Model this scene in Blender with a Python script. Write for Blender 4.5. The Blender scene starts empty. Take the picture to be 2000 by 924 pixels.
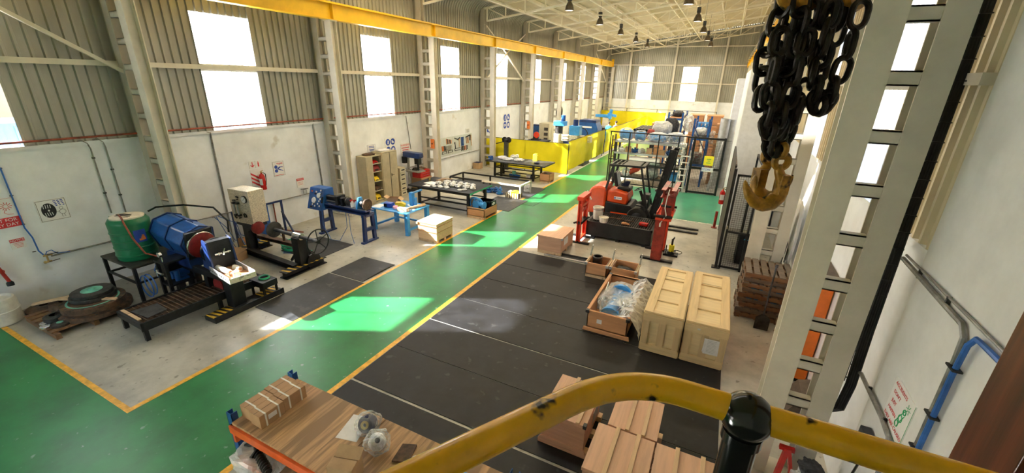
import bpy, math, random
from mathutils import Vector, Matrix, noise
random.seed(11)
SC = bpy.context.scene
COL = SC.collection
PI = math.pi
# ---------------------------------------------------------------- camera, sky, sun, exposure
def make_camera():
    a, b, c, f = -0.452441, 0.35610898, 0.02402499, 813.824
    base = Matrix(((1, 0, 0), (0, 0, -1), (0, 1, 0)))
    yaw = Matrix.Rotation(a, 3, 'Z')
    p = Matrix.Rotation(b, 3, 'X')
    r = Matrix.Rotation(c, 3, 'Z')
    m = r @ p @ base @ yaw
    cam = bpy.data.cameras.new('camera')
    cam.sensor_width = 36.0
    cam.lens = f / 2000.0 * 36.0
    cam.clip_start = 0.05
    cam.clip_end = 300
    o = bpy.data.objects.new('camera', cam)
    rot = Matrix((m[0], -m[1], -m[2])).transposed()
    o.matrix_world = Matrix.Translation((0, 0, 4.7)) @ rot.to_4x4()
    COL.objects.link(o)
    SC.camera = o
make_camera()
SUN_DIR = Vector((1.5, 0.76, -1.0)).normalized()
SUN_STRENGTH = 62.0
SKY_STRENGTH = 0.74
EXPOSURE = 0.45
w = bpy.data.worlds.new('sky')
SC.world = w
w.use_nodes = True
nt = w.node_tree
sky = nt.nodes.new('ShaderNodeTexSky')
sky.sky_type = 'NISHITA'
sky.sun_disc = False
sky.sun_elevation = math.asin(-SUN_DIR.z)
sky.sun_rotation = math.atan2(-SUN_DIR.x, -SUN_DIR.y)
sky.air_density = 1.0
sky.dust_density = 3.0
hs = nt.nodes.new('ShaderNodeHueSaturation')
hs.inputs['Saturation'].default_value = 0.9
nt.links.new(sky.outputs[0], hs.inputs['Color'])
nt.links.new(hs.outputs[0], nt.nodes['Background'].inputs[0])
nt.nodes['Background'].inputs[1].default_value = SKY_STRENGTH
sl = bpy.data.lights.new('sun', 'SUN')
sl.energy = SUN_STRENGTH
sl.angle = math.radians(0.8)
sl.color = (1.0, 0.965, 0.90)
so = bpy.data.objects.new('sun', sl)
so.rotation_euler = SUN_DIR.to_track_quat('-Z', 'Y').to_euler()
so.location = (-40, -20, 30)
COL.objects.link(so)
SC.view_settings.view_transform = 'Standard'
SC.view_settings.look = 'None'
SC.view_settings.exposure = EXPOSURE
SC.view_settings.gamma = 1
SC.view_settings.use_curve_mapping = False
SC.cycles.use_denoising = True
SC.cycles.max_bounces = 10
SC.cycles.diffuse_bounces = 6
SC.cycles.transparent_max_bounces = 16
SC.cycles.sample_clamp_indirect = 12.0
SC.cycles.caustics_reflective = False
SC.cycles.caustics_refractive = False

# ---------------------------------------------------------------- materials
MAT = {}
def mk(name, col, rough=0.5, metal=0.0, var=0.12, scale=6.0, stretch=(1, 1, 1), bump=0.0, dark=None, spots=0.0, spot_col=(0.05, 0.04, 0.03), spot_scale=30.0, emit=0.0, alpha=1.0, rvar=0.0, spec=0.5):
    """a principled surface with a procedural colour variation and optional worn spots"""
    m = bpy.data.materials.new(name)
    m.use_nodes = True
    t = m.node_tree
    N, L = t.nodes, t.links
    b = N['Principled BSDF']
    tc = N.new('ShaderNodeTexCoord')
    mp = N.new('ShaderNodeMapping')
    mp.inputs['Scale'].default_value = stretch
    L.new(tc.outputs['Object'], mp.inputs['Vector'])
    no = N.new('ShaderNodeTexNoise')
    no.inputs['Scale'].default_value = scale
    no.inputs['Detail'].default_value = 5
    no.inputs['Roughness'].default_value = 0.65
    L.new(mp.outputs[0], no.inputs['Vector'])
    cr = N.new('ShaderNodeValToRGB')
    d = dark or tuple(max(0, c * (1 - 2.2 * var)) for c in col)
    hi = tuple(min(1, c * (1 + var)) for c in col)
    cr.color_ramp.elements[0].position = 0.32
    cr.color_ramp.elements[0].color = (*d, 1)
    cr.color_ramp.elements[1].position = 0.62
    cr.color_ramp.elements[1].color = (*hi, 1)
    L.new(no.outputs['Fac'], cr.inputs[0])
    out = cr.outputs[0]
    if spots > 0:
        n2 = N.new('ShaderNodeTexNoise')
        n2.inputs['Scale'].default_value = spot_scale
        n2.inputs['Detail'].default_value = 3
        L.new(mp.outputs[0], n2.inputs['Vector'])
        r2 = N.new('ShaderNodeValToRGB')
        r2.color_ramp.elements[0].position = 1 - spots - 0.03
        r2.color_ramp.elements[0].color = (0, 0, 0, 1)
        r2.color_ramp.elements[1].position = 1 - spots + 0.03
        L.new(n2.outputs['Fac'], r2.inputs[0])
        mx = N.new('ShaderNodeMixRGB')
        mx.inputs[2].default_value = (*spot_col, 1)
        L.new(r2.outputs[0], mx.inputs[0])
        L.new(out, mx.inputs[1])
        out = mx.outputs[0]
    L.new(out, b.inputs['Base Color'])
    b.inputs['Roughness'].default_value = rough
    if rvar:
        mr = N.new('ShaderNodeMapRange')
        mr.inputs['To Min'].default_value = max(0, rough - rvar)
        mr.inputs['To Max'].default_value = rough + rvar
        L.new(no.outputs['Fac'], mr.inputs['Value'])
        L.new(mr.outputs[0], b.inputs['Roughness'])
    b.inputs['Metallic'].default_value = metal
    b.inputs['Specular IOR Level'].default_value = spec
    if bump:
        bp = N.new('ShaderNodeBump')
        bp.inputs['Strength'].default_value = bump
        bp.inputs['Distance'].default_value = 0.02
        L.new(no.outputs['Fac'], bp.inputs['Height'])
        L.new(bp.outputs[0], b.inputs['Normal'])
    if emit:
        b.inputs['Emission Color'].default_value = (1, 0.95, 0.85, 1)
        b.inputs['Emission Strength'].default_value = emit
    if alpha < 1:
        b.inputs['Alpha'].default_value = alpha
    MAT[name] = m
    return m
def wood(name, col, axis='x', rough=0.6, var=0.22, spots=0.0, scale=9):
    st = {'x': (0.12, 1.6, 1.6), 'y': (1.6, 0.12, 1.6), 'z': (1.6, 1.6, 0.12)}[axis]
    return mk(name, col, rough, var=var * 0.45, scale=scale, stretch=st, bump=0.06, spots=spots, spot_scale=5, spot_col=tuple(c * 0.55 for c in col))
def sheet_mat(name, tint, clear, milky, glow=1.0):
    """translucent roofing sheet or plastic film: some light goes straight through, some scatters"""
    m = bpy.data.materials.new(name)
    m.use_nodes = True
    t = m.node_tree
    N, L = t.nodes, t.links
    for n in list(N):
        N.remove(n)
    o = N.new('ShaderNodeOutputMaterial')
    tr = N.new('ShaderNodeBsdfTransparent')
    tr.inputs[0].default_value = (*tint, 1)
    tl = N.new('ShaderNodeBsdfTranslucent')
    tl.inputs[0].default_value = (*[c * glow for c in tint], 1)
    pr = N.new('ShaderNodeBsdfPrincipled')
    pr.inputs['Base Color'].default_value = (*tint, 1)
    pr.inputs['Roughness'].default_value = 0.25
    tc = N.new('ShaderNodeTexCoord')
    no = N.new('ShaderNodeTexNoise')
    no.inputs['Scale'].default_value = 4
    L.new(tc.outputs['Object'], no.inputs['Vector'])
    mr = N.new('ShaderNodeMapRange')
    mr.inputs['To Min'].default_value = clear - 0.06
    mr.inputs['To Max'].default_value = clear + 0.06
    L.new(no.outputs['Fac'], mr.inputs['Value'])
    m1 = N.new('ShaderNodeMixShader')
    m1.inputs[0].default_value = milky
    L.new(tl.outputs[0], m1.inputs[1])
    L.new(pr.outputs[0], m1.inputs[2])
    m2 = N.new('ShaderNodeMixShader')
    L.new(mr.outputs[0], m2.inputs[0])
    L.new(m1.outputs[0], m2.inputs[1])
    L.new(tr.outputs[0], m2.inputs[2])
    L.new(m2.outputs[0], o.inputs[0])
    MAT[name] = m
    return m
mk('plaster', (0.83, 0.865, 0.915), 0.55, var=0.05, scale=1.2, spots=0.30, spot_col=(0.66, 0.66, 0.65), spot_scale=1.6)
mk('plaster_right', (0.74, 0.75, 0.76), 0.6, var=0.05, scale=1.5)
mk('floor_grey', (0.43, 0.42, 0.375), 0.36, var=0.14, scale=1.3, spots=0.33, spot_col=(0.22, 0.21, 0.18), spot_scale=7.0, rvar=0.10)
mk('floor_green', (0.013, 0.185, 0.050), 0.36, var=0.16, scale=1.1, spots=0.30, spot_col=(0.16, 0.30, 0.22), spot_scale=9.0, rvar=0.08)
mk('floor_teal', (0.06, 0.31, 0.19), 0.30, var=0.12, scale=1.1, rvar=0.06)
mk('line_yellow', (0.80, 0.42, 0.03), 0.4, var=0.15, scale=8, spots=0.30, spot_col=(0.55, 0.42, 0.16), spot_scale=12)
mk('line_pale', (0.75, 0.74, 0.62), 0.5, spots=0.42, spot_col=(0.1, 0.35, 0.24), spot_scale=9)
mk('rubber', (0.0115, 0.012, 0.0145), 0.55, spec=0.35, var=0.35, scale=2.2, spots=0.33, spot_col=(0.04, 0.04, 0.041), spot_scale=5, rvar=0.12)
mk('rubber_worn', (0.030, 0.031, 0.035), 0.55, var=0.3, scale=2.0, spots=0.36, spot_col=(0.07, 0.07, 0.072), spot_scale=4, rvar=0.1)
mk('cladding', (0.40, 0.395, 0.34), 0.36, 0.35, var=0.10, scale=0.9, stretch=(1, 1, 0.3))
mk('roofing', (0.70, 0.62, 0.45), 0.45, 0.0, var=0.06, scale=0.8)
mk('steel_cream', (0.70, 0.66, 0.565), 0.42, var=0.06, scale=1.4, spots=0.27, spot_col=(0.42, 0.33, 0.22), spot_scale=3.0)
mk('steel_grey_cream', (0.55, 0.52, 0.45), 0.5, var=0.06, scale=1.6)
mk('truss_cream', (0.90, 0.84, 0.69), 0.42, var=0.05, scale=1.4)
mk('crane_yellow', (0.86, 0.54, 0.02), 0.4, var=0.08, scale=1.0)
mk('rail_yellow', (0.86, 0.45, 0.012), 0.22, var=0.08, scale=9, spots=0.335, spot_col=(0.035, 0.02, 0.012), spot_scale=19)
mk('black_gloss', (0.010, 0.011, 0.012), 0.16, var=0.2)
mk('black_steel', (0.012, 0.0125, 0.0145), 0.45, spec=0.4, var=0.35, scale=5)
mk('dark_steel', (0.055, 0.055, 0.058), 0.5, 0.3, var=0.3, scale=6)
mk('rust_pipe', (0.32, 0.07, 0.035), 0.6, var=0.3)
mk('red_pipe', (0.40, 0.03, 0.02), 0.4, var=0.2)
mk('conduit', (0.30, 0.30, 0.29), 0.45, 0.6, var=0.2)
mk('white_paint', (0.80, 0.83, 0.87), 0.45, var=0.04)
mk('outside_dark', (0.16, 0.15, 0.14), 0.8, var=0.2, scale=0.5)
mk('bounce_sand', (0.62, 0.52, 0.36), 0.8, var=0.1, scale=0.5)
mk('bounce_plaster', (0.86, 0.78, 0.60), 0.8, var=0.05, scale=0.5)
mk('white_plastic', (0.74, 0.73, 0.68), 0.4, var=0.08)
mk('sign_white', (0.82, 0.83, 0.84), 0.4, var=0.02)
mk('paper', (0.80, 0.79, 0.80), 0.7, var=0.04)
mk('sign_red', (0.65, 0.03, 0.04), 0.45, var=0.06)
mk('sign_blue', (0.02, 0.07, 0.42), 0.45, var=0.06)
mk('sign_green', (0.02, 0.38, 0.14), 0.5, var=0.06)
mk('sign_black', (0.012, 0.012, 0.014), 0.5, var=0.1)
mk('sign_yellow', (0.90, 0.80, 0.03), 0.5, var=0.04)
mk('tank_green', (0.010, 0.175, 0.075), 0.33, var=0.10, scale=2, bump=0.03)
mk('tank_cream', (0.74, 0.68, 0.56), 0.5, var=0.1, spots=0.34, spot_col=(0.35, 0.3, 0.24), spot_scale=6)
mk('paint_blue', (0.018, 0.10, 0.36), 0.32, var=0.16, scale=3)
mk('paint_navy', (0.012, 0.035, 0.15), 0.35, var=0.2, scale=4)
mk('paint_skyblue', (0.05, 0.30, 0.72), 0.32, var=0.12, scale=3)
mk('paint_orange', (0.78, 0.12, 0.015), 0.4, var=0.12, scale=4)
mk('press_red', (0.72, 0.055, 0.018), 0.4, var=0.14, scale=3)
mk('press_dark_red', (0.30, 0.028, 0.018), 0.45, var=0.25, scale=4)
mk('fork_orange', (0.66, 0.075, 0.018), 0.24, var=0.08, scale=3)
mk('red_gloss', (0.60, 0.015, 0.012), 0.22, var=0.1)
mk('disc_red', (0.24, 0.022, 0.022), 0.35, var=0.2)
mk('tyre', (0.016, 0.016, 0.017), 0.65, var=0.2)
mk('chrome', (0.75, 0.75, 0.74), 0.18, 1.0, var=0.08)
mk('steel', (0.50, 0.50, 0.50), 0.32, 0.85, var=0.2, scale=9)
mk('checker_plate', (0.66, 0.60, 0.48), 0.38, 0.35, var=0.22, scale=45, bump=0.35)
mk('brass', (0.55, 0.40, 0.16), 0.35, 0.8, var=0.2)
mk('cream_cabinet', (0.48, 0.42, 0.29), 0.4, var=0.07, scale=3)
mk('cream_drawer', (0.62, 0.58, 0.44), 0.42, var=0.07, scale=3)
mk('cabinet_dark', (0.045, 0.035, 0.028), 0.6)
mk('yellow_plastic', (0.86, 0.62, 0.02), 0.35, var=0.1)
mk('pink', (0.75, 0.35, 0.45), 0.5)
mk('hose_green', (0.015, 0.36, 0.20), 0.35, var=0.15)
mk('hose_blue', (0.03, 0.14, 0.50), 0.35, var=0.15)
mk('rust_iron', (0.10, 0.055, 0.032), 0.7, 0.2, var=0.5, scale=7, dark=(0.02, 0.018, 0.016))
mk('iron_dark', (0.045, 0.042, 0.040), 0.55, 0.4, var=0.4, scale=8)
mk('flange_teal', (0.14, 0.48, 0.38), 0.45, var=0.15)
mk('chain_iron', (0.028, 0.020, 0.014), 0.42, 0.55, var=0.5, scale=25, bump=0.2)
mk('hook_yellow', (0.48, 0.23, 0.025), 0.42, 0.15, var=0.35, scale=18, spots=0.38, spot_col=(0.045, 0.028, 0.015), spot_scale=26)
mk('card', (0.46, 0.28, 0.15), 0.75, var=0.08, scale=3)
mk('card_light', (0.52, 0.35, 0.20), 0.75, var=0.08, scale=3)
mk('strap_white', (0.80, 0.78, 0.72), 0.4)
mk('parts_white', (0.66, 0.67, 0.69), 0.3, 0.25, var=0.2, scale=20)
mk('grating', (0.050, 0.044, 0.038), 0.5, 0.3, var=0.3, scale=9)
mk('hazard_yellow', (0.66, 0.42, 0.04), 0.55, var=0.2)
mk('skin_tone', (0.52, 0.30, 0.20), 0.6, var=0.06)
mk('overall_blue', (0.04, 0.42, 0.75), 0.8, var=0.1)
mk('cloth_navy', (0.02, 0.025, 0.08), 0.85, var=0.2)
mk('cloth_lilac', (0.60, 0.48, 0.62), 0.85, var=0.1)
mk('hair_dark', (0.03, 0.02, 0.015), 0.8)
mk('rag', (0.05, 0.052, 0.062), 0.9, var=0.4, scale=14, bump=0.3)
mk('door_orange', (0.76, 0.17, 0.015), 0.4, var=0.06)
mk('brown_board', (0.085, 0.06, 0.045), 0.6, var=0.2)
mk('galv', (0.55, 0.56, 0.58), 0.36, 0.5, var=0.12, scale=3)
mk('tool_orange', (0.75, 0.20, 0.04), 0.45)
mk('board_grey', (0.62, 0.67, 0.65), 0.5, var=0.04)
mk('lamp_glow', (0.9, 0.88, 0.8), 0.4, emit=2.2)
mk('reflector', (0.16, 0.13, 0.10), 0.3, 0.7, var=0.2)
wood('ply_pink', (0.66, 0.41, 0.28), 'y', var=0.16, spots=0.26)
wood('ply_pink_x', (0.60, 0.35, 0.235), 'x', var=0.16, spots=0.26)
wood('ply_orange', (0.60, 0.31, 0.15), 'x', var=0.16)
wood('ply_orange_y', (0.60, 0.31, 0.15), 'y', var=0.16)
wood('pine', (0.70, 0.53, 0.29), 'x', var=0.14, spots=0.28)
wood('pine_y', (0.70, 0.53, 0.29), 'y', var=0.14, spots=0.28)
wood('pine_z', (0.64, 0.47, 0.26), 'z', var=0.16, spots=0.27)
wood('pine_panel', (0.76, 0.61, 0.36), 'x', var=0.10, spots=0.30)
wood('ply_light', (0.74, 0.53, 0.32), 'y', var=0.12, spots=0.24)
wood('ply_light_x', (0.72, 0.50, 0.30), 'x', var=0.12, spots=0.24)
wood('batten', (0.66, 0.46, 0.28), 'y', var=0.2, spots=0.33)
wood('deck_wood', (0.50, 0.30, 0.15), 'y', var=0.40, spots=0.44, scale=13)
wood('pallet_brown', (0.22, 0.115, 0.055), 'x', var=0.4, spots=0.34)
wood('pallet_grey', (0.17, 0.13, 0.10), 'x', var=0.4, spots=0.34)
wood('pallet_blue', (0.05, 0.12, 0.22), 'x', var=0.4, spots=0.36)
wood('jamb_wood', (0.17, 0.043, 0.019), 'z', rough=0.32, var=0.7, scale=9)
wood('jamb_dark', (0.10, 0.028, 0.014), 'z', rough=0.35, var=0.7, scale=9)
wood('timber_brown', (0.50, 0.24, 0.11), 'x', var=0.2)
sheet_mat('window_sheet', (0.96, 0.97, 0.98), 0.42, 0.10)
sheet_mat('window_sheet_warm', (1.0, 0.92, 0.66), 0.45, 0.05)
sheet_mat('window_sheet_clear', (0.92, 0.96, 1.0), 0.55, 0.30, 0.03)
sheet_mat('fill_skylight_sheet', (0.97, 0.95, 0.88), 0.25, 0.10)
def film_mat(name, lo, hi):
    """clear packing film: see-through face on, shiny and whitish on its creases"""
    m = bpy.data.materials.new(name)
    m.use_nodes = True
    t = m.node_tree
    N, L = t.nodes, t.links
    b = N['Principled BSDF']
    b.inputs['Base Color'].default_value = (0.80, 0.82, 0.84, 1)
    b.inputs['Roughness'].default_value = 0.14
    tr = N.new('ShaderNodeBsdfTransparent')
    tr.inputs[0].default_value = (0.96, 0.97, 0.98, 1)
    lw = N.new('ShaderNodeLayerWeight')
    lw.inputs[0].default_value = 0.35
    tc = N.new('ShaderNodeTexCoord')
    no = N.new('ShaderNodeTexNoise')
    no.inputs['Scale'].default_value = 9
    L.new(tc.outputs['Object'], no.inputs['Vector'])
    ad = N.new('ShaderNodeMath')
    ad.operation = 'MULTIPLY'
    L.new(no.outputs['Fac'], ad.inputs[0])
    ad.inputs[1].default_value = 0.5
    ad2 = N.new('ShaderNodeMath')
    L.new(ad.outputs[0], ad2.inputs[0])
    L.new(lw.outputs['Facing'], ad2.inputs[1])
    mr = N.new('ShaderNodeMapRange')
    mr.inputs['From Min'].default_value = 0.2
    mr.inputs['From Max'].default_value = 1.0
    mr.inputs['To Min'].default_value = lo
    mr.inputs['To Max'].default_value = hi
    L.new(ad2.outputs[0], mr.inputs['Value'])
    mx = N.new('ShaderNodeMixShader')
    L.new(mr.outputs[0], mx.inputs[0])
    L.new(tr.outputs[0], mx.inputs[1])
    L.new(b.outputs[0], mx.inputs[2])
    L.new(mx.outputs[0], N['Material Output'].inputs[0])
    MAT[name] = m
film_mat('film', 0.08, 0.55)
film_mat('film_thick', 0.22, 0.80)
sheet_mat('curtain_film', (1.0, 0.86, 0.03), 0.34, 0.45)

# ---------------------------------------------------------------- geometry helpers
class B:
    def __init__(s, M=None):
        s.v, s.f, s.M = [], [], M or Matrix()
        s.cut = []
    def add(s, vs, fs):
        k = len(s.v)
        s.cut.append((k, len(s.f)))
        s.v += [tuple(s.M @ Vector(p)) for p in vs]
        s.f += [tuple(i + k for i in f) for f in fs]
        return s
    def box(s, x0, y0, z0, x1, y1, z1):
        v = [(x, y, z) for z in (z0, z1) for y in (y0, y1) for x in (x0, x1)]
        return s.add(v, [(0, 2, 3, 1), (4, 5, 7, 6), (0, 1, 5, 4), (2, 6, 7, 3), (0, 4, 6, 2), (1, 3, 7, 5)])
    def cb(s, c, d, rz=0.0, rx=0.0, ry=0.0):
        m = s.M
        s.M = m @ Matrix.Translation(c) @ Matrix.Rotation(rz, 4, 'Z') @ Matrix.Rotation(ry, 4, 'Y') @ Matrix.Rotation(rx, 4, 'X')
        s.box(-d[0] / 2, -d[1] / 2, -d[2] / 2, d[0] / 2, d[1] / 2, d[2] / 2)
        s.M = m
        return s
    def bar(s, p, q, w, h=None, up=(0, 0, 1)):
        p, q = Vector(p), Vector(q)
        d = q - p
        l = d.length
        d.normalize()
        u = Vector(up)
        if abs(d.dot(u)) > 0.98:
            u = Vector((0, 1, 0))
        a = d.cross(u).normalized()
        u = a.cross(d)
        h = h or w
        a *= w / 2
        u *= h / 2
        v = [p - a - u, p + a - u, p + a + u, p - a + u, q - a - u, q + a - u, q + a + u, q - a + u]
        return s.add(v, [(0, 1, 2, 3), (7, 6, 5, 4), (0, 4, 5, 1), (1, 5, 6, 2), (2, 6, 7, 3), (3, 7, 4, 0)])
    def cyl(s, p, q, r, r2=None, n=16, cap=True):
        p, q = Vector(p), Vector(q)
        d = (q - p).normalized()
        u = Vector((0, 0, 1)) if abs(d.z) < 0.9 else Vector((1, 0, 0))
        a = d.cross(u).normalized()
        b = d.cross(a)
        r2 = r if r2 is None else r2
        v = []
        for c, rr in ((p, r), (q, r2)):
            v += [c + (a * math.cos(2 * PI * i / n) + b * math.sin(2 * PI * i / n)) * rr for i in range(n)]
        f = [(i, i + n, (i + 1) % n + n, (i + 1) % n) for i in range(n)]
        if cap:
            f += [tuple(range(n)), tuple(range(2 * n - 1, n - 1, -1))]
        return s.add(v, f)
    def tube(s, pts, r, n=8, closed=False):
        pts = [Vector(p) for p in pts]
        m = len(pts)
        v = []
        prev = None
        for i, p in enumerate(pts):
            if closed:
                d = pts[(i + 1) % m] - pts[i - 1]
            else:
                d = pts[min(i + 1, m - 1)] - pts[max(i - 1, 0)]
            d.normalize()
            if prev is None:
                u = Vector((0, 0, 1)) if abs(d.z) < 0.9 else Vector((1, 0, 0))
                a = d.cross(u).normalized()
            else:
                a = (prev - d * prev.dot(d)).normalized()
            prev = a
            b = d.cross(a)
            v += [p + (a * math.cos(2 * PI * k / n) + b * math.sin(2 * PI * k / n)) * r for k in range(n)]
        f = []
        for i in range(m if closed else m - 1):
            j = (i + 1) % m
            f += [(i * n + k, i * n + (k + 1) % n, j * n + (k + 1) % n, j * n + k) for k in range(n)]
        if not closed:
            f += [tuple(range(n - 1, -1, -1)), tuple(range((m - 1) * n, m * n))]
        return s.add(v, f)
    def lathe(s, c, prof, n=24, axis='z', a0=0.0, a1=2 * PI):
        c = Vector(c)
        v = []
        full = abs(a1 - a0 - 2 * PI) < 1e-6
        k = n if full else n + 1
        for r, h in prof:
            for i in range(k):
                t = a0 + (a1 - a0) * i / n
                x, y = r * math.cos(t), r * math.sin(t)
                v.append(c + Vector({'z': (x, y, h), 'x': (h, x, y), 'y': (y, h, x)}[axis]))
        f = []
        for j in range(len(prof) - 1):
            for i in range(n):
                e = (i + 1) % k
                f.append((j * k + i, j * k + e, (j + 1) * k + e, (j + 1) * k + i))
        return s.add(v, f)
    def prism(s, poly, lo, hi, axis='z'):
        n = len(poly)
        def P(a, b, h):
            return {'z': (a, b, h), 'x': (h, a, b), 'y': (a, h, b)}[axis]
        v = [P(a, b, lo) for a, b in poly] + [P(a, b, hi) for a, b in poly]
        return s.add(v, [tuple(range(n - 1, -1, -1)), tuple(range(n, 2 * n))] + [(i, (i + 1) % n, (i + 1) % n + n, i + n) for i in range(n)])
    def ball(s, c, r, n=14, sq=(1, 1, 1)):
        m = s.M
        s.M = m @ Matrix.Translation(c) @ Matrix.Diagonal((*sq, 1))
        s.lathe((0, 0, 0), [(r * math.sin(PI * j / n), -r * math.cos(PI * j / n)) for j in range(n + 1)], 2 * n)
        s.M = m
        return s
    def torus(s, c, R, r, axis='z', n=24, k=8, a0=0.0, a1=2 * PI):
        c = Vector(c)
        full = abs(a1 - a0 - 2 * PI) < 1e-6
        q = n if full else n + 1
        pts = []
        for i in range(q):
            t = a0 + (a1 - a0) * i / n
            x, y = R * math.cos(t), R * math.sin(t)
            pts.append(c + Vector({'z': (x, y, 0), 'x': (0, x, y), 'y': (x, 0, y)}[axis]))
        return s.tube(pts, r, k, full)
    def blob(s, c, d, seed=0, amp=0.2, n=12):
        """a lumpy closed body: wrapped goods, rags"""
        n = max(n, 12) + 2
        v, f = [], []
        k = 2 * n
        off = Vector((seed * 3.7, seed * 1.9, 0))
        for j in range(n + 1):
            th = PI * j / n
            for i in range(k):
                p = 2 * PI * i / k
                q = Vector((math.sin(th) * math.cos(p), math.sin(th) * math.sin(p), -math.cos(th)))
                rr = 1 + amp * 1.1 * noise.noise(q * 1.7 + off) + amp * 0.9 * (abs(noise.noise(q * 4.5 + off)) - 0.25)
                x = math.copysign(abs(q.x) ** 0.7, q.x)
                y = math.copysign(abs(q.y) ** 0.7, q.y)
                z = math.copysign(abs(q.z) ** 0.8, q.z)
                v.append((c[0] + d[0] / 2 * rr * x, c[1] + d[1] / 2 * rr * y, max(c[2] - d[2] / 2, c[2] + d[2] / 2 * rr * z)))
        for j in range(n):
            for i in range(k):
                e = (i + 1) % k
                f.append((j * k + i, j * k + e, (j + 1) * k + e, (j + 1) * k + i))
        return s.add(v, f)
    def parts(s, name, mat, parent, bev=0.0):
        """one object for every shape added"""
        ends = s.cut[1:] + [(len(s.v), len(s.f))]
        for (v0, f0), (v1, f1) in zip(s.cut, ends):
            q = B()
            q.v = s.v[v0:v1]
            q.f = [tuple(i - v0 for i in f) for f in s.f[f0:f1]]
            q.o(name, mat, parent, bev=bev)
    def o(s, name, mat, parent=None, loc=None, rz=0.0, bev=0.0, label=None, flat=False):
        me = bpy.data.meshes.new(name)
        me.from_pydata(s.v, [], s.f)
        me.materials.append(MAT[mat])
        if not flat and not mat.startswith('film'):
            me.shade_smooth()
            me.set_sharp_from_angle(angle=math.radians(35))
        ob = bpy.data.objects.new(name, me)
        COL.objects.link(ob)
        if parent is not None:
            ob.parent = parent
        if loc:
            ob.location = loc
        ob.rotation_euler.z = rz
        if bev:
            md = ob.modifiers.new('bevel', 'BEVEL')
            md.width = bev
            md.segments = 2
            md.limit_method = 'ANGLE'
        if label:
            ob['label'] = label
        return ob
def T(name, label, cat, loc=(0, 0, 0), rz=0.0, group=None):
    e = bpy.data.objects.new(name, None)
    e.empty_display_size = 0.1
    COL.objects.link(e)
    e.location = loc
    e.rotation_euler.z = rz
    e['label'] = label
    e['category'] = cat
    if group:
        e['group'] = group
    return e
def tag(ob, label, cat, group=None):
    ob['label'] = label
    ob['category'] = cat
    if group:
        ob['group'] = group
    return ob
def S(ob):
    ob['kind'] = 'structure'
    return ob
def dup(root, loc=None, rz=None, label=None):
    r = root.copy()
    COL.objects.link(r)
    if loc is not None:
        r.location = loc
    if rz is not None:
        r.rotation_euler.z = rz
    if label:
        r['label'] = label
    for ch in list(root.children):
        c = ch.copy()
        COL.objects.link(c)
        c.parent = r
        for g in list(ch.children):
            d = g.copy()
            COL.objects.link(d)
            d.parent = c
    return r
def text(name, body, size, mat, parent, loc, rot, align='CENTER', ext=0.0008, spacing=1.0):
    cu = bpy.data.curves.new(name, 'FONT')
    cu.body = body
    cu.size = size
    cu.align_x = align
    cu.align_y = 'CENTER'
    cu.extrude = ext
    cu.space_line = spacing
    cu.materials.append(MAT[mat])
    tmp = bpy.data.objects.new(name, cu)
    me = bpy.data.meshes.new_from_object(tmp)
    bpy.data.objects.remove(tmp)
    ob = bpy.data.objects.new(name, me)
    COL.objects.link(ob)
    ob.location = loc
    ob.rotation_euler = rot
    if parent is not None:
        ob.parent = parent
    return ob
RLEFT = (PI / 2, 0, PI / 2)     # lettering on the left wall, read from the hall
def ibeam(b, p, q, w, h, t=0.02, up=(0, 0, 1)):
    """I section between two points; flanges at +-h/2 along up"""
    p, q, u = Vector(p), Vector(q), Vector(up)
    b.bar(p + u * (h / 2 - t / 2), q + u * (h / 2 - t / 2), w, t, up)
    b.bar(p - u * (h / 2 - t / 2), q - u * (h / 2 - t / 2), w, t, up)
    b.bar(p, q, t, h - 2 * t, up)
    return b

# ---------------------------------------------------------------- the setting
XL, XR, YF, Y0 = -12.45, 2.0, 47.9, -4.0
COLY = [5.2 + 5.3 * i for i in range(-1, 9)]
def roof_z(x):
    return 8.49 + 0.134 * (x + 11.8)
S(B().box(XL - 0.2, Y0, -0.2, XR + 0.2, YF, 0.0).o('floor', 'floor_grey'))
S(B().box(-7.15, 1.9, 0.0, -4.88, 44.0, 0.002).o('floor_walkway', 'floor_green'))
S(B().box(XL, Y0, 0.0, -4.88, 1.9, 0.002).o('floor_near', 'floor_green'))
S(B().box(-4.88, 16.1, 0.0, 0.45, 20.75, 0.002).o('floor_cross_aisle', 'floor_teal'))
b = B()
b.box(-7.21, 1.86, 0.002, -7.12, 21.3, 0.004).box(XL, 1.86, 0.002, -7.21, 1.94, 0.004)
S(b.o('trim_1', 'line_yellow'))
S(B().box(-4.93, -1.0, 0.002, -4.83, 16.1, 0.004).o('trim_2', 'line_yellow'))
S(B().box(-3.8, 16.06, 0.002, 0.45, 16.14, 0.004).o('trim_3', 'line_pale'))
S(B().box(-7.2, 21.3, 0.002, -7.1, 44, 0.004).o('trim_4', 'line_pale'))

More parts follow.
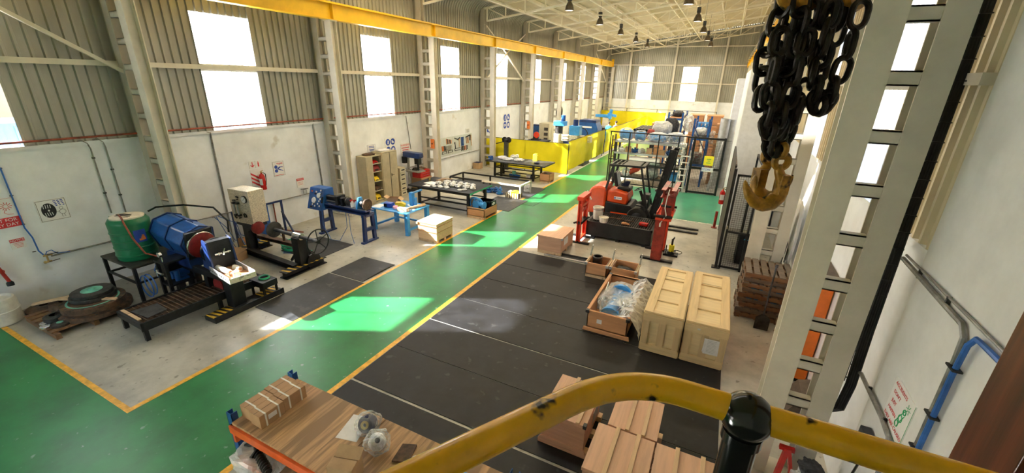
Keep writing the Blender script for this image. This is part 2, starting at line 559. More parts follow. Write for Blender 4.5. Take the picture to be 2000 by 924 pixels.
PITCH = 0.19
def ribs(a, b):
    u, x = [], a
    while x < b - 1e-6:
        for du, h in ((0, 0.045), (0.035, 0.045), (0.05, 0), (0.172, 0)):
            if x + du < b - 1e-6:
                u.append((x + du, h))
        x += PITCH
    u.append((b, 0.045))
    return u
def sheet(bb, us, path, axis):
    """profiled sheet: rib positions us along axis, swept up the path of (point, normal)"""
    A = Vector(axis)
    v, n = [], len(us)
    for P, N in path:
        P, N = Vector(P), Vector(N)
        v += [P + A * u + N * h for u, h in us]
    f = [(j * n + i, j * n + i + 1, (j + 1) * n + i + 1, (j + 1) * n + i) for j in range(len(path) - 1) for i in range(n - 1)]
    bb.add(v, f)
    return bb
def eave_path(z0):
    p = [((XL, 0, z0), (1, 0, 0)), ((XL, 0, 7.75), (1, 0, 0))]
    for i in range(1, 10):
        t = math.radians(180 - 82.4 * i / 9)
        p.append(((-11.7 + 0.75 * math.cos(t), 0, 7.75 + 0.75 * math.sin(t)), (-math.cos(t), 0, -math.sin(t))))
    return p
def snap(y):
    return Y0 + round((y - Y0) / PITCH) * PITCH
WINY = [(snap(a), snap(a) + 8 * PITCH) for a in (1.62, 6.8, 12.45, 17.4, 22.8, 28.1, 33.4, 38.7, 43.4)]
cl = B()
y = Y0
for a, c in WINY:
    sheet(cl, ribs(y, a), eave_path(3.25), (0, 1, 0))
    sheet(cl, ribs(a, c), eave_path(6.17), (0, 1, 0))
    y = c
sheet(cl, ribs(y, snap(YF)), eave_path(3.25), (0, 1, 0))
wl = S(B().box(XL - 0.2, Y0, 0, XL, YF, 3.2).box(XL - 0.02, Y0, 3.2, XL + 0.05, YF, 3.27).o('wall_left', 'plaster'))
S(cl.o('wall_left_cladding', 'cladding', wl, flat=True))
wn = 0
for a, c in WINY:
    wn += 1
    e = S(sheet(B(), ribs(a, c), [((XL, 0, 3.28), (1, 0, 0)), ((XL, 0, 4.79), (1, 0, 0))], (0, 1, 0)).o('window_%d' % wn, 'window_sheet' if wn > 1 else 'window_sheet_clear', flat=True))
    S(sheet(B(), ribs(a, c), [((XL, 0, 4.95), (1, 0, 0)), ((XL, 0, 6.17), (1, 0, 0))], (0, 1, 0)).o('pane', 'window_sheet', e, flat=True))
    S(B().box(XL - 0.01, a, 4.78, XL + 0.045, c, 4.96).o('frame', 'steel_grey_cream', e))
    S(B().box(XL + 0.03, (a + c) / 2 - 0.008, 3.28, XL + 0.052, (a + c) / 2 + 0.008, 4.79).box(XL + 0.03, (a + c) / 2 - 0.008, 4.95, XL + 0.052, (a + c) / 2 + 0.008, 6.17).o('seam', 'galv', e))
# roof sheeting with unseen skylights added over the near bays for fill light
fill_skylights = [(snap(6.2), snap(6.2) + 2 * PITCH), (snap(13.4), snap(13.4) + 5 * PITCH), (snap(9.6), snap(9.6) + 4 * PITCH)]
nr = (0.133, 0, -0.991)
rp = [((-11.82, 0, roof_z(-11.82)), nr), ((XR + 0.3, 0, roof_z(XR + 0.3)), nr)]
rf = B()
y = Y0
for a, c in fill_skylights:
    sheet(rf, ribs(y, a), rp, (0, 1, 0))
    y = c
sheet(rf, ribs(y, snap(YF)), rp, (0, 1, 0))
for a, c in fill_skylights:
    sheet(rf, ribs(a, c), [rp[0], ((-9.0, 0, roof_z(-9.0)), nr)], (0, 1, 0))
    sheet(rf, ribs(a, c), [((-1.0, 0, roof_z(-1.0)), nr), rp[1]], (0, 1, 0))
S(rf.o('ceiling', 'roofing', flat=True))
for a, c in fill_skylights:
    wn += 1
    S(sheet(B(), ribs(a, c), [((-9.0, 0, roof_z(-9.0)), nr), ((-1.0, 0, roof_z(-1.0)), nr)], (0, 1, 0)).o('window_%d' % wn, 'fill_skylight_sheet', flat=True))
# far wall
wf = S(B().box(XL - 0.2, YF, 0, XR + 0.2, YF + 0.2, 3.15).box(XL, YF - 0.05, 3.15, XR, YF + 0.02, 3.22).o('wall_far', 'plaster'))
FW = [(-8.98, -7.46), (-4.63, -3.11)]
fc = B()
x = XL
for a, c in FW:
    sheet(fc, ribs(x, a), [((0, YF, 3.2), (0, -1, 0)), ((0, YF, 10.4), (0, -1, 0))], (1, 0, 0))
    sheet(fc, ribs(a, c), [((0, YF, 6.45), (0, -1, 0)), ((0, YF, 10.4), (0, -1, 0))], (1, 0, 0))
    x = c
sheet(fc, ribs(x, XR), [((0, YF, 3.2), (0, -1, 0)), ((0, YF, 10.4), (0, -1, 0))], (1, 0, 0))
S(fc.o('wall_far_cladding', 'cladding', wf, flat=True))
for a, c in FW:
    wn += 1
    e = S(sheet(B(), ribs(a, c), [((0, YF, 3.22), (0, -1, 0)), ((0, YF, 4.84), (0, -1, 0))], (1, 0, 0)).o('window_%d' % wn, 'window_sheet_warm', flat=True))
    S(sheet(B(), ribs(a, c), [((0, YF, 4.98), (0, -1, 0)), ((0, YF, 6.45), (0, -1, 0))], (1, 0, 0)).o('pane', 'window_sheet_warm', e, flat=True))
    S(B().box(a, YF - 0.05, 4.83, c, YF + 0.01, 4.99).o('frame', 'steel_grey_cream', e))
b = B()
for z in (4.91, 6.6, 8.3):
    b.box(XL, YF - 0.16, z - 0.05, XR, YF - 0.05, z + 0.05)
S(b.o('trim_5', 'steel_cream', wf))
for x in (-9.85, -5.45, -1.01):
    b = B()
    ibeam(b, (x, YF - 0.28, 0), (x, YF - 0.28, roof_z(x) - 0.1), 0.15, 0.2, 0.015, (0, 1, 0))
    S(b.o('trim_6', 'steel_cream', wf))
# sunlit ground and pale wall added outside to brighten the far window sheets
S(B().box(-60, YF + 0.3, -0.3, 40, 110, -0.2).o('ground_bounce', 'bounce_sand'))
S(B().box(-60, -30, -0.3, XL - 0.3, YF + 0.3, -0.2).box(XR + 0.3, -30, -0.3, 40, YF + 0.3, -0.2).o('ground_dark', 'outside_dark'))  # added ground, kept dark so little light bounces into the side windows
S(B().box(-45, 66, -0.3, 25, 66.4, 14).o('wall_bounce', 'bounce_plaster'))
t = T('shipping_container', 'bright blue container outside, seen through the window at far left', 'container', (-21.5, 5.0, -0.2))
B().box(-1.2, -6, 0, 1.2, 6, 3.3).o('body', 'paint_skyblue', t)
for k in range(12):
    B().box(1.2, -5.8 + 1.0 * k, 0.1, 1.26, -5.5 + 1.0 * k, 3.2).o('rib', 'paint_skyblue', t)
# rear wall behind the photographer, with an opening added to let in fill daylight
S(B().box(XL - 0.2, Y0 - 0.2, 0, -10.9, Y0, 10.4).box(-7.4, Y0 - 0.2, 0, XR + 0.2, Y0, 10.4).box(-10.9, Y0 - 0.2, 3.9, -7.4, Y0, 10.4).o('wall_rear', 'plaster'))
# right walls
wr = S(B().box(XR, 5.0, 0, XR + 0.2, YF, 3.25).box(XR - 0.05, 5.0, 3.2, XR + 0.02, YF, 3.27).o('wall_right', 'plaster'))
RW = [(snap(6.95), snap(6.95) + 7 * PITCH), (snap(11.35), snap(11.35) + 8 * PITCH), (snap(13.0), snap(13.0) + 6 * PITCH), (snap(22.3), snap(22.3) + 10 * PITCH), (snap(30.2), snap(30.2) + 10 * PITCH), (snap(33.6), snap(33.6) + 10 * PITCH), (snap(38.8), snap(38.8) + 10 * PITCH)]  # the last four are hidden windows added to brighten the far end
rc = B()
y = snap(5.0)
HY0, HY1 = snap(22.0), snap(46.4)
for a, c in RW:
    sheet(rc, ribs(y, a), [((XR, 0, 3.25), (-1, 0, 0)), ((XR, 0, 10.4), (-1, 0, 0))], (0, 1, 0))
    sheet(rc, ribs(a, c), [((XR, 0, 6.3), (-1, 0, 0)), ((XR, 0, 10.4), (-1, 0, 0))], (0, 1, 0))
    y = c
sheet(rc, ribs(y, snap(YF)), [((XR, 0, 3.25), (-1, 0, 0)), ((XR, 0, 10.4), (-1, 0, 0))], (0, 1, 0))
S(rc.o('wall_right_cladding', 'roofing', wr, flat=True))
for a, c in RW:
    wn += 1
    e = S(sheet(B(), ribs(a, c), [((XR, 0, 3.28), (-1, 0, 0)), ((XR, 0, 4.72), (-1, 0, 0))], (0, 1, 0)).o('window_%d' % wn, 'window_sheet', flat=True))
    S(sheet(B(), ribs(a, c), [((XR, 0, 4.9), (-1, 0, 0)), ((XR, 0, 6.3), (-1, 0, 0))], (0, 1, 0)).o('pane', 'window_sheet', e, flat=True))
    S(B().box(XR - 0.05, a, 4.71, XR + 0.01, c, 4.91).o('frame', 'steel_grey_cream', e))
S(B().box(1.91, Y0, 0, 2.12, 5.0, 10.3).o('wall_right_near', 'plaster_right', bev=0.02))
S(B().box(XR - 0.14, 5.1, 4.76, XR - 0.04, 20, 4.86).o('trim_7', 'steel_cream', wr))
# wall girts and the red pipe on the left wall
b = B()
for y0, y1 in zip(COLY[:-1], COLY[1:]):
    b.box(XL + 0.045, y0 + 0.1, 4.82, XL + 0.15, y1 - 0.1, 4.93)
S(b.o('trim_8', 'steel_cream', wl))
pr_ = B()
pr_.tube([(XL + 0.1, Y0, 3.36), (XL + 0.1, 20, 3.36), (XL + 0.1, 47.5, 3.36)], 0.022, 8)
tag(pr_.o('fire_pipe', 'rust_pipe'), 'long thin rust red pipe along the ledge under the left wall cladding', 'pipe')

# ---------------------------------------------------------------- steel columns
def column(y, side):
    """battened twin-shaft crane column"""
    sx = 1 if side == 'left' else -1
    xb = (XL + 0.23) if side == 'left' else 1.58
    xf = (XL + 0.83) if side == 'left' else 1.11
    dpt = 0.24
    zr = roof_z(xb) - 0.15
    if side == 'left':
        zr = 8.2
    i = round((y - 5.2) / 5.3)
    nth = ['nearest', 'second', 'third', 'fourth', 'fifth', 'sixth', 'seventh', 'eighth', 'ninth', 'tenth'][max(i, 0)]
    if side == 'left':
        lab = nth + ' cream twin-shaft steel column along the left wall under the yellow crane beam'
    elif i == 0:
        lab = 'big cream twin-shaft steel column beside the black cable run on the right'
    elif i == 1:
        lab = 'cream twin-shaft column behind the stacked pallets and shovel'
    else:
        lab = nth + ' cream twin-shaft steel column along the right wall, behind the white block'
    t = T('steel_column', lab, 'column', (0, y, 0), 0, 'twin-shaft crane columns')
    b = B()
    ibeam(b, (xb, 0, 0.03), (xb, 0, zr), 0.24 if side == 'left' else 0.22, dpt, 0.022, (0, 1, 0))
    b.o('rear_shaft', 'steel_grey_cream', t)
    b = B()
    ibeam(b, (xf, 0, 0.03), (xf, 0, 6.36), 0.26 if side == 'left' else 0.27, dpt, 0.022, (0, 1, 0))
    b.o('crane_shaft', 'steel_cream', t)
    b = B()
    k = 0.62
    while k < 6.1:
        x0, x1 = sorted((xb + sx * 0.1, xf - sx * 0.1))
        b.box(x0, -0.11, k, x1, -0.095, k + 0.13).box(x0, -0.11, k, x1, 0.0, k + 0.014).box(x0, -0.11, k + 0.116, x1, 0.0, k + 0.13)
        k += 0.515
    b.o('batten_plates', 'steel_grey_cream', t)
    x0, x1 = sorted((xb, xf))
    b = B().box(x0 - 0.2, -0.2, 0, x1 + 0.18, 0.2, 0.03)
    for bx in (x0 - 0.15, x1 + 0.13):
        for by in (-0.16, 0.16):
            b.cyl((bx, by, 0.03), (bx, by, 0.08), 0.018, n=6)
    b.o('base_plate', 'steel_grey_cream', t)
    B().box(xf - 0.16, -0.14, 6.34, xf + 0.16, 0.14, 6.37).o('cap_plate', 'steel_cream', t)
    return t
for y in COLY[1:]:
    column(y, 'left')
for y in (5.2, 10.5, 21.1, 26.4, 31.7, 37.0, 42.3):
    column(y, 'right')
# crane beams
for x, lab in ((XL + 0.88, 'long yellow crane runway beam carried by the left wall columns'), (1.08, 'yellow crane runway beam high on the right, behind the chains')):
    t = T('crane_beam', lab, 'beam', (x, 0, 6.37))
    y1 = 46.9
    b = B().box(-0.13, -3, 0, 0.13, y1, 0.022).box(-0.13, -3, 0.45, 0.13, y1, 0.475).box(-0.009, -3, 0.02, 0.009, y1, 0.46)
    for y in COLY:
        b.box(-0.125, y - 0.006, 0.022, 0.125, y + 0.006, 0.45) if y < y1 else None
    b.o('girder', 'crane_yellow', t)
    B().box(-0.03, -3, 0.475, 0.03, y1, 0.52).o('rail', 'crane_yellow', t)
    B().box(-0.13, y1, 0, 0.13, y1 + 0.03, 0.75).cyl((0, y1 - 0.15, 0.65), (0, y1, 0.65), 0.06).o('end_stop', 'crane_yellow', t)
fe = T('cable_festoon', 'brackets and sagging cables along the yellow crane beam high on the right', 'cable', (0.80, 0, 6.75))
for k in range(14):
    B().bar((0, 8 + 2.6 * k, 0), (0.15, 8 + 2.6 * k, 0), 0.03).o('bracket', 'dark_steel', fe)
for dx in (-0.02, 0.03, 0.08):
    B().tube([(dx, 6 + 0.65 * k, 0.04 - 0.05 * (k % 4 in (1, 2, 3)) - 0.02 * (k % 4 == 2)) for k in range(58)], 0.012, 6).o('cable', 'conduit', fe)
# diagonal wall bracing
def brace(name, segs, lab):
    b = B()
    for p, q in segs:
        b.bar(p, q, 0.07, 0.07)
    tag(b.o(name, 'steel_cream'), lab, 'brace', 'cream diagonal wall braces')
xb = XL + 0.26
brace('wall_brace', [((xb, 5.1, 4.7), (xb, -0.1, 8.1))], 'long cream diagonal brace in the nearest bay, top left')
brace('wall_brace', [((xb, 21.2, 7.5), (xb, 23.75, 6.25)), ((xb, 26.3, 7.5), (xb, 23.75, 6.25)), ((xb, 23.75, 6.2), (xb, 21.2, 4.7)), ((xb, 23.75, 6.2), (xb, 26.3, 4.7))], 'cream cross brace behind the crane beam between fourth and fifth left columns')
brace('wall_brace', [((xb, 42.4, 7.5), (xb, 44.9, 6.25)), ((xb, 47.5, 7.5), (xb, 44.9, 6.25)), ((xb, 44.9, 6.2), (xb, 47.5, 4.7))], 'cream cross brace in the last bay by the far wall corner')
# roof trusses
def truss(y, lab):
    t = T('roof_truss', lab, 'truss', (0, y, 0), 0, 'cream lattice roof trusses')
    def zb(x):
        return 7.62 + 0.134 * (x + 12)
    xs = [-12.0 + 1.08 * k for k in range(13)]
    B().bar((-12.0, 0, zb(-12.0)), (1.4, 0, zb(1.4)), 0.08, 0.08).o('bottom_chord', 'truss_cream', t)
    B().bar((-12.2, 0, zb(-12.2) + 0.6), (1.6, 0, zb(1.6) + 0.6), 0.09, 0.08).o('top_chord', 'truss_cream', t)
    b = B()
    for k, x in enumerate(xs):
        b.bar((x, 0, zb(x)), (x, 0, zb(x) + 0.6), 0.05, 0.05, (0, 1, 0))
    for k, x in enumerate(xs[:-1]):
        if k < 6:
            b.bar((x, 0, zb(x) + 0.6), (x + 1.08, 0, zb(x + 1.08)), 0.05, 0.05, (0, 1, 0))
        else:
            b.bar((x, 0, zb(x)), (x + 1.08, 0, zb(x + 1.08) + 0.6), 0.05, 0.05, (0, 1, 0))
    b.o('lattice', 'truss_cream', t)
for i, y in enumerate(COLY[3:]):
    truss(y, ['nearest', 'second', 'third', 'fourth', 'fifth', 'sixth', 'last'][i] + ' cream lattice truss under the sloping roof' + (' against the far wall' if i == 6 else ''))
b = B()
for k in range(10):
    x = -11.4 + 1.42 * k
    b.bar((x, 5, roof_z(x) - 0.1), (x, YF - 0.1, roof_z(x) - 0.1), 0.06, 0.13)
pu = b.o('ceiling_purlins', 'truss_cream')
pu['kind'] = 'structure'
b = B()
for x in (-9.84, -6.6, -3.36, -0.12):
    b.bar((x, 15.8, 7.62 + 0.134 * (x + 12)), (x, 47.6, 7.62 + 0.134 * (x + 12)), 0.045)
for y0, y1 in ((21.1, 26.4), (31.7, 37.0), (42.3, 47.6)):
    for x0, x1 in ((-9.84, -6.6), (-6.6, -3.36), (-3.36, -0.12)):
        b.bar((x0, y0, 7.62 + 0.134 * (x0 + 12)), (x1, y1, 7.62 + 0.134 * (x1 + 12)), 0.05)
pu = b.o('ceiling_ties', 'truss_cream')
pu['kind'] = 'structure'
# high bay lamps
def lamp(x, y, lab, proto=[None]):
    zt = roof_z(x) - 0.02
    if proto[0] is None:
        t = T('bay_lamp', lab, 'lamp', (x, y, 7.85), 0, 'hanging high-bay lamps')
        B().lathe((0, 0, 0), [(0.215, 0.0), (0.21, 0.03), (0.185, 0.16), (0.14, 0.28), (0.085, 0.36), (0.075, 0.40), (0, 0.40)], 20).o('lamp_shade', 'reflector', t)
        B().lathe((0, 0, 0), [(0, 0.02), (0.19, 0.02), (0.195, 0.03)], 20).o('lens', 'lamp_glow', t)
        B().box(-0.09, -0.09, 0.40, 0.09, 0.09, 0.66).o('ballast_box', 'dark_steel', t, bev=0.012)
        proto[0] = t
    else:
        t = dup(proto[0], (x, y, 7.85), 0, lab)
        for ch in list(t.children):
            if ch.name.startswith(('hanging_rod', 'lamp_light')):
                bpy.data.objects.remove(ch)
    B().cyl((0, 0, 0.66), (0, 0, zt - 7.85), 0.008, n=6).o('hanging_rod', 'dark_steel', t)
    ld = bpy.data.lights.new('lamp_light', 'AREA')
    ld.shape = 'DISK'
    ld.size = 0.36
    ld.energy = 155
    ld.color = (1.0, 0.86, 0.62)
    lo = bpy.data.objects.new('lamp_light', ld)
    COL.objects.link(lo)
    lo.parent = t
    lo.location = (0, 0, 0.005)
ords = ['nearest', 'second', 'third', 'fourth', 'farthest']
for i, y in enumerate((21.1, 26.4, 31.7, 37.0, 42.3)):
    lamp(-7.4, y - 0.35, ords[i] + ' high-bay lamp in the left row under the roof trusses')
for i, y in enumerate((21.1, 26.4, 31.7, 37.0, 42.3)):
    lamp(-2.2, y - 0.35, ords[i] + ' high-bay lamp in the right row, on a long rod')
# white block walls and the far right corner
S(B().box(0.46, 16.0, 0, 1.95, 20.7, 5.24).o('wall_block', 'white_paint', bev=0.02))
S(B().box(0.22, 25.0, 0, 1.95, 29.5, 5.1).o('wall_block_rear', 'white_paint', bev=0.02))
t = T('motor_unit', 'small grey motor box standing on top of the tall white block', 'motor', (0.95, 16.25, 5.24))
B().box(-0.32, -0.15, 0, 0.3, 0.15, 0.03).o('base', 'black_steel', t)
B().box(-0.12, -0.12, 0.03, 0.26, 0.12, 0.22).o('housing', 'galv', t, bev=0.02)
B().cyl((-0.24, 0, 0.03), (-0.24, 0, 0.16), 0.05).o('terminal', 'black_steel', t)
t = T('roof_cabinet', 'cream upright cabinet on top of the tall white block', 'cabinet', (1.2, 16.75, 5.24))
B().box(-0.2, -0.15, 0, 0.25, 0.15, 0.75).o('body', 'steel_cream', t, bev=0.01)
B().box(-0.17, -0.165, 0.04, 0.22, -0.15, 0.71).o('door', 'steel_grey_cream', t, bev=0.005)

# ---------------------------------------------------------------- left wall: signs, pipes, hoses
WX = XL + 0.012
def sign(name, lab, y0, z0, y1, z1, mat='sign_white', cat='sign'):
    """a flat board on the left wall; local x runs along the wall, local z up"""
    t = T(name, lab, cat, (WX, y0, z0))
    B().box(-0.012, 0, 0, 0.004, y1 - y0, z1 - z0).o('board', mat, t)
    return t
def rect(t, name, mat, y0, z0, y1, z1, x=0.0055):
    return B().box(x - 0.002, y0, z0, x, y1, z1).o(name, mat, t)
def frame_line(t, mat, w, h, m=0.012, k=0.006):
    b = B()
    b.box(0.003, m, m, 0.0056, w - m, m + k).box(0.003, m, h - m - k, 0.0056, w - m, h - m)
    b.box(0.003, m, m, 0.0056, m + k, h - m).box(0.003, w - m - k, m, 0.0056, w - m, h - m)
    b.o('border', mat, t)
def wall_text(t, body, size, mat, y, z, align='CENTER', spacing=1.0):
    return text('lettering', body, size, mat, t, (0.0065, y, z), RLEFT, align, spacing=spacing)
# fiery day sign (cut by the picture edge)
t = sign('safety_poster', 'red and white fire poster reading SAVE IT FOR A FIERY DAY, at far left', 2.22, 1.74, 2.82, 2.32)
rect(t, 'red_band', 'sign_red', 0, 0, 0.60, 0.20)
wall_text(t, 'SAVE IT FOR', 0.088, 'sign_white', 0.29, 0.145)
wall_text(t, 'A FIERY DAY', 0.088, 'sign_white', 0.29, 0.055)
b = B()
for k in range(11):
    a = 2 * PI * k / 11
    b.bar((0.0055, 0.45 + 0.03 * math.cos(a), 0.42 + 0.03 * math.sin(a)), (0.0055, 0.45 + 0.085 * math.cos(a), 0.42 + 0.085 * math.sin(a)), 0.009, 0.003, (1, 0, 0))
b.bar((0.0055, 0.10, 0.30), (0.0055, 0.42, 0.41), 0.008, 0.003, (1, 0, 0))
b.tube([(0.004, 0.43, 0.36), (0.004, 0.40, 0.30), (0.004, 0.44, 0.26), (0.004, 0.52, 0.25)], 0.005, 5)
b.tube([(0.004, 0.10, 0.34), (0.004, 0.06, 0.30), (0.004, 0.09, 0.24), (0.004, 0.15, 0.22)], 0.005, 5)
b.torus((0.004, 0.10, 0.37), 0.03, 0.005, 'x', 14, 5)
b.o('drawing', 'sign_red', t)
frame_line(t, 'sign_red', 0.60, 0.58, 0.004, 0.004)
# notice below it
t = sign('notice_sign', 'small notice with red heading on the wall below the fire poster', 2.53, 1.28, 2.74, 1.49)
rect(t, 'heading_band', 'sign_red', 0, 0.145, 0.21, 0.21)
wall_text(t, 'NOTICE', 0.055, 'sign_white', 0.105, 0.178)
b = B()
for k in range(4):
    b.box(0.004, 0.03 + 0.012 * k, 0.115 - 0.028 * k, 0.0055, 0.18 - 0.005 * k, 0.123 - 0.028 * k)
b.o('small_print', 'sign_red', t)
# tyre poster
t = sign('safety_poster', 'framed cartoon poster of a huge tyre and a man on the left wall', 3.06, 1.70, 3.53, 2.16)
frame_line(t, 'sign_black', 0.47, 0.46)
b = B().lathe((0.004, 0.14, 0.23), [(0.02, 0), (0.155, 0), (0.155, 0.0018), (0.02, 0.0018)], 28, 'x')
for v in range(len(b.v)):
    p = b.v[v]
    b.v[v] = (p[0], 0.17 + (p[1] - 0.14) * 0.72, p[2])
b.o('tyre_drawing', 'sign_black', t)
b = B()
for k in range(4):
    yy = 0.10 + 0.035 * k
    b.bar((0.0065, yy, 0.28), (0.0065, yy + 0.005, 0.36 - 0.004 * k), 0.010, 0.002, (1, 0, 0))
    b.bar((0.0065, yy + 0.01, 0.11 + 0.004 * k), (0.0065, yy, 0.19), 0.010, 0.002, (1, 0, 0))
b.parts('tread_line', 'sign_white', t)
b = B()
b.torus((0.004, 0.36, 0.245), 0.028, 0.003, 'x', 14, 5)
b.torus((0.004, 0.37, 0.165), 0.05, 0.003, 'x', 16, 5)
for y in (0.345, 0.385):
    b.tube([(0.004, y, 0.12), (0.004, y, 0.06), (0.004, y + 0.02, 0.055)], 0.003, 5)
b.tube([(0.004, 0.33, 0.19), (0.004, 0.29, 0.175), (0.004, 0.27, 0.20)], 0.003, 5)
b.o('man_drawing', 'sign_black', t)
b = B()
for k in range(4):
    for j in range(3):
        b.box(0.004, 0.27 + 0.055 * j + 0.008 * k, 0.405 - 0.034 * k, 0.0058, 0.31 + 0.055 * j + 0.004 * k, 0.424 - 0.034 * k)
b.o('small_print', 'sign_blue', t)
# fire point boards
t = sign('fire_point_sign', 'white sign with red arrow and red extinguisher symbol above the striped board', 7.60, 2.08, 7.98, 2.30)
B().prism([(0.10, 0.03), (0.165, 0.09), (0.15, 0.105), (0.112, 0.075), (0.112, 0.19), (0.088, 0.19), (0.088, 0.075), (0.05, 0.105), (0.035, 0.09)], 0.003, 0.006, 'x').o('arrow', 'sign_red', t)
B().box(0.003, 0.265, 0.03, 0.006, 0.305, 0.15).box(0.003, 0.275, 0.15, 0.006, 0.295, 0.185).o('extinguisher_symbol', 'sign_red', t)
rect(t, 'divider', 'sign_black', 0.19, 0, 0.194, 0.22)
t = sign('striped_board', 'red and white striped board behind the wall extinguisher', 7.60, 1.30, 8.0, 2.05)
b = B()
for k in range(-2, 9):
    p = [(0.0, 0.12 * k), (0.4, 0.12 * k - 0.28), (0.4, 0.12 * k - 0.22), (0.0, 0.12 * k + 0.06)]
    if all(0 <= q[1] <= 0.75 for q in p):
        b.prism(p, 0.003, 0.006, 'x')
b.o('stripe', 'sign_red', t)
def extinguisher(name, lab, loc, ax):
    t = T(name, lab, 'extinguisher', loc)
    B().lathe((0, 0, 0), [(0, 0), (0.075, 0), (0.08, 0.02), (0.08, 0.40), (0.06, 0.46), (0.025, 0.49), (0.025, 0.52), (0, 0.52)], 18).o('cylinder', 'red_gloss', t)
    B().box(-0.02, -0.02, 0.52, 0.02, 0.02, 0.56).bar((0, 0, 0.56), (0.10 * ax[0], 0.10 * ax[1], 0.60), 0.02).bar((0, 0, 0.54), (0.09 * ax[0], 0.09 * ax[1], 0.53), 0.015).o('valve', 'brass', t)
    B().tube([(0.03, 0.02, 0.53), (0.10, 0.06, 0.48), (0.10, 0.05, 0.30), (0.085, 0.03, 0.14)], 0.011, 6).o('hose', 'black_gloss', t)
    B().lathe((0, 0, 0), [(0.0815, 0.15), (0.0815, 0.34)], 18, 'z', -2.4, -0.6).o('paper_label', 'sign_white', t)
    return t
extinguisher('fire_extinguisher', 'red fire extinguisher on the striped board above the checker plate box', (XL + 0.13, 7.85, 1.42), (1, 0))
t = sign('pinch_warning_sign', 'white sign with two blue rollers catching a hand', 8.33, 1.70, 8.71, 2.17)
frame_line(t, 'sign_black', 0.38, 0.47, 0.006, 0.005)
b = B()
for z in (0.30, 0.18):
    b.lathe((0.004, 0.10, z), [(0, 0), (0.055, 0), (0.055, 0.002), (0, 0.002)], 20, 'x')
b.bar((0.0055, 0.15, 0.24), (0.0055, 0.24, 0.29), 0.04, 0.002, (1, 0, 0)).bar((0.0055, 0.14, 0.24), (0.0055, 0.25, 0.19), 0.03, 0.002, (1, 0, 0))
b.bar((0.0055, 0.22, 0.29), (0.0055, 0.33, 0.28), 0.025, 0.002, (1, 0, 0)).torus((0.004, 0.26, 0.36), 0.03, 0.004, 'x', 12, 5, 0.5, 3.4)
b.bar((0.0055, 0.25, 0.19), (0.0055, 0.33, 0.16), 0.02, 0.002, (1, 0, 0))
b.o('drawing', 'sign_blue', t)
B().box(0.003, 0.13, 0.40, 0.0056, 0.34, 0.415).box(0.003, 0.17, 0.375, 0.0056, 0.34, 0.39).box(0.003, 0.03, 0.03, 0.0056, 0.33, 0.045).o('small_print', 'sign_red', t)
t = sign('notice_sign', 'small pale notice with red heading above the wall tap', 9.07, 1.20, 9.34, 1.50)
rect(t, 'heading_band', 'sign_red', 0, 0.22, 0.27, 0.30)
wall_text(t, 'NOTICE', 0.06, 'sign_white', 0.135, 0.26)
B().box(0.003, 0.03, 0.16, 0.0056, 0.24, 0.168).box(0.003, 0.03, 0.12, 0.0056, 0.22, 0.128).box(0.003, 0.04, 0.08, 0.0056, 0.23, 0.088).o('small_print', 'sign_red', t)
t = sign('notice_sign', 'white notice with blue lettering above the open steel cabinet', 12.36, 1.94, 12.80, 2.22)
frame_line(t, 'sign_blue', 0.44, 0.28, 0.005, 0.006)
B().box(0.003, 0.07, 0.20, 0.0056, 0.37, 0.225).box(0.003, 0.06, 0.155, 0.0056, 0.38, 0.18).box(0.003, 0.06, 0.08, 0.0056, 0.38, 0.105).box(0.003, 0.12, 0.04, 0.0056, 0.32, 0.06).o('small_print', 'sign_blue', t)
def ppe(name, lab, y, z, w, h):
    t = sign(name, lab, y, z, y + w, z + h)
    b, c = B(), B()
    r = w * 0.21
    for k, (u, v) in enumerate(((0.27, 0.74), (0.73, 0.74), (0.27, 0.26), (0.73, 0.26))):
        b.lathe((0.003, w * u, h * v), [(0, 0), (r, 0), (r, 0.002), (0, 0.002)], 20, 'x')
        if k == 0:
            c.bar((0.0062, w * u, h * v - r * 0.6), (0.0062, w * u + r * 0.15, h * v + r * 0.5), r * 0.45, 0.002, (1, 0, 0))
        elif k == 1:
            c.prism([(w * u - r * .5, h * v - r * .4), (w * u + r * .6, h * v - r * .4), (w * u + r * .5, h * v - r * .05), (w * u, h * v + r * .1), (w * u - r * .1, h * v + r * .5), (w * u - r * .5, h * v + r * .5)], 0.005, 0.0068, 'x')
        elif k == 2:
            c.torus((0.005, w * u - r * .38, h * v), r * .27, r * .09, 'x', 12, 5).torus((0.005, w * u + r * .38, h * v), r * .27, r * .09, 'x', 12, 5)
        else:
            c.prism([(w * u - r * .5, h * v - r * .45), (w * u + r * .5, h * v - r * .45), (w * u + r * .55, h * v + r * .3), (w * u, h * v + r * .55), (w * u - r * .55, h * v + r * .2)], 0.005, 0.0068, 'x')
    b.parts('blue_disc', 'sign_blue', t)
    c.parts('symbol', 'sign_white', t)
ppe('safety_gear_sign', 'square white sign with four blue safety gear discs above the drill press', 13.36, 1.72, 0.64, 0.66)
ppe('safety_gear_sign', 'small sign of four dark blue discs above the steel wall racks', 23.9, 1.85, 1.0, 0.95)
t = sign('warning_sign', 'white sign reading WARNING in red beside the drill press', 14.30, 1.60, 14.90, 2.06)
wall_text(t, 'WARNING', 0.125, 'sign_red', 0.30, 0.37)
b = B()
for k, (u, v) in enumerate(((0.05, 0.55), (0.10, 0.50), (0.08, 0.54))):
    b.box(0.003, u, 0.24 - 0.09 * k, 0.0056, v, 0.275 - 0.09 * k)
b.o('small_print', 'sign_red', t)
t = sign('notice_sign', 'small red headed notice right of the WARNING sign', 15.15, 1.25, 15.42, 1.55)
rect(t, 'heading_band', 'sign_red', 0, 0.2, 0.27, 0.30)
t = sign('notice_sign', 'tiny grey printed notice above the right end of the tool board', 19.55, 2.02, 19.95, 2.26)
B().box(0.003, 0.1, 0.03, 0.0056, 0.35, 0.2).o('print_block', 'galv', t)
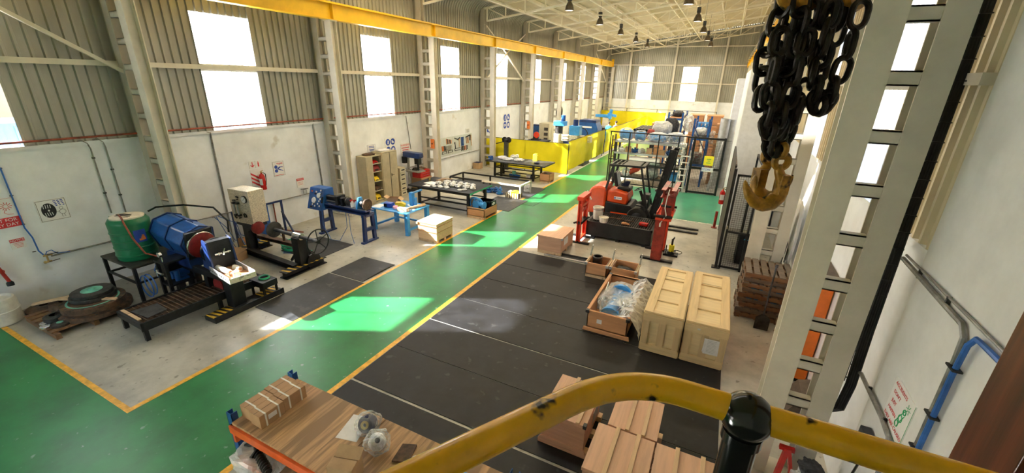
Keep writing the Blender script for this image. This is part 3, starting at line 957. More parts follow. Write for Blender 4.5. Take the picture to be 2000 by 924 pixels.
t = sign('hand_warning_sign', 'white sign with blue hand drawing behind the steel racks', 21.75, 1.65, 22.35, 2.15)
B().lathe((0.003, 0.2, 0.3), [(0, 0), (0.09, 0), (0.09, 0.002), (0, 0.002)], 14, 'x').bar((0.005, 0.2, 0.3), (0.005, 0.5, 0.15), 0.07, 0.002, (1, 0, 0)).o('drawing', 'sign_blue', t)
t = T('hose_reel', 'black coil of hose hanging on the far left wall between columns', 'hose', (XL, 33.8, 2.42))
for k in range(3):
    B().torus((0.06 + 0.05 * k, 0, 0), 0.52 - 0.03 * k, 0.045, 'x', 28, 6).o('coil', 'sign_black', t)
B().cyl((0.0, 0, 0.5), (0.25, 0, 0.5), 0.03).o('hook', 'dark_steel', t)
# pipes, conduits and the air line
def wall_pipe(name, mat, lab, cat, pts, r, clips=(), nmat='dark_steel'):
    t = T(name, lab, cat, (XL, 0, 0))
    B().tube(pts, r, 8).o('run', mat, t)
    for c in clips:
        B().cb(c, (0.05, 0.05, 0.03)).o('clip', nmat, t)
    return t
wall_pipe('conduit', 'conduit', 'grey conduit coming down the wall to the socket box, left of a pair', 'conduit', [(0.03, 4.0, 3.27), (0.04, 4.08, 3.30), (0.04, 4.17, 3.22), (0.03, 4.20, 3.10), (0.03, 4.20, 1.62)], 0.014, [(0.02, 4.20, 2.9), (0.02, 4.20, 2.1)])
wall_pipe('conduit', 'conduit', 'grey conduit dropping behind the green tank, right of a pair', 'conduit', [(0.03, 4.28, 3.29), (0.04, 4.36, 3.31), (0.04, 4.44, 3.22), (0.03, 4.46, 3.1), (0.03, 4.46, 1.2)], 0.014, [(0.02, 4.46, 2.6), (0.02, 4.46, 2.0)])
t = T('socket_box', 'white wall socket above the green tank lid', 'socket', (XL, 4.2, 1.5))
B().box(0, -0.07, -0.06, 0.05, 0.07, 0.07).o('box', 'white_plastic', t, bev=0.006)
B().box(0.05, -0.05, -0.03, 0.055, -0.01, 0.03).box(0.05, 0.01, -0.03, 0.055, 0.05, 0.03).o('switches', 'dark_steel', t)
wall_pipe('wall_pipe', 'conduit', 'grey vertical pipe on the wall between column and extinguisher', 'pipe', [(0.03, 6.62, 3.25), (0.04, 6.72, 3.22), (0.03, 6.72, 3.1), (0.03, 6.70, 0.05)], 0.022)
wall_pipe('wall_pipe', 'conduit', 'grey vertical pipe on the wall behind the second column', 'pipe', [(0.03, 10.0, 3.22), (0.03, 10.05, 1.0)], 0.025)
wall_pipe('wall_pipe', 'conduit', 'thin vertical pipe above the drill press motor', 'pipe', [(0.03, 14.75, 3.22), (0.03, 14.95, 1.75)], 0.014)
wall_pipe('wall_pipe', 'rust_pipe', 'short brown drop pipe left of the blue test bench', 'pipe', [(0.05, 8.10, 0.93), (0.05, 8.10, 0.05), (0.4, 8.15, 0.05), (1.0, 8.3, 0.04)], 0.02)
t = wall_pipe('air_line', 'conduit', 'grey compressed air pipe running along the left wall at waist height', 'pipe', [(0.06, 3.0, 0.985), (0.06, 6, 0.97), (0.06, 10.4, 0.92)], 0.018, [(0.03, y, 0.97 - 0.009 * (y - 4)) for y in (3.3, 4.0, 5.8, 6.3, 7.9, 9.1, 9.9)], 'rust_pipe')
t = wall_pipe('air_line', 'conduit', 'grey air pipe below the tool board', 'pipe', [(0.06, 13.1, 0.96), (0.06, 20.9, 0.97)], 0.02, [(0.03, 18.1, 0.965), (0.03, 19.9, 0.97), (0.03, 15.2, 0.965)])
t = T('air_hose', 'blue air hose hanging down the left wall to the valves', 'hose', (XL, 0, 0))
B().tube([(0.03, 2.6, 3.2), (0.035, 2.70, 3.1), (0.03, 2.80, 2.9), (0.03, 2.80, 1.8), (0.03, 2.80, 1.68), (0.04, 2.85, 1.45), (0.04, 2.86, 1.15), (0.06, 2.90, 1.05)], 0.013, 8).o('hose_run', 'hose_blue', t)
B().tube([(0.08, 2.92, 1.04), (0.12, 2.95, 1.12), (0.13, 3.02, 1.13), (0.08, 3.10, 1.02), (0.07, 3.3, 0.99)], 0.009, 8).o('hose_loop', 'hose_blue', t)
for z in (2.9, 2.35, 1.75, 1.15):
    B().cb((0.02, 2.80, z), (0.03, 0.05, 0.015)).o('clip', 'dark_steel', t)
t = T('air_valves', 'pair of brass wall valves with black levers at the hose end', 'valve', (XL, 2.93, 0.92))
B().cyl((0.02, 0, 0.11), (0.1, 0, 0.11), 0.022).cyl((0.09, -0.05, 0.11), (0.09, 0.09, 0.11), 0.018).cyl((0.09, 0, 0.11), (0.09, 0.0, -0.02), 0.016).cyl((0.09, -0.05, -0.03), (0.09, 0.05, -0.03), 0.02).ball((0.09, -0.05, -0.03), 0.03, 8).o('body', 'brass', t)
B().bar((0.11, 0.0, 0.13), (0.12, 0.18, 0.13), 0.018, 0.012).bar((0.11, 0.0, -0.03), (0.12, 0.17, -0.02), 0.018, 0.012).o('lever', 'black_steel', t)
t = T('wall_tap', 'small tap on the wall above the air pipe, right of the extinguisher', 'tap', (XL, 9.25, 0.95))
B().cyl((0.04, 0, 0), (0.04, 0, 0.16), 0.014).cyl((0.04, 0, 0.16), (0.14, 0.02, 0.16), 0.014).cyl((0.04, 0.12, 0), (0.04, 0.12, 0.14), 0.014).o('pipe', 'galv', t)
B().bar((0.06, -0.1, 0.19), (0.08, 0.16, 0.17), 0.03, 0.02).o('handle', 'dark_steel', t)
t = T('hydrant_pipe', 'short dark red pipe with round end cap at far left', 'pipe', (XL, 2.30, 0.6))
B().tube([(0.1, -0.25, 0.75), (0.1, -0.08, 0.5), (0.1, 0.0, 0.1)], 0.03, 8).box(0, -0.04, 0.3, 0.1, 0.0, 0.34).o('pipe', 'red_pipe', t)
B().lathe((0.1, 0, 0), [(0, 0), (0.055, 0.01), (0.055, 0.07), (0.035, 0.1), (0, 0.1)], 14).o('end_cap', 'black_steel', t)

# ---------------------------------------------------------------- left corner: drum, flanges, green tank, lapping machine
t = T('plastic_drum', 'dirty white plastic drum on the floor at far left', 'drum', (-12.08, 1.98, 0))
B().lathe((0, 0, 0), [(0, 0.01), (0.25, 0.01), (0.27, 0.05), (0.27, 0.45), (0.25, 0.52), (0.22, 0.53), (0.20, 0.49), (0, 0.48)], 24).o('body', 'white_plastic', t)
B().torus((0, 0, 0.28), 0.272, 0.012).o('hoop', 'white_plastic', t)
t = T('flange_pallet', 'worn wooden pallet carrying rusty flanges', 'pallet', (-11.15, 2.78, 0))
for k in range(7):
    B().box(-0.62 + 0.185 * k, -0.6, 0.10, -0.50 + 0.185 * k, 0.62, 0.125).o('deck_board', 'pallet_brown', t)
for y in (-0.55, 0.0, 0.55):
    B().box(-0.63, y - 0.04, 0.0, 0.73, y + 0.04, 0.10).o('bearer', 'pallet_brown', t)
def flange(name, lab, loc, prof, mat, holes=0, rh=0.0, ztop=0.0, rim=None, grp='rusty flanges on the pallet'):
    t = T(name, lab, 'flange', loc, 0, grp)
    B().lathe((0, 0, 0), prof, 32).o('body', mat, t)
    if holes:
        b = B()
        for k in range(holes):
            a = 2 * PI * k / holes
            b.cyl((rh * math.cos(a), rh * math.sin(a), ztop - 0.002), (rh * math.cos(a), rh * math.sin(a), ztop + 0.004), 0.022, n=8)
        b.parts('bolt_hole', 'black_steel', t)
    if rim:
        B().lathe((0, 0, 0), rim, 32).o('painted_ring', 'flange_teal', t)
    return t
fc_ = (-10.92, 2.98)
flange('flange', 'widest rusty flange at the bottom of the round stack', (*fc_, 0.125), [(0.2, 0), (0.58, 0), (0.58, 0.09), (0.52, 0.11), (0.2, 0.11)], 'rust_iron', 20, 0.54, 0.10)
flange('flange', 'second rusty flange up in the round stack, teal patch on its rim', (fc_[0] + 0.02, fc_[1], 0.24), [(0.2, 0), (0.50, 0), (0.50, 0.12), (0.2, 0.12)], 'rust_iron', 18, 0.46, 0.12, [(0.375, 0.123), (0.41, 0.123), (0.41, 0.125), (0.375, 0.125), (0.375, 0.123)])
flange('flange', 'dark iron flange third up in the round stack', (fc_[0] - 0.08, fc_[1] + 0.05, 0.365), [(0.1, 0), (0.36, 0), (0.37, 0.03), (0.36, 0.08), (0.1, 0.08)], 'iron_dark', 16, 0.32, 0.08)
flange('flange', 'topmost dark flange of the stack with teal face', (fc_[0] - 0.08, fc_[1] + 0.05, 0.447), [(0, 0), (0.33, 0), (0.33, 0.06), (0.25, 0.07), (0, 0.07)], 'iron_dark', 16, 0.29, 0.06, [(0, 0.11), (0.06, 0.11), (0.07, 0.075), (0.17, 0.075), (0.17, 0.066)])
flange('flange', 'rusty small flange at the back left corner of the pallet', (-11.98, 2.55, 0.0), [(0.08, 0), (0.30, 0), (0.30, 0.10), (0.2, 0.16), (0.08, 0.16)], 'rust_iron')
flange('flange', 'rusty ring leaning pile beside the plank on the pallet', (-11.55, 2.75, 0.127), [(0.1, 0), (0.27, 0), (0.25, 0.14), (0.1, 0.14)], 'rust_iron')
flange('flange', 'dark hub ring behind the loose plank', (-11.5, 3.25, 0.127), [(0.06, 0), (0.24, 0), (0.24, 0.16), (0.06, 0.16)], 'iron_dark')
flange('flange', 'black coupling ring on the near part of the pallet', (-11.05, 2.42, 0.127), [(0.08, 0), (0.17, 0), (0.17, 0.10), (0.12, 0.12), (0.08, 0.12)], 'iron_dark')
flange('flange', 'small teal centred flange at the pallet near edge', (-10.74, 2.38, 0.127), [(0.0, 0), (0.14, 0), (0.14, 0.04), (0.06, 0.06), (0, 0.06)], 'iron_dark', 8, 0.11, 0.043, [(0.0, 0.065), (0.05, 0.065), (0.05, 0.06)])
for k, (x, y, r) in enumerate(((-11.02, 2.26, 0.085), (-10.87, 2.22, 0.09))):
    t = T('cover_cap', ['left', 'right'][k] + ' shiny round cap of two at the front of the flange pallet', 'cap', (x, y, 0.127), 0, 'shiny caps on the pallet')
    B().lathe((0, 0, 0), [(0, 0), (r, 0), (r, 0.03), (r * 0.6, 0.045), (0, 0.04)], 18).o('cap', 'chrome', t)
tag(B().bar((-11.78, 2.35, 0.30), (-11.2, 3.05, 0.40), 0.08, 0.035).o('plank', 'batten'), 'loose plank lying across the small flanges', 'plank')
tag(B().bar((-11.3, 2.62, 0.42), (-10.45, 3.18, 0.385), 0.07, 0.03).o('plank', 'batten'), 'loose plank wedged across the stack of round flanges', 'plank')
# tank stand
t = T('tank_stand', 'black steel stand under the green water tank', 'stand', (-11.33, 4.03, 0))
for x, y in ((-0.62, -0.36), (0.66, -0.36), (-0.62, 0.62), (0.66, 0.62)):
    B().box(x - 0.03, y - 0.03, 0, x + 0.03, y + 0.03, 0.81).o('leg', 'black_steel', t)
b = B().box(-0.66, -0.40, 0.80, 0.70, 0.66, 0.84)
b.o('top', 'grating', t)
b = B()
for z in (0.45,):
    b.bar((-0.58, -0.36, z), (0.64, -0.36, z), 0.04).bar((-0.58, 0.62, z), (0.64, 0.62, z), 0.04).bar((-0.58, -0.36, z), (-0.58, 0.62, z), 0.04).bar((0.64, -0.36, z), (0.64, 0.62, z), 0.04)
b.o('rails', 'black_steel', t)
t = T('water_tank', 'round ribbed green plastic water tank with pale lid', 'tank', (-11.25, 4.03, 0.845))
pf = [(0, 0.0), (0.42, 0.0), (0.44, 0.03)]
for k in range(4):
    z = 0.10 + 0.17 * k
    pf += [(0.445, z), (0.462, z + 0.012), (0.462, z + 0.03), (0.447, z + 0.045)]
    pf += [(0.45, z + 0.12)]
pf += [(0.455, 0.82), (0.455, 0.86), (0.40, 0.93), (0.36, 0.94), (0, 0.94)]
TS = Matrix.Diagonal((0.80, 0.80, 0.98, 1.0))
B(TS).lathe((0, 0, 0), pf, 40).o('body', 'tank_green', t)
B(TS).lathe((0, 0, 0), [(0.37, 0.935), (0.37, 0.965), (0.34, 0.975), (0, 0.985)], 32).o('lid', 'tank_cream', t)
B(TS).tube([(-0.2, -0.14, 0.985), (-0.05, -0.02, 1.0), (0.14, 0.05, 0.985)], 0.014, 6).tube([(-0.12, -0.2, 0.98), (0.04, -0.08, 0.995), (0.22, -0.02, 0.98)], 0.012, 6).o('lid_slots', 'brown_board', t)
lb = B(TS).lathe((0, 0, 0), [(0.464, 0.42), (0.464, 0.70)], 6, 'z', -0.30, 0.28)
lb.o('sticker', 'sign_blue', t)
b = B(TS)
for k, (z0, z1, a0, a1) in enumerate(((0.46, 0.50, -0.1, 0.22), (0.50, 0.54, 0.0, 0.2), (0.54, 0.58, 0.05, 0.17))):
    b.lathe((0, 0, 0), [(0.4655, z0), (0.4655, z1)], 5, 'z', a0, a1)
b.o('sticker_emblem', 'tool_orange', t)
tag(B().tube([(-11.25, 3.90, 1.835), (-11.05, 3.86, 1.83), (-10.92, 3.83, 1.72), (-10.78, 3.85, 1.4), (-10.7, 3.95, 1.05), (-10.6, 4.1, 0.95)], 0.018, 8).o('feed_hose', 'rust_pipe'), 'brown hose from the tank lid down to the stand', 'hose')
tag(B().tube([(-11.05, 4.35, 1.84), (-10.9, 4.45, 1.93), (-10.4, 4.75, 1.98), (-9.95, 5.1, 1.9), (-9.7, 5.2, 1.6), (-9.66, 5.15, 1.35)], 0.02, 8).o('feed_hose', 'black_gloss'), 'black hose arching from tank top over the blue machine', 'hose')
tag(B().torus((-10.45, 3.72, 0.42), 0.24, 0.013, 'y', 28, 6).torus((-10.42, 3.78, 0.45), 0.23, 0.013, 'y', 28, 6).tube([(-10.3, 3.9, 0.6), (-10.25, 3.85, 0.8), (-10.4, 4.0, 0.95), (-10.2, 4.2, 0.9)], 0.012, 6).o('hose_coil', 'hose_blue'), 'coil of thin blue hose hanging on the black tank stand', 'hose')
# machine under the stand: pump and frames
t = T('pump_set', 'pump and valves with gauge beside the tank stand', 'pump', (-10.15, 4.05, 0))
b = B()
for x, y in ((-0.16, -0.1), (0.16, -0.1), (-0.16, 0.4), (0.16, 0.4)):
    b.box(x - 0.03, y - 0.03, 0, x + 0.03, y + 0.03, 0.98)
b.box(-0.2, -0.14, 0.94, 0.2, 0.44, 0.98).box(-0.2, -0.12, 0.42, 0.2, 0.42, 0.46)
b.o('frame', 'black_steel', t)
B().box(-0.45, 0.0, 0.5, -0.2, 0.26, 0.86).o('control_box', 'black_steel', t, bev=0.01)
B().cyl((-0.1, 0.05, 0.56), (-0.1, 0.38, 0.56), 0.09).cyl((0.05, 0.1, 0.46), (0.05, 0.1, 0.7), 0.05).box(-0.16, 0.1, 0.46, 0.1, 0.3, 0.5).o('pump', 'paint_blue', t)
B().cyl((0.1, -0.1, 0.98), (0.1, -0.1, 1.12), 0.014).cyl((-0.14, -0.18, 0.74), (0.14, -0.18, 0.74), 0.025).cyl((-0.05, -0.18, 0.66), (-0.05, -0.18, 0.82), 0.03).o('fittings', 'chrome', t)
B().lathe((0.1, -0.12, 1.16), [(0, -0.03), (0.055, -0.03), (0.055, 0.02), (0, 0.02)], 16, 'y').o('gauge', 'chrome', t)
t = T('floor_pump', 'small blue electric pump on the floor behind the grating step', 'pump', (-9.75, 4.75, 0))
B().cyl((-0.15, 0, 0.16), (0.12, 0, 0.16), 0.09).cyl((0.12, 0, 0.16), (0.2, 0, 0.16), 0.06).cyl((0.0, 0, 0.22), (0.0, 0, 0.36), 0.05).box(-0.12, -0.08, 0, 0.12, 0.08, 0.09).o('motor', 'paint_blue', t)
B().cyl((0, 0, 0.36), (0, 0, 0.40), 0.06).o('cap', 'paint_navy', t)
# blue lapping machine
t = T('lapping_machine', 'big blue lapping machine with red disc, tilted over a black frame', 'machine', (-9.75, 4.85, 0))
hx = [(-0.20, -0.42), (0.28, -0.42), (0.42, -0.12), (0.40, 0.30), (0.10, 0.42), (-0.24, 0.34), (-0.38, 0.05)]
Mt = Matrix.Translation((-0.62, -0.28, 1.30)) @ Matrix.Rotation(0.14, 4, 'Y') @ Matrix.Rotation(0.05, 4, 'Z') @ Matrix.Diagonal((0.95, 0.86, 0.86, 1))
B(Mt).prism([(a, c) for a, c in hx], -0.62, 0.52, 'x').o('housing', 'paint_blue', t, bev=0.03)
b = B(Mt)
for xx in (-0.62, -0.05, 0.50):
    for i in range(7):
        p, q = hx[i], hx[(i + 1) % 7]
        b.bar((xx, p[0] * 1.02, p[1] * 1.02), (xx, q[0] * 1.02, q[1] * 1.02), 0.03, 0.03)
b.bar((-0.5, 0.1, 0.47), (0.3, 0.1, 0.47), 0.02)
b.o('ribs', 'paint_navy', t)
B(Mt).box(0.52, -0.3, -0.35, 0.60, 0.32, 0.36).o('face_plate', 'black_steel', t)
B(Mt).lathe((0.62, 0, 0.0), [(0, 0.0), (0.32, 0.0), (0.33, 0.02), (0.33, 0.06), (0.30, 0.07), (0.1, 0.09), (0, 0.09)], 36, 'x').o('lapping_disc', 'disc_red', t)
B(Mt).lathe((0.60, 0, 0.0), [(0.335, 0.0), (0.345, 0.02), (0.345, 0.06), (0.335, 0.07)], 36, 'x').o('disc_rim', 'chrome', t)
B().box(-0.95, -0.52, 0.72, -0.1, -0.02, 0.98).prism([(-0.9, 0.98), (-0.15, 0.98), (-0.15, 1.05), (-0.75, 1.08)], -0.5, -0.05, 'y').o('saddle', 'paint_navy', t)
b = B().bar((-0.95, -0.45, 0.70), (0.95, -0.42, 0.70), 0.10, 0.14).bar((-0.95, -0.1, 0.70), (0.95, -0.08, 0.70), 0.10, 0.14)
for x, y in ((-0.9, -0.45), (-0.9, -0.1), (0.28, -0.40), (0.28, -0.06)):
    b.box(x - 0.07, y - 0.07, 0, x + 0.07, y + 0.07, 0.70)
b.o('frame', 'black_steel', t)
# head with two cheek plates and lid
Mh = Matrix.Translation((0.50, -0.22, 0.80)) @ Matrix.Rotation(-0.15, 4, 'Z')
b = B(Mh)
for yy in (-0.24, 0.22):
    b.prism([(-0.26, 0), (0.26, 0.0), (0.14, 0.62), (-0.04, 0.66)], yy, yy + 0.03, 'y')
b.parts('cheek', 'paint_navy', t)
B(Mh).prism([(-0.02, 0.05), (0.20, 0.04), (0.10, 0.62), (-0.02, 0.63)], -0.21, 0.22, 'y').o('head', 'black_steel', t)
B(Mh).lathe((-0.12, 0.0, 0.34), [(0, 0), (0.29, 0), (0.29, 0.05), (0, 0.05)], 32, 'x').o('counter_disc', 'black_gloss', t)
B(Mh).cyl((0.21, -0.14, 0.36), (0.21, 0.16, 0.36), 0.022).cyl((0.21, 0.0, 0.36), (0.29, 0.0, 0.36), 0.02).ball((0.21, -0.06, 0.36), 0.036, 8).ball((0.21, 0.12, 0.36), 0.03, 8).bar((0.21, 0.03, 0.37), (0.23, 0.06, 0.46), 0.02).o('spray_valve', 'chrome', t)
B().lathe((0.55, -0.40, 0.42), [(0, 0), (0.17, 0), (0.17, 0.05), (0, 0.05)], 28, 'y').o('lower_disc', 'disc_red', t)
B().box(0.90, -0.48, 0, 1.14, -0.20, 0.77).o('post', 'black_steel', t, bev=0.008)
t = T('parts_tray', 'perforated steel tray of cream cylinders on the machine front', 'tray', (-8.70, 4.52, 0.80), -0.16)
B().box(-0.40, -0.24, 0, 0.52, 0.24, 0.015).o('bottom', 'ply_orange', t)
b = B().box(-0.40, -0.25, 0, 0.52, -0.235, 0.13).box(-0.40, 0.235, 0, 0.52, 0.25, 0.13)
b.o('side_rail', 'galv', t)
B().box(0.51, -0.25, 0, 0.53, 0.25, 0.11).o('end_rail', 'tank_cream', t)
b = B()
for k in range(9):
    b.cyl((-0.34 + 0.1 * k, -0.253, 0.065), (-0.34 + 0.1 * k, -0.249, 0.065), 0.016, n=8)
b.o('perforations', 'black_steel', t)
for k, (p, q, r, lab) in enumerate((((-0.36, -0.12, 0.075), (0.1, -0.06, 0.075), 0.055, 'long white tube lying in the perforated tray'), ((-0.1, 0.1, 0.075), (0.08, 0.14, 0.075), 0.055, 'short cream roller at the tray back'), ((0.18, 0.02, 0.075), (0.28, -0.1, 0.075), 0.055, 'cream roller lying askew in the tray'), ((0.36, -0.05, 0.016), (0.36, -0.05, 0.17), 0.06, 'cream cylinder standing in the tray end'))):
    e = T('roller', lab, 'roller', (-8.70, 4.52, 0.80), -0.16, 'rollers in the perforated tray')
    B().cyl(p, q, r, n=18).o('body', 'white_plastic' if k == 0 else 'tank_cream', e)
    d_ = (Vector(q) - Vector(p)).normalized() * 0.004
    B().cyl(Vector(q) - d_ * 0.2, Vector(q) + d_, r * 0.55, n=14).o('bore', 'timber_brown', e)
t = T('hazard_step', 'low black channel base with yellow and black stripes below the tray', 'base', (-8.62, 4.60, 0))
B().box(-0.18, -0.72, 0, 0.16, 0.80, 0.09).o('channel', 'black_steel', t)
for s_ in (-0.70, 0.34):
    b = B().box(-0.175, s_, 0.09, 0.155, s_ + 0.44, 0.094)
    b.o('plate', 'hazard_yellow', t)
    b = B()
    for k in range(4):
        y = s_ + 0.02 + 0.11 * k
        b.prism([(-0.175, y), (0.155, y + 0.06), (0.155, y + 0.11), (-0.175, y + 0.05)], 0.0935, 0.096, 'z')
    b.o('stripe', 'sign_black', t)
B().box(-0.17, -0.72, 0.09, 0.155, 0.80, 0.0905).box(0.155, -0.72, 0.0, 0.175, 0.80, 0.13).o('lip', 'black_steel', t)
t = T('side_box', 'low black box with coiled hose right of the tray post', 'box', (-8.72, 5.12, 0))
B().box(-0.25, -0.14, 0.26, 0.22, 0.2, 0.40).o('body', 'black_steel', t)
for x, y in ((-0.22, -0.12), (0.19, -0.12), (0.19, 0.17), (-0.22, 0.17)):
    B().box(x - 0.02, y - 0.02, 0, x + 0.02, y + 0.02, 0.26).o('leg', 'black_steel', t)
B().torus((0, 0.05, 0.415), 0.11, 0.012).torus((0, 0.05, 0.435), 0.10, 0.012).o('coil', 'hose_green', t)
# grating platform
t = T('grating_platform', 'long low black platform with open steel grating', 'platform', (-9.35, 3.94, 0), -0.03)
L0, L1, W0, W1 = -1.02, 1.35, -0.48, 0.46
B().box(W0, L0, 0.26, W1, L0 + 0.04, 0.385).box(W0, L1 - 0.04, 0.26, W1, L1, 0.385).box(W0, L0, 0.26, W0 + 0.035, L1, 0.385).box(W1 - 0.035, L0, 0.22, W1, L1, 0.385).o('frame', 'black_steel', t)
b = B()
for k in range(27):
    y = L0 + 0.06 + 0.085 * k
    b.box(W0 + 0.03, y, 0.335, W1 - 0.03, y + 0.016, 0.365)
for k in range(20):
    x = W0 + 0.05 + 0.045 * k
    b.box(x, L0, 0.33, x + 0.009, L1, 0.362)
b.o('grating', 'rust_iron', t)
for x in (W0 + 0.05, W1 - 0.05):
    for y in (L0 + 0.06, 0.35, L1 - 0.1):
        B().box(x - 0.035, y - 0.035, 0, x + 0.035, y + 0.035, 0.27).o('leg', 'black_steel', t)
B().box(W0 + 0.03, L0 + 0.05, 0.365, W1 - 0.22, L0 + 0.11, 0.385).o('wood_strip', 'batten', t)
tag(B().prism([(-9.62, 3.06), (-9.08, 3.10), (-9.12, 3.44), (-9.55, 3.47)], 0.37, 0.382, 'z').o('tread_plate', 'dark_steel'), 'loose grey metal plate lying on the platform grating', 'plate')
# loose items behind the machine
t = T('carton', 'brown carton on the floor behind the lapping machine', 'box', (-11.2, 6.0, 0), 0.3)
B().box(-0.2, -0.2, 0, 0.2, 0.2, 0.22).o('body', 'card', t)
B().cb((0.02, 0, 0.26), (0.42, 0.38, 0.015), 0, 0.15).o('flap', 'card', t)
t = T('tube_canister', 'small dark brown box standing by the wall pipe', 'box', (-11.9, 6.65, 0), 0.2)
B().box(-0.07, -0.07, 0, 0.07, 0.07, 0.3).o('body', 'timber_brown', t, bev=0.005)
B().box(-0.05, -0.05, 0.298, 0.05, 0.05, 0.304).o('opening', 'cabinet_dark', t)
tag(B().tube([(XL + 0.1, 6.3, 0.95), (XL + 0.2, 6.5, 0.6), (XL + 0.3, 6.6, 0.2), (-11.9, 6.9, 0.02), (-11.6, 7.1, 0.02), (-11.3, 6.95, 0.02), (-11.6, 6.8, 0.03)], 0.01, 6).tube([(XL + 0.1, 6.4, 0.95), (XL + 0.35, 6.7, 0.7), (XL + 0.3, 6.8, 0.3), (-11.9, 7.2, 0.02), (-11.3, 7.4, 0.02)], 0.01, 6).tube([(XL + 0.1, 6.35, 0.95), (XL + 0.25, 6.42, 0.5), (-12.0, 6.5, 0.03), (-11.7, 6.8, 0.02)], 0.01, 6).o('air_hose', 'hose_blue'), 'loops of thin blue air hose from the wall pipe to the floor', 'hose')

# ---------------------------------------------------------------- rubber mats
def mat(name, lab, x0, y0, x1, y1, grp=None, m='rubber', h=0.012, curl=0.0):
    b = B()
    n = 8
    v, f = [], []
    for i in range(n + 1):
        for j in (0, 1):
            y = y0 + (y1 - y0) * i / n
            lift = curl * math.sin(PI * i / n) * j
            v += [((x0, x1)[j], y, 0.001), ((x0, x1)[j], y, h + lift)]
    for i in range(n):
        a, c = 4 * i, 4 * i + 4
        f += [(a + 1, a + 3, c + 3, c + 1), (a, c, c + 2, a + 2), (a, a + 1, c + 1, c), (a + 2, c + 2, c + 3, a + 3)]
    f += [(0, 2, 3, 1), (4 * n, 4 * n + 1, 4 * n + 3, 4 * n + 2)]
    o = b.add(v, f).o(name, m)
    tag(o, lab, 'mat', grp)
    return o
js = [(2.80, 3.92), (3.97, 5.005), (5.02, 6.055), (6.09, 7.13), (7.15, 8.29), (8.31, 9.32), (9.335, 10.36)]
lb = ['nearest black floor mat, running under the wooden racking table', 'black floor mat under the row of pink plywood crates', 'black floor mat just behind the pink plywood crates', 'black floor mat directly in front of the long slatted crates', 'black floor mat under the long slatted crates and open crate', 'black floor mat beside the two small open crates', 'farthest black floor mat, by the steel bars']
for (a, c), l in zip(js, lb):
    mat('rubber_mat', l, -4.81, a, 0.70 if a < 7.5 else -0.72 if a > 9 else 0.70, c, 'black mats right of the walkway')
mat('rubber_mat', 'long worn black mat on the grey floor left of the walkway', -8.40, 4.66, -7.20, 6.62, 'black mats left of the walkway', 'rubber_worn', curl=0.0)
mat('rubber_mat', 'short black mat with lifted edge beyond the long worn one', -8.38, 6.66, -7.28, 7.82, 'black mats left of the walkway', 'rubber_worn', curl=0.03)
mat('rubber_mat', 'black mat on the floor under the handwheel and green hose', -10.75, 7.0, -9.35, 8.35, 'black mats left of the walkway', 'rubber_worn')
mat('rubber_mat', 'grey mat between black parts table and walkway line', -8.3, 13.75, -6.85, 15.55, 'black mats left of the walkway', 'rubber_worn')
mat('rubber_mat', 'grey mat running under the low steel frame', -11.6, 15.9, -7.0, 17.9, 'black mats left of the walkway', 'rubber_worn')

# ---------------------------------------------------------------- valve test rig with checker plate box
t = T('test_rig', 'black valve test rig with checker plate gauge box and handwheel', 'test rig', (0, 0, 0))
for y0, x0, x1 in ((6.30, -11.50, -9.0),):
    b = B()
    ibeam(b, (-11.40, 6.40, 0.14), (-9.1, 6.25, 0.14), 0.16, 0.16, 0.02)
    b.o('base_beam', 'black_steel', t)
    b = B()
    ibeam(b, (-11.40, 6.80, 0.42), (-9.85, 6.85, 0.42), 0.16, 0.1, 0.02)
    b.o('upper_beam', 'rust_iron', t)
def hz_foot(x, y0, y1):
    b = B()
    ibeam(b, (x, y0, 0.09), (x, y1, 0.09), 0.26, 0.17, 0.02)
    f = b.o('foot', 'black_steel', t)
    b = B()
    n = int((y1 - y0) / 0.16)
    for k in range(n):
        y = y0 + 0.04 + 0.16 * k
        b.prism([(x - 0.13, y), (x + 0.13, y + 0.05), (x + 0.13, y + 0.11), (x - 0.13, y + 0.06)], 0.174, 0.178, 'z')
    b.o('stripe', 'hazard_yellow', f)
hz_foot(-11.45, 5.95, 7.15)
hz_foot(-9.08, 5.85, 7.05)
b = B()
ibeam(b, (-11.18, 6.50, 0.17), (-11.18, 6.50, 0.98), 0.2, 0.22, 0.02, (0, 1, 0))
b.box(-11.36, 6.30, 0.92, -10.66, 6.70, 1.0).prism([(-11.34, 0.92), (-10.8, 0.92), (-11.1, 0.72)], 6.38, 6.62, 'y')
b.o('left_post', 'black_steel', t)
B().lathe((-10.68, 6.42, 0.90), [(0, 0), (0.17, 0), (0.17, 0.06), (0.05, 0.08), (0, 0.08)], 28, 'x').o('left_disc', 'disc_red', t)
b = B()
b.box(-9.30, 6.36, 0.17, -9.06, 6.62, 0.89).bar((-9.6, 6.5, 0.15), (-9.3, 6.5, 0.5), 0.06).bar((-9.22, 6.62, 0.5), (-9.22, 6.95, 0.18), 0.05, 0.12)
b.o('right_post', 'black_steel', t, bev=0.01)
B().lathe((-9.05, 6.72, 0.18), [(0, 0), (0.20, 0), (0.20, 0.04), (0, 0.04)], 20, 'x').o('side_disc', 'black_steel', t)
B().cyl((-10.05, 6.48, 0.93), (-8.45, 6.48, 0.90), 0.05, n=16).o('spindle', 'dark_steel', t)
B().cyl((-9.30, 6.48, 0.918), (-9.04, 6.48, 0.912), 0.085, n=18).o('collar', 'chrome', t)
B().lathe((-10.10, 6.48, 0.93), [(0, 0), (0.20, 0), (0.21, 0.01), (0.21, 0.045), (0.06, 0.06), (0, 0.06)], 28, 'x').o('clamp_disc', 'dark_steel', t)
hw = B().torus((-8.45, 6.48, 0.90), 0.31, 0.016, 'x', 36, 8)
hwo = hw.o('handwheel', 'black_steel', t)
b = B()
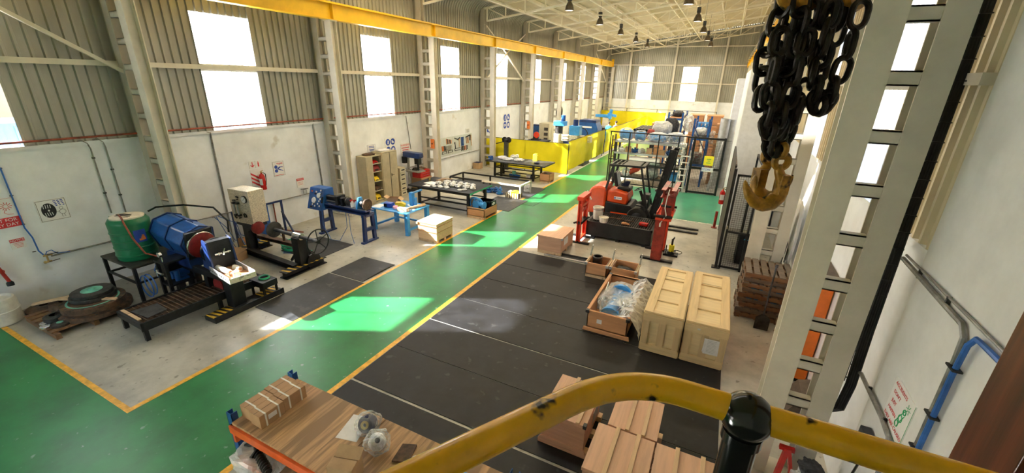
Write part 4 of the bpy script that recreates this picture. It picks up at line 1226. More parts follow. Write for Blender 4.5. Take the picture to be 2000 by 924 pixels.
for k in range(5):
    a = 2 * PI * k / 5 + 0.4
    b.cyl((-8.45, 6.48, 0.90), (-8.45, 6.48 + 0.30 * math.cos(a), 0.90 + 0.30 * math.sin(a)), 0.012, n=8)
b.cyl((-8.49, 6.48, 0.90), (-8.42, 6.48, 0.90), 0.05)
b.o('spokes', 'black_steel', hwo)
B().bar((-10.25, 6.82, 0.45), (-10.25, 6.82, 0.85), 0.05).o('stub_post', 'rust_iron', t)
Mb = Matrix.Translation((-11.0, 6.46, 1.0)) @ Matrix.Rotation(0.06, 4, 'Z')
B(Mb).box(-0.40, -0.17, 0.0, 0.36, 0.28, 0.90).o('gauge_box', 'checker_plate', t, bev=0.008)
g = B(Mb).lathe((0.20, -0.17, 0.68), [(0, -0.035), (0.085, -0.035), (0.10, -0.025), (0.10, 0.0)], 28, 'y').o('pressure_gauge', 'black_steel', t)
B(Mb).lathe((0.20, -0.206, 0.68), [(0, 0), (0.085, 0), (0.085, 0.002), (0, 0.002)], 28, 'y').o('dial', 'sign_white', g)
b = B(Mb)
for k in range(11):
    a = -0.6 + k * (PI + 1.2) / 10
    b.bar((0.20 + 0.062 * math.cos(a), -0.208, 0.68 + 0.062 * math.sin(a)), (0.20 + 0.08 * math.cos(a), -0.208, 0.68 + 0.08 * math.sin(a)), 0.003, 0.005, (0, 1, 0))
b.bar((0.18, -0.209, 0.65), (0.25, -0.209, 0.73), 0.004, 0.006, (0, 1, 0))
b.o('dial_marks', 'sign_black', g)
b = B(Mb)
for x in (-0.19, -0.06):
    b.cyl((x, -0.22, 0.24), (x, -0.22, 0.55), 0.025, n=12)
b.parts('flow_tube', 'galv', t)
b = B(Mb)
for x in (-0.19, -0.06):
    b.box(x - 0.035, -0.25, 0.20, x + 0.035, -0.17, 0.25).box(x - 0.035, -0.25, 0.53, x + 0.035, -0.17, 0.58)
b.bar((-0.22, -0.21, 0.62), (-0.12, -0.21, 0.63), 0.03).bar((-0.05, -0.21, 0.74), (0.02, -0.21, 0.72), 0.035).bar((-0.06, -0.20, 0.66), (-0.02, -0.20, 0.665), 0.025).cyl((-0.26, -0.2, 0.16), (-0.20, -0.2, 0.13), 0.02).cyl((-0.10, -0.2, 0.14), (-0.04, -0.2, 0.16), 0.02)
b.tube([(0.10, -0.18, 0.18), (0.10, -0.2, 0.28), (0.15, -0.21, 0.30), (0.19, -0.2, 0.27), (0.20, -0.2, 0.2)], 0.014, 8)
b.parts('control_knob', 'black_steel', t)
b = B(Mb)
for (x, z, w_, h_) in ((-0.30, 0.80, .14, .03), (-0.24, 0.66, .1, .02), (-0.28, .12, .16, .03), (0.08, 0.36, .12, .025), (-0.02, 0.78, .1, .02)):
    b.box(x, -0.173, z, x + w_, -0.168, z + h_)
b.parts('label_strip', 'tank_cream', t)
t = T('hose_pile', 'coiled bright green hose lying on the mat by the rig', 'hose', (-10.55, 7.30, 0.012))
for k in range(7):
    B().torus((0.03 * math.sin(k * 2.1), 0.03 * math.cos(k * 1.7), 0.025 + 0.028 * k), 0.26 + 0.05 * math.sin(k * 1.3), 0.022, 'z', 28, 7).o('loop', 'hose_green', t)
B().tube([(0.22, -0.05, 0.2), (0.40, -0.12, 0.14), (0.55, -0.05, 0.05), (0.62, 0.08, 0.025)], 0.022, 7).o('tail', 'hose_green', t)
t = T('steel_stand', 'blue steel frame with blue sheet standing behind the rig', 'stand', (-12.0, 7.35, 0), 0.0)
B().bar((0, -0.75, 0), (0, -0.75, 1.05), 0.05).bar((0, 0.75, 0), (0, 0.75, 1.05), 0.05).bar((0, -0.78, 1.05), (0, 0.78, 1.05), 0.05).bar((0, 0.72, 0.72), (0.35, 0.78, 0.02), 0.04).bar((-0.2, 0.75, 0.02), (0.4, 0.75, 0.02), 0.04).bar((0, -0.72, 0.55), (0.35, -0.75, 0.02), 0.04).o('frame', 'paint_navy', t)
B().box(-0.02, -0.45, 0.05, 0.0, 0.30, 1.04).o('sheet', 'paint_blue', t)
tag(B().tube([(-11.1, 7.5, 0.02), (-10.8, 7.2, 0.03), (-10.5, 6.9, 0.02), (-10.3, 7.0, 0.02), (-10.6, 7.0, 0.02)], 0.009, 6).tube([(-11.5, 7.3, 0.5), (-11.1, 7.4, 0.2), (-10.9, 7.6, 0.02), (-11.3, 7.9, 0.02)], 0.009, 6).o('air_hose', 'hose_blue'), 'thin blue air hose trailing on the floor below the rig', 'hose')

# ---------------------------------------------------------------- blue test bench
t = T('test_bench', 'long navy test bench with blue gauge panel and chuck wheel', 'test bench', (0, 0, 0))
def bench_leg(x):
    b = B()
    b.bar((x, 8.62, 0.03), (x, 8.66, 0.86), 0.09, 0.10, (0, 1, 0)).bar((x, 9.02, 0.03), (x, 8.98, 0.86), 0.09, 0.10, (0, 1, 0))
    b.box(x - 0.04, 8.64, 0.36, x + 0.04, 9.0, 0.46).box(x - 0.06, 8.50, 0.0, x + 0.06, 9.12, 0.05).box(x - 0.05, 8.6, 0.80, x + 0.05, 9.04, 0.90)
    b.o('leg_frame', 'paint_navy', t)
bench_leg(-10.92)
bench_leg(-9.12)
b = B()
ibeam(b, (-11.05, 8.82, 0.93), (-9.02, 8.82, 0.93), 0.34, 0.16, 0.03)
b.o('bed', 'paint_navy', t)
B().box(-10.6, 8.68, 1.01, -9.05, 8.72, 1.025).box(-10.6, 8.92, 1.01, -9.05, 8.96, 1.025).o('slide_rails', 'steel', t)
B().prism([(8.50, 0.80), (9.05, 0.80), (9.05, 1.45), (8.72, 1.45)], -11.35, -10.72, 'x').o('panel_box', 'paint_blue', t, bev=0.01)
pn = Matrix.Translation((-11.03, 8.61, 1.125)) @ Matrix.Rotation(-0.326, 4, 'X')
def dial(x, z, r):
    d_ = B(pn).lathe((x, 0, z), [(0, -0.03), (r * 0.9, -0.03), (r, -0.02), (r, 0.01)], 22, 'y').o('gauge', 'chrome', t)
    B(pn).lathe((x, -0.033, z), [(0, 0), (r * 0.82, 0), (r * 0.82, 0.002), (0, 0.002)], 22, 'y').o('dial', 'sign_white', d_)
dial(0.12, 0.12, 0.085)
dial(-0.06, -0.05, 0.10)
b = B(pn)
for x, z in ((0.22, 0.28), (0.2, 0.19), (0.24, 0.02), (0.05, -0.22), (0.16, -0.14), (0.24, -0.2), (-0.06, -0.18), (0.2, -0.05)):
    b.cyl((x, -0.05, z), (x, 0.0, z), 0.03, n=12)
b.box(-0.25, -0.006, 0.20, -0.16, 0, 0.25).box(-0.05, -0.006, 0.2, 0.02, 0, 0.25)
b.parts('knob', 'chrome', t)
B(pn).cyl((-0.03, -0.03, 0.16), (-0.03, 0, 0.16), 0.03).cyl((-0.14, -0.04, -0.26), (-0.14, 0, -0.26), 0.03).box(0.28, -0.04, -0.1, 0.31, 0, 0.1).o('black_knobs', 'black_steel', t)
b = B()
b.cyl((-10.7, 8.82, 1.18), (-9.95, 8.82, 1.18), 0.09).box(-10.25, 8.66, 1.02, -10.15, 8.98, 1.30).box(-10.05, 8.68, 1.02, -9.97, 8.96, 1.26).cyl((-10.65, 8.7, 1.1), (-10.25, 8.7, 1.1), 0.03).cyl((-10.65, 8.72, 1.25), (-10.25, 8.72, 1.25), 0.03)
b.o('hydraulic_ram', 'black_steel', t)
B().lathe((-9.9, 8.82, 1.16), [(0, 0), (0.12, 0), (0.13, 0.02), (0.13, 0.06), (0.05, 0.09), (0, 0.09)], 22, 'x').o('front_jaw', 'iron_dark', t)
B().prism([(8.66, 1.02), (8.98, 1.02), (8.90, 1.35), (8.76, 1.35)], -9.42, -9.36, 'x').o('end_plate', 'paint_skyblue', t)
B().cyl((-9.36, 8.82, 1.17), (-9.14, 8.82, 1.17), 0.05).cyl((-9.3, 8.82, 1.17), (-9.22, 8.82, 1.17), 0.11).o('screw', 'black_steel', t)
B().lathe((-9.16, 8.82, 1.17), [(0, 0.03), (0.05, 0.06), (0.06, 0.03), (0.12, 0.02), (0.17, 0.03), (0.18, 0.06), (0.17, 0.09), (0.1, 0.07), (0, 0.09)], 30, 'x').o('chuck_wheel', 'rust_iron', t)
for k, x in enumerate((-9.66, -9.54)):
    e = T('spray_bottle', ['left', 'right'][k] + ' white spray bottle with red trigger on the navy bench', 'bottle', (x, 8.76 + 0.02 * k, 1.01), 0, 'spray bottles on the bench')
    B().lathe((0, 0, 0.015), [(0, 0), (0.042, 0), (0.045, 0.02), (0.045, 0.13), (0.02, 0.18), (0.016, 0.20), (0, 0.20)], 16).o('bottle', 'sign_white', e)
    B().box(-0.02, -0.05, 0.21, 0.02, 0.03, 0.25).bar((0, -0.02, 0.22), (0, -0.03, 0.16), 0.012).o('trigger', 'red_gloss', e)
tag(B().tube([(-10.75, 8.55, 0.85), (-10.6, 8.4, 0.4), (-10.2, 8.3, 0.03), (-9.9, 8.35, 0.02), (-9.8, 8.6, 0.4), (-9.9, 8.7, 0.84)], 0.008, 6).tube([(-9.7, 8.62, 0.84), (-9.55, 8.5, 0.3), (-9.35, 8.4, 0.02)], 0.008, 6).o('air_hose', 'hose_blue'), 'thin hoses drooping below the navy test bench to the floor', 'hose')

# ---------------------------------------------------------------- cabinets, drawers, drill press, toolbox
t = T('steel_cabinet', 'cream steel cabinet with doors open showing shelves of bins', 'cabinet', (-12.62, 11.72, 0), -0.05)
CW, CD, CH = 0.95, 0.50, 1.86
def shell(t, w, d, h, mat, base=0.06):
    B().box(0, 0, base, d, 0.02, h).o('side_panel', mat, t)
    B().box(0, w - 0.02, base, d, w, h).o('side_panel', mat, t)
    B().box(0, 0.02, base, 0.02, w - 0.02, h).o('back_panel', 'cabinet_dark', t)
    B().box(0, 0, h, d, w, h + 0.03).o('top_panel', mat, t)
    B().box(0, 0, 0, d - 0.03, w, base).o('plinth', mat, t)
t['label'] = 'cream steel cabinet with a sliding-door gap showing shelves of bins'
t.location.x = -12.43
shell(t, 0.80, 0.52, CH, 'cream_cabinet')
B().box(0.50, 0.02, 0.06, 0.52, 0.33, CH).o('door', 'cream_cabinet', t)
for z in (0.10, 0.48, 0.86, 1.24, 1.56):
    B().box(0.02, 0.02, z, 0.49, 0.78, z + 0.02).o('shelf', 'cream_drawer', t)
for (y, z, w, h, m, kind, lab) in ((0.42, 0.12, 0.24, 0.20, 'yellow_plastic', 'bin', 'yellow bin on the bottom shelf of the open cabinet'), (0.45, 0.50, 0.26, 0.15, 'rust_iron', 'parts', 'dark parts on the second shelf of the open cabinet'), (0.42, 0.88, 0.22, 0.16, 'yellow_plastic', 'bin', 'yellow bin on the middle shelf of the open cabinet'), (0.40, 1.26, 0.30, 0.24, 'disc_red', 'tool case', 'dark red tool case on the upper shelf of the open cabinet'), (0.40, 1.58, 0.24, 0.10, 'red_gloss', 'tray', 'red tray on the top shelf of the open cabinet')):
    e = T(kind.replace(' ', '_'), lab, kind, (-12.43 + 0.12, 11.72 + y, z), -0.05)
    B().prism([(0, 0), (0.36, 0), (0.36, h * 0.55), (0.26, h), (0, h)], 0, w, 'y').o('body', m, e, bev=0.006)
    B().box(0.362, w * 0.2, h * 0.15, 0.366, w * 0.8, h * 0.4).o('front_label', 'black_steel', e)
t = T('steel_cabinet', 'cream double-door steel cabinet with handles, right of the open one', 'cabinet', (-12.43, 12.53, 0), -0.03)
shell(t, 0.85, 0.54, 1.93, 'cream_cabinet')
d1 = B().box(0.54, 0.01, 0.06, 0.56, 0.40, 1.92).o('door', 'cream_cabinet', t)
d2 = B().box(0.52, 0.45, 0.06, 0.55, 0.84, 1.92).o('door', 'cream_cabinet', t)
B().box(0.55, 0.47, 0.95, 0.57, 0.49, 1.06).bar((0.57, 0.48, 1.0), (0.60, 0.58, 1.0), 0.015).o('handle', 'black_steel', d2)
B().box(0.53, 0.40, 0.06, 0.54, 0.45, 1.92).o('gap', 'cabinet_dark', t)
tag(B(Matrix.Translation((-12.2, 12.0, 1.915))).blob((0, 0.15, 0.0), (0.35, 0.5, 0.10), 3, 0.3, 6).o('scrap_parts', 'rust_iron'), 'pile of rusty scraps on top of the open cabinet', 'scraps')
tag(B(Matrix.Translation((-12.2, 12.95, 1.985))).blob((0, 0, 0), (0.4, 0.6, 0.08), 5, 0.35, 6).o('paper_pile', 'paper'), 'pile of papers and rags on top of the double-door cabinet', 'papers')
zc = 0.0
for k, n in enumerate((1, 2, 2, 1)):
    h = 0.19 * n + 0.01
    t = T('drawer_unit', ['bottom', 'second', 'third', 'top'][k] + ' cream metal drawer unit in the stack beside the steel cabinets', 'drawers', (-12.28 + 0.02 * (k == 0), 13.46 + 0.015 * (k % 2), zc), 0.0, 'stacked drawer units')
    B().box(0, 0, 0, 0.42, 0.36, h).o('carcass', 'cream_cabinet', t, bev=0.006)
    for j in range(n):
        d_ = B().box(0.42, 0.01, 0.01 + 0.19 * j, 0.435, 0.35, 0.185 + 0.19 * j).o('drawer', 'cream_drawer', t, bev=0.004)
        B().box(0.434, 0.08, 0.08 + 0.19 * j, 0.44, 0.28, 0.13 + 0.19 * j).o('handle_slot', 'black_steel', d_)
    zc += h + 0.002
t = T('drill_press', 'floor-standing drill press with dark belt cover by the wall', 'drill press', (-12.0, 14.35, 0))
B().box(-0.35, -0.3, 0, 0.3, 0.3, 0.06).prism([(-0.2, -0.15), (0.28, -0.15), (0.28, 0.15), (-0.2, 0.15)], 0.06, 0.09, 'z').o('base', 'black_steel', t, bev=0.01)
B().cyl((-0.1, 0, 0.06), (-0.1, 0, 1.62), 0.055).o('column', 'steel', t)
B().prism([(-0.30, 1.52), (0.55, 1.50), (0.62, 1.56), (0.60, 1.74), (-0.28, 1.76)], -0.14, 0.16, 'y').o('belt_cover', 'paint_navy', t, bev=0.03)
B().box(0.30, -0.10, 1.25, 0.52, 0.12, 1.52).cyl((0.42, 0, 1.02), (0.42, 0, 1.26), 0.045).cyl((0.42, 0, 0.96), (0.42, 0, 1.03), 0.022).o('spindle_head', 'black_steel', t, bev=0.01)
B().cyl((-0.26, -0.06, 1.25), (-0.26, -0.06, 1.52), 0.12).o('motor', 'black_steel', t)
B().box(-0.1, -0.22, 0.92, 0.62, 0.24, 0.97).box(-0.18, -0.08, 0.85, 0.1, 0.08, 0.99).o('table', 'steel', t)
b = B()
for k in range(3):
    a = 2 * PI * k / 3 + 0.5
    b.cyl((0.42, 0.14, 1.38), (0.42 + 0.2 * math.cos(a), 0.16, 1.38 + 0.2 * math.sin(a)), 0.010, n=6)
b.o('feed_handles', 'steel', t)
t = T('table_vice', 'small machine vice and clamps lying on the drill press table', 'vice', (-11.75, 14.4, 0.97))
B().box(-0.12, -0.12, 0, 0.12, 0.14, 0.05).box(-0.1, -0.1, 0.05, -0.04, 0.1, 0.11).box(0.04, -0.1, 0.05, 0.1, 0.1, 0.11).o('body', 'iron_dark', t)
B().tube([(0.1, 0, 0.06), (0.25, 0.1, 0.05), (0.28, 0.2, 0.0)], 0.008, 6).o('handle', 'steel', t)
t = T('timber_crate', 'brown wooden box carrying the red toolbox by the wall', 'crate', (-12.35, 14.80, 0))
B().box(0, 0, 0, 0.55, 0.75, 0.50).o('body', 'card', t, bev=0.005)
B().box(-0.01, -0.01, 0.47, 0.56, 0.76, 0.505).o('lid', 'ply_orange', t)
t = T('toolbox', 'red three-drawer metal toolbox on the brown wooden box', 'toolbox', (-12.32, 14.82, 0.505))
B().box(0, 0, 0, 0.46, 0.70, 0.33).o('body', 'red_gloss', t, bev=0.008)
for k in range(3):
    d_ = B().box(0.46, 0.02, 0.015 + 0.105 * k, 0.47, 0.68, 0.105 + 0.105 * k).o('drawer', 'red_gloss', t)
    B().box(0.47, 0.05, 0.085 + 0.105 * k, 0.477, 0.65, 0.097 + 0.105 * k).o('pull', 'chrome', d_)
tag(B(Matrix.Translation((-12.1, 15.17, 0.87))).blob((0, 0, 0), (0.3, 0.5, 0.14), 8, 0.4, 6).o('hand_tools', 'rust_iron'), 'jumble of hand tools lying on the red toolbox', 'tools')
# tool board
t = sign('tool_board', 'pale grey pegboard of hanging hand tools on the left wall', 17.10, 1.06, 20.15, 1.98, 'board_grey', 'tool board')
rect(t, 'joint', 'galv', 1.15, 0, 1.17, 0.92)
def hang(name, mat, lab, segs, cat='tool'):
    b = B()
    for s_ in segs:
        (y0, z0), (y1, z1), w = s_
        b.bar((0.02, y0, z0), (0.02, y1, z1), w, 0.02, (1, 0, 0))
    e = T(name, lab, cat, (WX, 17.10, 1.06), 0, 'tools on the tool board')
    b.o('body', mat, e)
    return e
names = []
for k in range(5):
    hang('hammer', 'dark_steel' if k % 2 else 'tool_orange', ['first', 'second', 'third', 'fourth', 'fifth'][k] + ' pliers from the left in the top row of the tool board', [((0.62 + 0.10 * k, 0.85 - 0.02 * k), (0.64 + 0.10 * k, 0.58), 0.035)]).name = 'pliers'
for k in range(4):
    hang('screwdriver', 'tool_orange' if k < 2 else 'dark_steel', ['first', 'second', 'third', 'fourth'][k] + ' screwdriver from the left low on the tool board', [((0.22 + 0.09 * k, 0.52), (0.25 + 0.09 * k, 0.28), 0.045)])
for k in range(6):
    hang('spanner', 'steel', ['first', 'second', 'third', 'fourth', 'fifth', 'sixth'][k] + ' spanner in the slanted row at board centre left', [((0.62 + 0.085 * k, 0.5), (0.57 + 0.085 * k, 0.28), 0.022), ((0.55 + 0.085 * k, 0.30), (0.60 + 0.085 * k, 0.26), 0.04)])
for k in range(2):
    hang('hacksaw', 'black_steel', ['left', 'right'][k] + ' black hacksaw at the bottom of the tool board', [((0.20 + 0.52 * k, 0.12), (0.62 + 0.52 * k, 0.14), 0.012), ((0.22 + 0.52 * k, 0.12), (0.25 + 0.52 * k, 0.23), 0.02), ((0.25 + 0.52 * k, 0.23), (0.60 + 0.52 * k, 0.25), 0.02), ((0.60 + 0.52 * k, 0.25), (0.62 + 0.52 * k, 0.13), 0.02)])
for k in range(4):
    hang('adjustable_spanner', 'paint_blue', ['first', 'second', 'third', 'fourth'][k] + ' blue spanner hanging high at the board middle', [((1.98 + 0.07 * k, 0.80), (2.0 + 0.06 * k, 0.42), 0.05), ((2.0 + 0.06 * k, 0.42), (2.03 + 0.06 * k, 0.36), 0.09)])
hang('hammer', 'batten', 'hammer with pale wooden handle at the board middle', [((1.78, 0.70), (1.80, 0.32), 0.05), ((1.70, 0.70), (1.88, 0.72), 0.05)])
hang('hammer', 'dark_steel', 'dark headed hammer left of the wooden handled one', [((1.38, 0.62), (1.42, 0.28), 0.035), ((1.34, 0.55), (1.40, 0.55), 0.09)])
hang('pipe_wrench', 'dark_steel', 'large dark pipe wrench at the board top centre', [((1.35, 0.82), (1.65, 0.72), 0.04), ((1.65, 0.72), (1.85, 0.80), 0.06)])
hang('set_square', 'dark_steel', 'long black square at the bottom centre of the board', [((1.36, 0.16), (1.90, 0.17), 0.025), ((1.36, 0.16), (1.36, 0.27), 0.025), ((1.36, 0.27), (1.85, 0.28), 0.025)])
for k in range(4):
    hang('clamp', 'black_steel' if k != 2 else 'tool_orange', ['first', 'second', 'third', 'fourth'][k] + ' clamp in the lower right row of the tool board', [((1.98 + 0.16 * k, 0.30), (2.0 + 0.16 * k, 0.02 + 0.05), 0.03), ((1.98 + 0.16 * k, 0.30), (2.09 + 0.16 * k, 0.31), 0.03), ((2.09 + 0.16 * k, 0.31), (2.10 + 0.16 * k, 0.10), 0.025)])
hang('crowbar', 'black_steel', 'bent black bar at the top right corner of the board', [((2.42, 0.76), (2.88, 0.84), 0.06), ((2.86, 0.82), (2.84, 0.55), 0.07)])
for k in range(3):
    hang('hammer', 'timber_brown', ['left', 'middle', 'right'][k] + ' brown handled hammer of three at the board upper right', [((2.46 + 0.1 * k, 0.74), (2.52 + 0.1 * k, 0.42), 0.03)])
hang('chain_tool', 'batten', 'long pale tool hanging at the right edge of the board', [((2.95, 0.84), (3.0, 0.25), 0.06)])
t = T('emergency_switch', 'orange switch box on the third left column', 'switch', (XL + 0.62, 15.66, 1.75))
B().box(0, -0.05, 0, 0.2, 0.0, 0.42).o('box', 'tool_orange', t, bev=0.01)
B().cyl((0.1, -0.06, 0.22), (0.1, -0.05, 0.22), 0.035).o('knob', 'black_steel', t)
t = T('emergency_switch', 'orange switch box on the left column behind the yellow curtain', 'switch', (XL + 0.62, 26.24, 1.75))
B().box(0, -0.05, 0, 0.2, 0.0, 0.5).o('box', 'tool_orange', t, bev=0.01)
B().cyl((0.1, -0.06, 0.25), (0.1, -0.05, 0.25), 0.04).o('knob', 'black_steel', t)

# ---------------------------------------------------------------- tables along the walkway
t = T('work_table', 'sky blue steel table with small parts, in front of the steel cabinets', 'table', (0, 0, 0))
for x, y in ((-9.78, 9.72), (-8.45, 9.78), (-9.72, 10.72), (-8.40, 10.72)):
    B().box(x - 0.06, y - 0.06, 0, x + 0.06, y + 0.06, 0.74).o('leg', 'paint_skyblue', t)
B().box(-9.88, 9.64, 0.74, -8.34, 10.82, 0.775).o('top', 'paint_skyblue', t, bev=0.006)
B().bar((-9.74, 9.8, 0.18), (-9.70, 10.7, 0.18), 0.06).bar((-8.43, 9.8, 0.18), (-8.42, 10.7, 0.18), 0.06).bar((-9.7, 10.72, 0.18), (-8.42, 10.72, 0.18), 0.05).o('rails', 'paint_skyblue', t)
B().box(-8.86, 10.42, 0.775, -8.74, 10.56, 1.22).bar((-8.76, 10.5, 1.20), (-8.62, 10.8, 1.27), 0.05).cyl((-8.62, 10.45, 0.775), (-8.62, 10.45, 1.08), 0.05).o('roller_post', 'paint_skyblue', t)
t = T('carton', 'open brown carton on the sky blue table', 'box', (-9.50, 10.42, 0.775), 0.35)
B().box(-0.18, -0.13, 0, 0.18, 0.13, 0.01).box(-0.18, -0.13, 0, -0.172, 0.13, 0.19).box(0.172, -0.13, 0, 0.18, 0.13, 0.19).box(-0.18, -0.13, 0, 0.18, -0.122, 0.19).box(-0.18, 0.122, 0, 0.18, 0.13, 0.19).o('body', 'card', t)
B().cb((-0.24, 0, 0.20), (0.15, 0.26, 0.006), 0, 0, 0.5).cb((0.24, 0, 0.17), (0.15, 0.26, 0.006), 0, 0, 0.6).o('flap', 'card_light', t)
t = T('drill_case', 'navy and black power tool on the sky blue table', 'tool', (-9.33, 9.98, 0.775), 0.2)
B().box(-0.14, -0.1, 0, 0.14, 0.1, 0.15).o('body', 'sign_blue', t, bev=0.02)
B().box(-0.13, -0.11, 0.03, -0.03, -0.1, 0.13).o('front', 'black_steel', t)
t = T('plastic_bin', 'yellow plastic bin beside the carton on the blue table', 'bin', (-9.08, 10.25, 0.775), 0.5)
B().prism([(-0.16, 0), (0.16, 0), (0.16, 0.07), (0.05, 0.13), (-0.16, 0.13)], -0.09, 0.09, 'y').o('body', 'yellow_plastic', t, bev=0.01)
B().box(-0.15, -0.08, 0.125, 0.04, 0.08, 0.132).o('opening', 'hazard_yellow', t)
t = T('cloth_ball', 'small pink cloth bundle at the front of the blue table', 'cloth', (-8.98, 9.88, 0.775))
B().blob((0, 0, 0.06), (0.16, 0.16, 0.12), 4, 0.2, 8).o('cloth', 'pink', t)
t = T('wood_block', 'pale wooden block at the front edge of the blue table', 'block', (-8.62, 9.82, 0.775), 0.1)
B().box(-0.17, -0.07, 0, 0.17, 0.07, 0.12).o('block', 'ply_light', t, bev=0.004)
tag(B().cyl((-8.62, 9.95, 0.81), (-8.45, 10.55, 0.82), 0.035, 0.05).cyl((-8.45, 10.55, 0.82), (-8.43, 10.68, 0.815), 0.06, 0.04).o('mallet', 'batten'), 'pale wooden handle lying across the blue table', 'handle')
tag(B().prism([(-9.85, 9.68), (-9.52, 9.75), (-9.58, 10.12), (-9.84, 10.1)], 0.776, 0.779, 'z').o('paper_sheet', 'paper'), 'sheet of paper at the left front corner of the blue table', 'paper')
tag(B().prism([(-9.0, 10.45), (-8.75, 10.35), (-8.6, 10.7), (-8.95, 10.75)], 0.776, 0.779, 'z').o('paper_sheet', 'paper'), 'sheet of paper at the back of the blue table', 'paper')
for k in range(7):
    e = T('seal_ring', ['first', 'second', 'third', 'fourth', 'fifth', 'sixth', 'seventh'][k] + ' small metal ring from the left at the right end of the blue table', 'ring', (-8.55 + 0.05 * (k % 4), 10.0 + 0.1 * (k // 2), 0.776), 0, 'small rings on the blue table')
    B().torus((0, 0, 0.012), 0.03, 0.011, 'z', 12, 6).o('ring', 'steel', e)
t = T('carton', 'low brown carton on the floor behind the blue table leg', 'box', (-8.25, 11.05, 0), 0.2)
B().box(-0.3, -0.18, 0, 0.3, 0.18, 0.24).o('body', 'card', t)
B().box(-0.28, -0.02, 0.238, 0.28, 0.02, 0.244).o('tape', 'card_light', t)
t = T('carton', 'brown carton half hidden between blue table and plywood crate', 'box', (-7.95, 10.95, 0), 0.1)
B().box(-0.2, -0.15, 0, 0.2, 0.15, 0.20).o('body', 'card_light', t)
B().box(-0.18, -0.02, 0.198, 0.18, 0.02, 0.204).o('tape', 'card', t)
# light plywood crate by the line
t = T('plywood_crate', 'pale plywood crate with flat lid standing on the yellow line', 'crate', (-7.56, 10.05, 0), 0)
def ply_crate(t, w, d, h0, h1, mside, mtop, skids='x', over=0.02, seam=None):
    B().box(-w / 2, -d / 2, h0, w / 2, d / 2, h1 - 0.02).o('body', mside, t, bev=0.004)
    B().box(-w / 2 - over, -d / 2 - over, h1 - 0.02, w / 2 + over, d / 2 + over, h1 + 0.012).o('lid', mtop, t, bev=0.004)
    for k in (-1, 0, 1):
        if skids == 'x':
            B().box(-w / 2, k * (d / 2 - 0.06) - 0.045, 0, w / 2, k * (d / 2 - 0.06) + 0.045, h0).o('skid', 'batten', t)
        else:
            B().box(k * (w / 2 - 0.06) - 0.045, -d / 2, 0, k * (w / 2 - 0.06) + 0.045, d / 2, h0).o('skid', 'batten', t)
ply_crate(t, 0.70, 0.84, 0.09, 0.62, 'ply_light_x', 'ply_light')
for z in (0.34, 0.52):
    B().box(-0.372, -0.442, z, 0.362, 0.425, z + 0.012).o('seam', 'timber_brown', t)
B().box(-0.39, -0.46, 0.545, -0.33, 0.44, 0.60).o('corner_batten', 'ply_light', t)
# black parts table
t = T('parts_table', 'long black topped table covered with white wrapped castings', 'table', (0, 0, 0))
for x, y in ((-10.2, 12.62), (-7.95, 12.6), (-10.1, 13.75), (-7.98, 13.9)):
    B().box(x - 0.045, y - 0.045, 0, x + 0.045, y + 0.045, 0.82).o('leg', 'black_steel', t)
B().box(-10.55, 12.40, 0.82, -7.75, 14.05, 0.885).o('top', 'rubber', t, bev=0.005)
B().box(-7.752, 12.40, 0.83, -7.745, 14.05, 0.88).o('green_edge', 'sign_green', t)
b = B()
for z in (0.16, 0.40):
    b.bar((-10.2, 12.62, z), (-7.95, 12.6, z), 0.045).bar((-10.1, 13.75, z), (-7.98, 13.9, z), 0.045)
b.bar((-10.2, 12.62, 0.16), (-10.1, 13.75, 0.16), 0.045).bar((-7.95, 12.6, 0.2), (-7.98, 13.9, 0.2), 0.045).bar((-10.2, 12.62, 0.75), (-7.95, 12.6, 0.75), 0.05).bar((-10.1, 13.2, 0.16), (-7.97, 13.3, 0.16), 0.045)
b.o('rails', 'black_steel', t)
rnd = random.Random(5)
ws = ['front', 'back']
spots = []
for k in range(11):
    spots.append((-9.55 + 0.15 * k + rnd.uniform(-.02, .02), 13.05 + 0.02 * (k % 3) + 0.30 * (k % 2), 'row'))
cnt = 0
ordn = ['first', 'second', 'third', 'fourth', 'fifth', 'sixth', 'seventh', 'eighth', 'ninth', 'tenth', 'eleventh']
proto = None
for k, (x, y, _) in enumerate(spots):
    lab = ordn[k] + ' white wrapped casting from the left in the big row on the black table'
    if proto is None:
        proto = T('wrapped_casting', lab, 'casting', (x, y, 0.885), 0.3, 'white wrapped castings on the black table')
        B().lathe((0, 0, 0), [(0, 0), (0.10, 0), (0.115, 0.02), (0.09, 0.05), (0.075, 0.10), (0.04, 0.13), (0, 0.135)], 12).cyl((-0.14, 0, 0.06), (0.14, 0, 0.06), 0.045, n=10).o('body', 'parts_white', proto)
        B().cyl((0, -0.11, 0.06), (0, 0.11, 0.06), 0.03, n=8).o('branch', 'galv', proto)
    else:
        dup(proto, (x, y, 0.885), rnd.uniform(0, 3), lab)
disc = None
for k, (x, y) in enumerate(((-9.62, 12.72), (-9.45, 12.60), (-9.32, 12.74), (-9.18, 12.62), (-9.05, 12.78), (-8.92, 12.66), (-8.2, 12.75), (-8.32, 12.62))):
    lab = ordn[k] + ' pale metal ring from the left near the black table front edge'
    if disc is None:
        disc = T('metal_ring', lab, 'ring', (x, y, 0.885), 0, 'pale rings on the black table')
        B().torus((0, 0, 0.025), 0.075, 0.025, 'z', 18, 7).o('ring', 'parts_white', disc)
        B().cyl((0, 0, 0.0), (0, 0, 0.03), 0.045, n=12).o('hub', 'galv', disc)
    else:
        dup(disc, (x, y, 0.885), 0, lab)
tag(B().prism([(-10.2, 12.9), (-9.75, 12.8), (-9.6, 13.2), (-10.1, 13.3)], 0.886, 0.889, 'z').o('paper_sheet', 'paper'), 'crumpled paper at the left of the black table', 'paper')
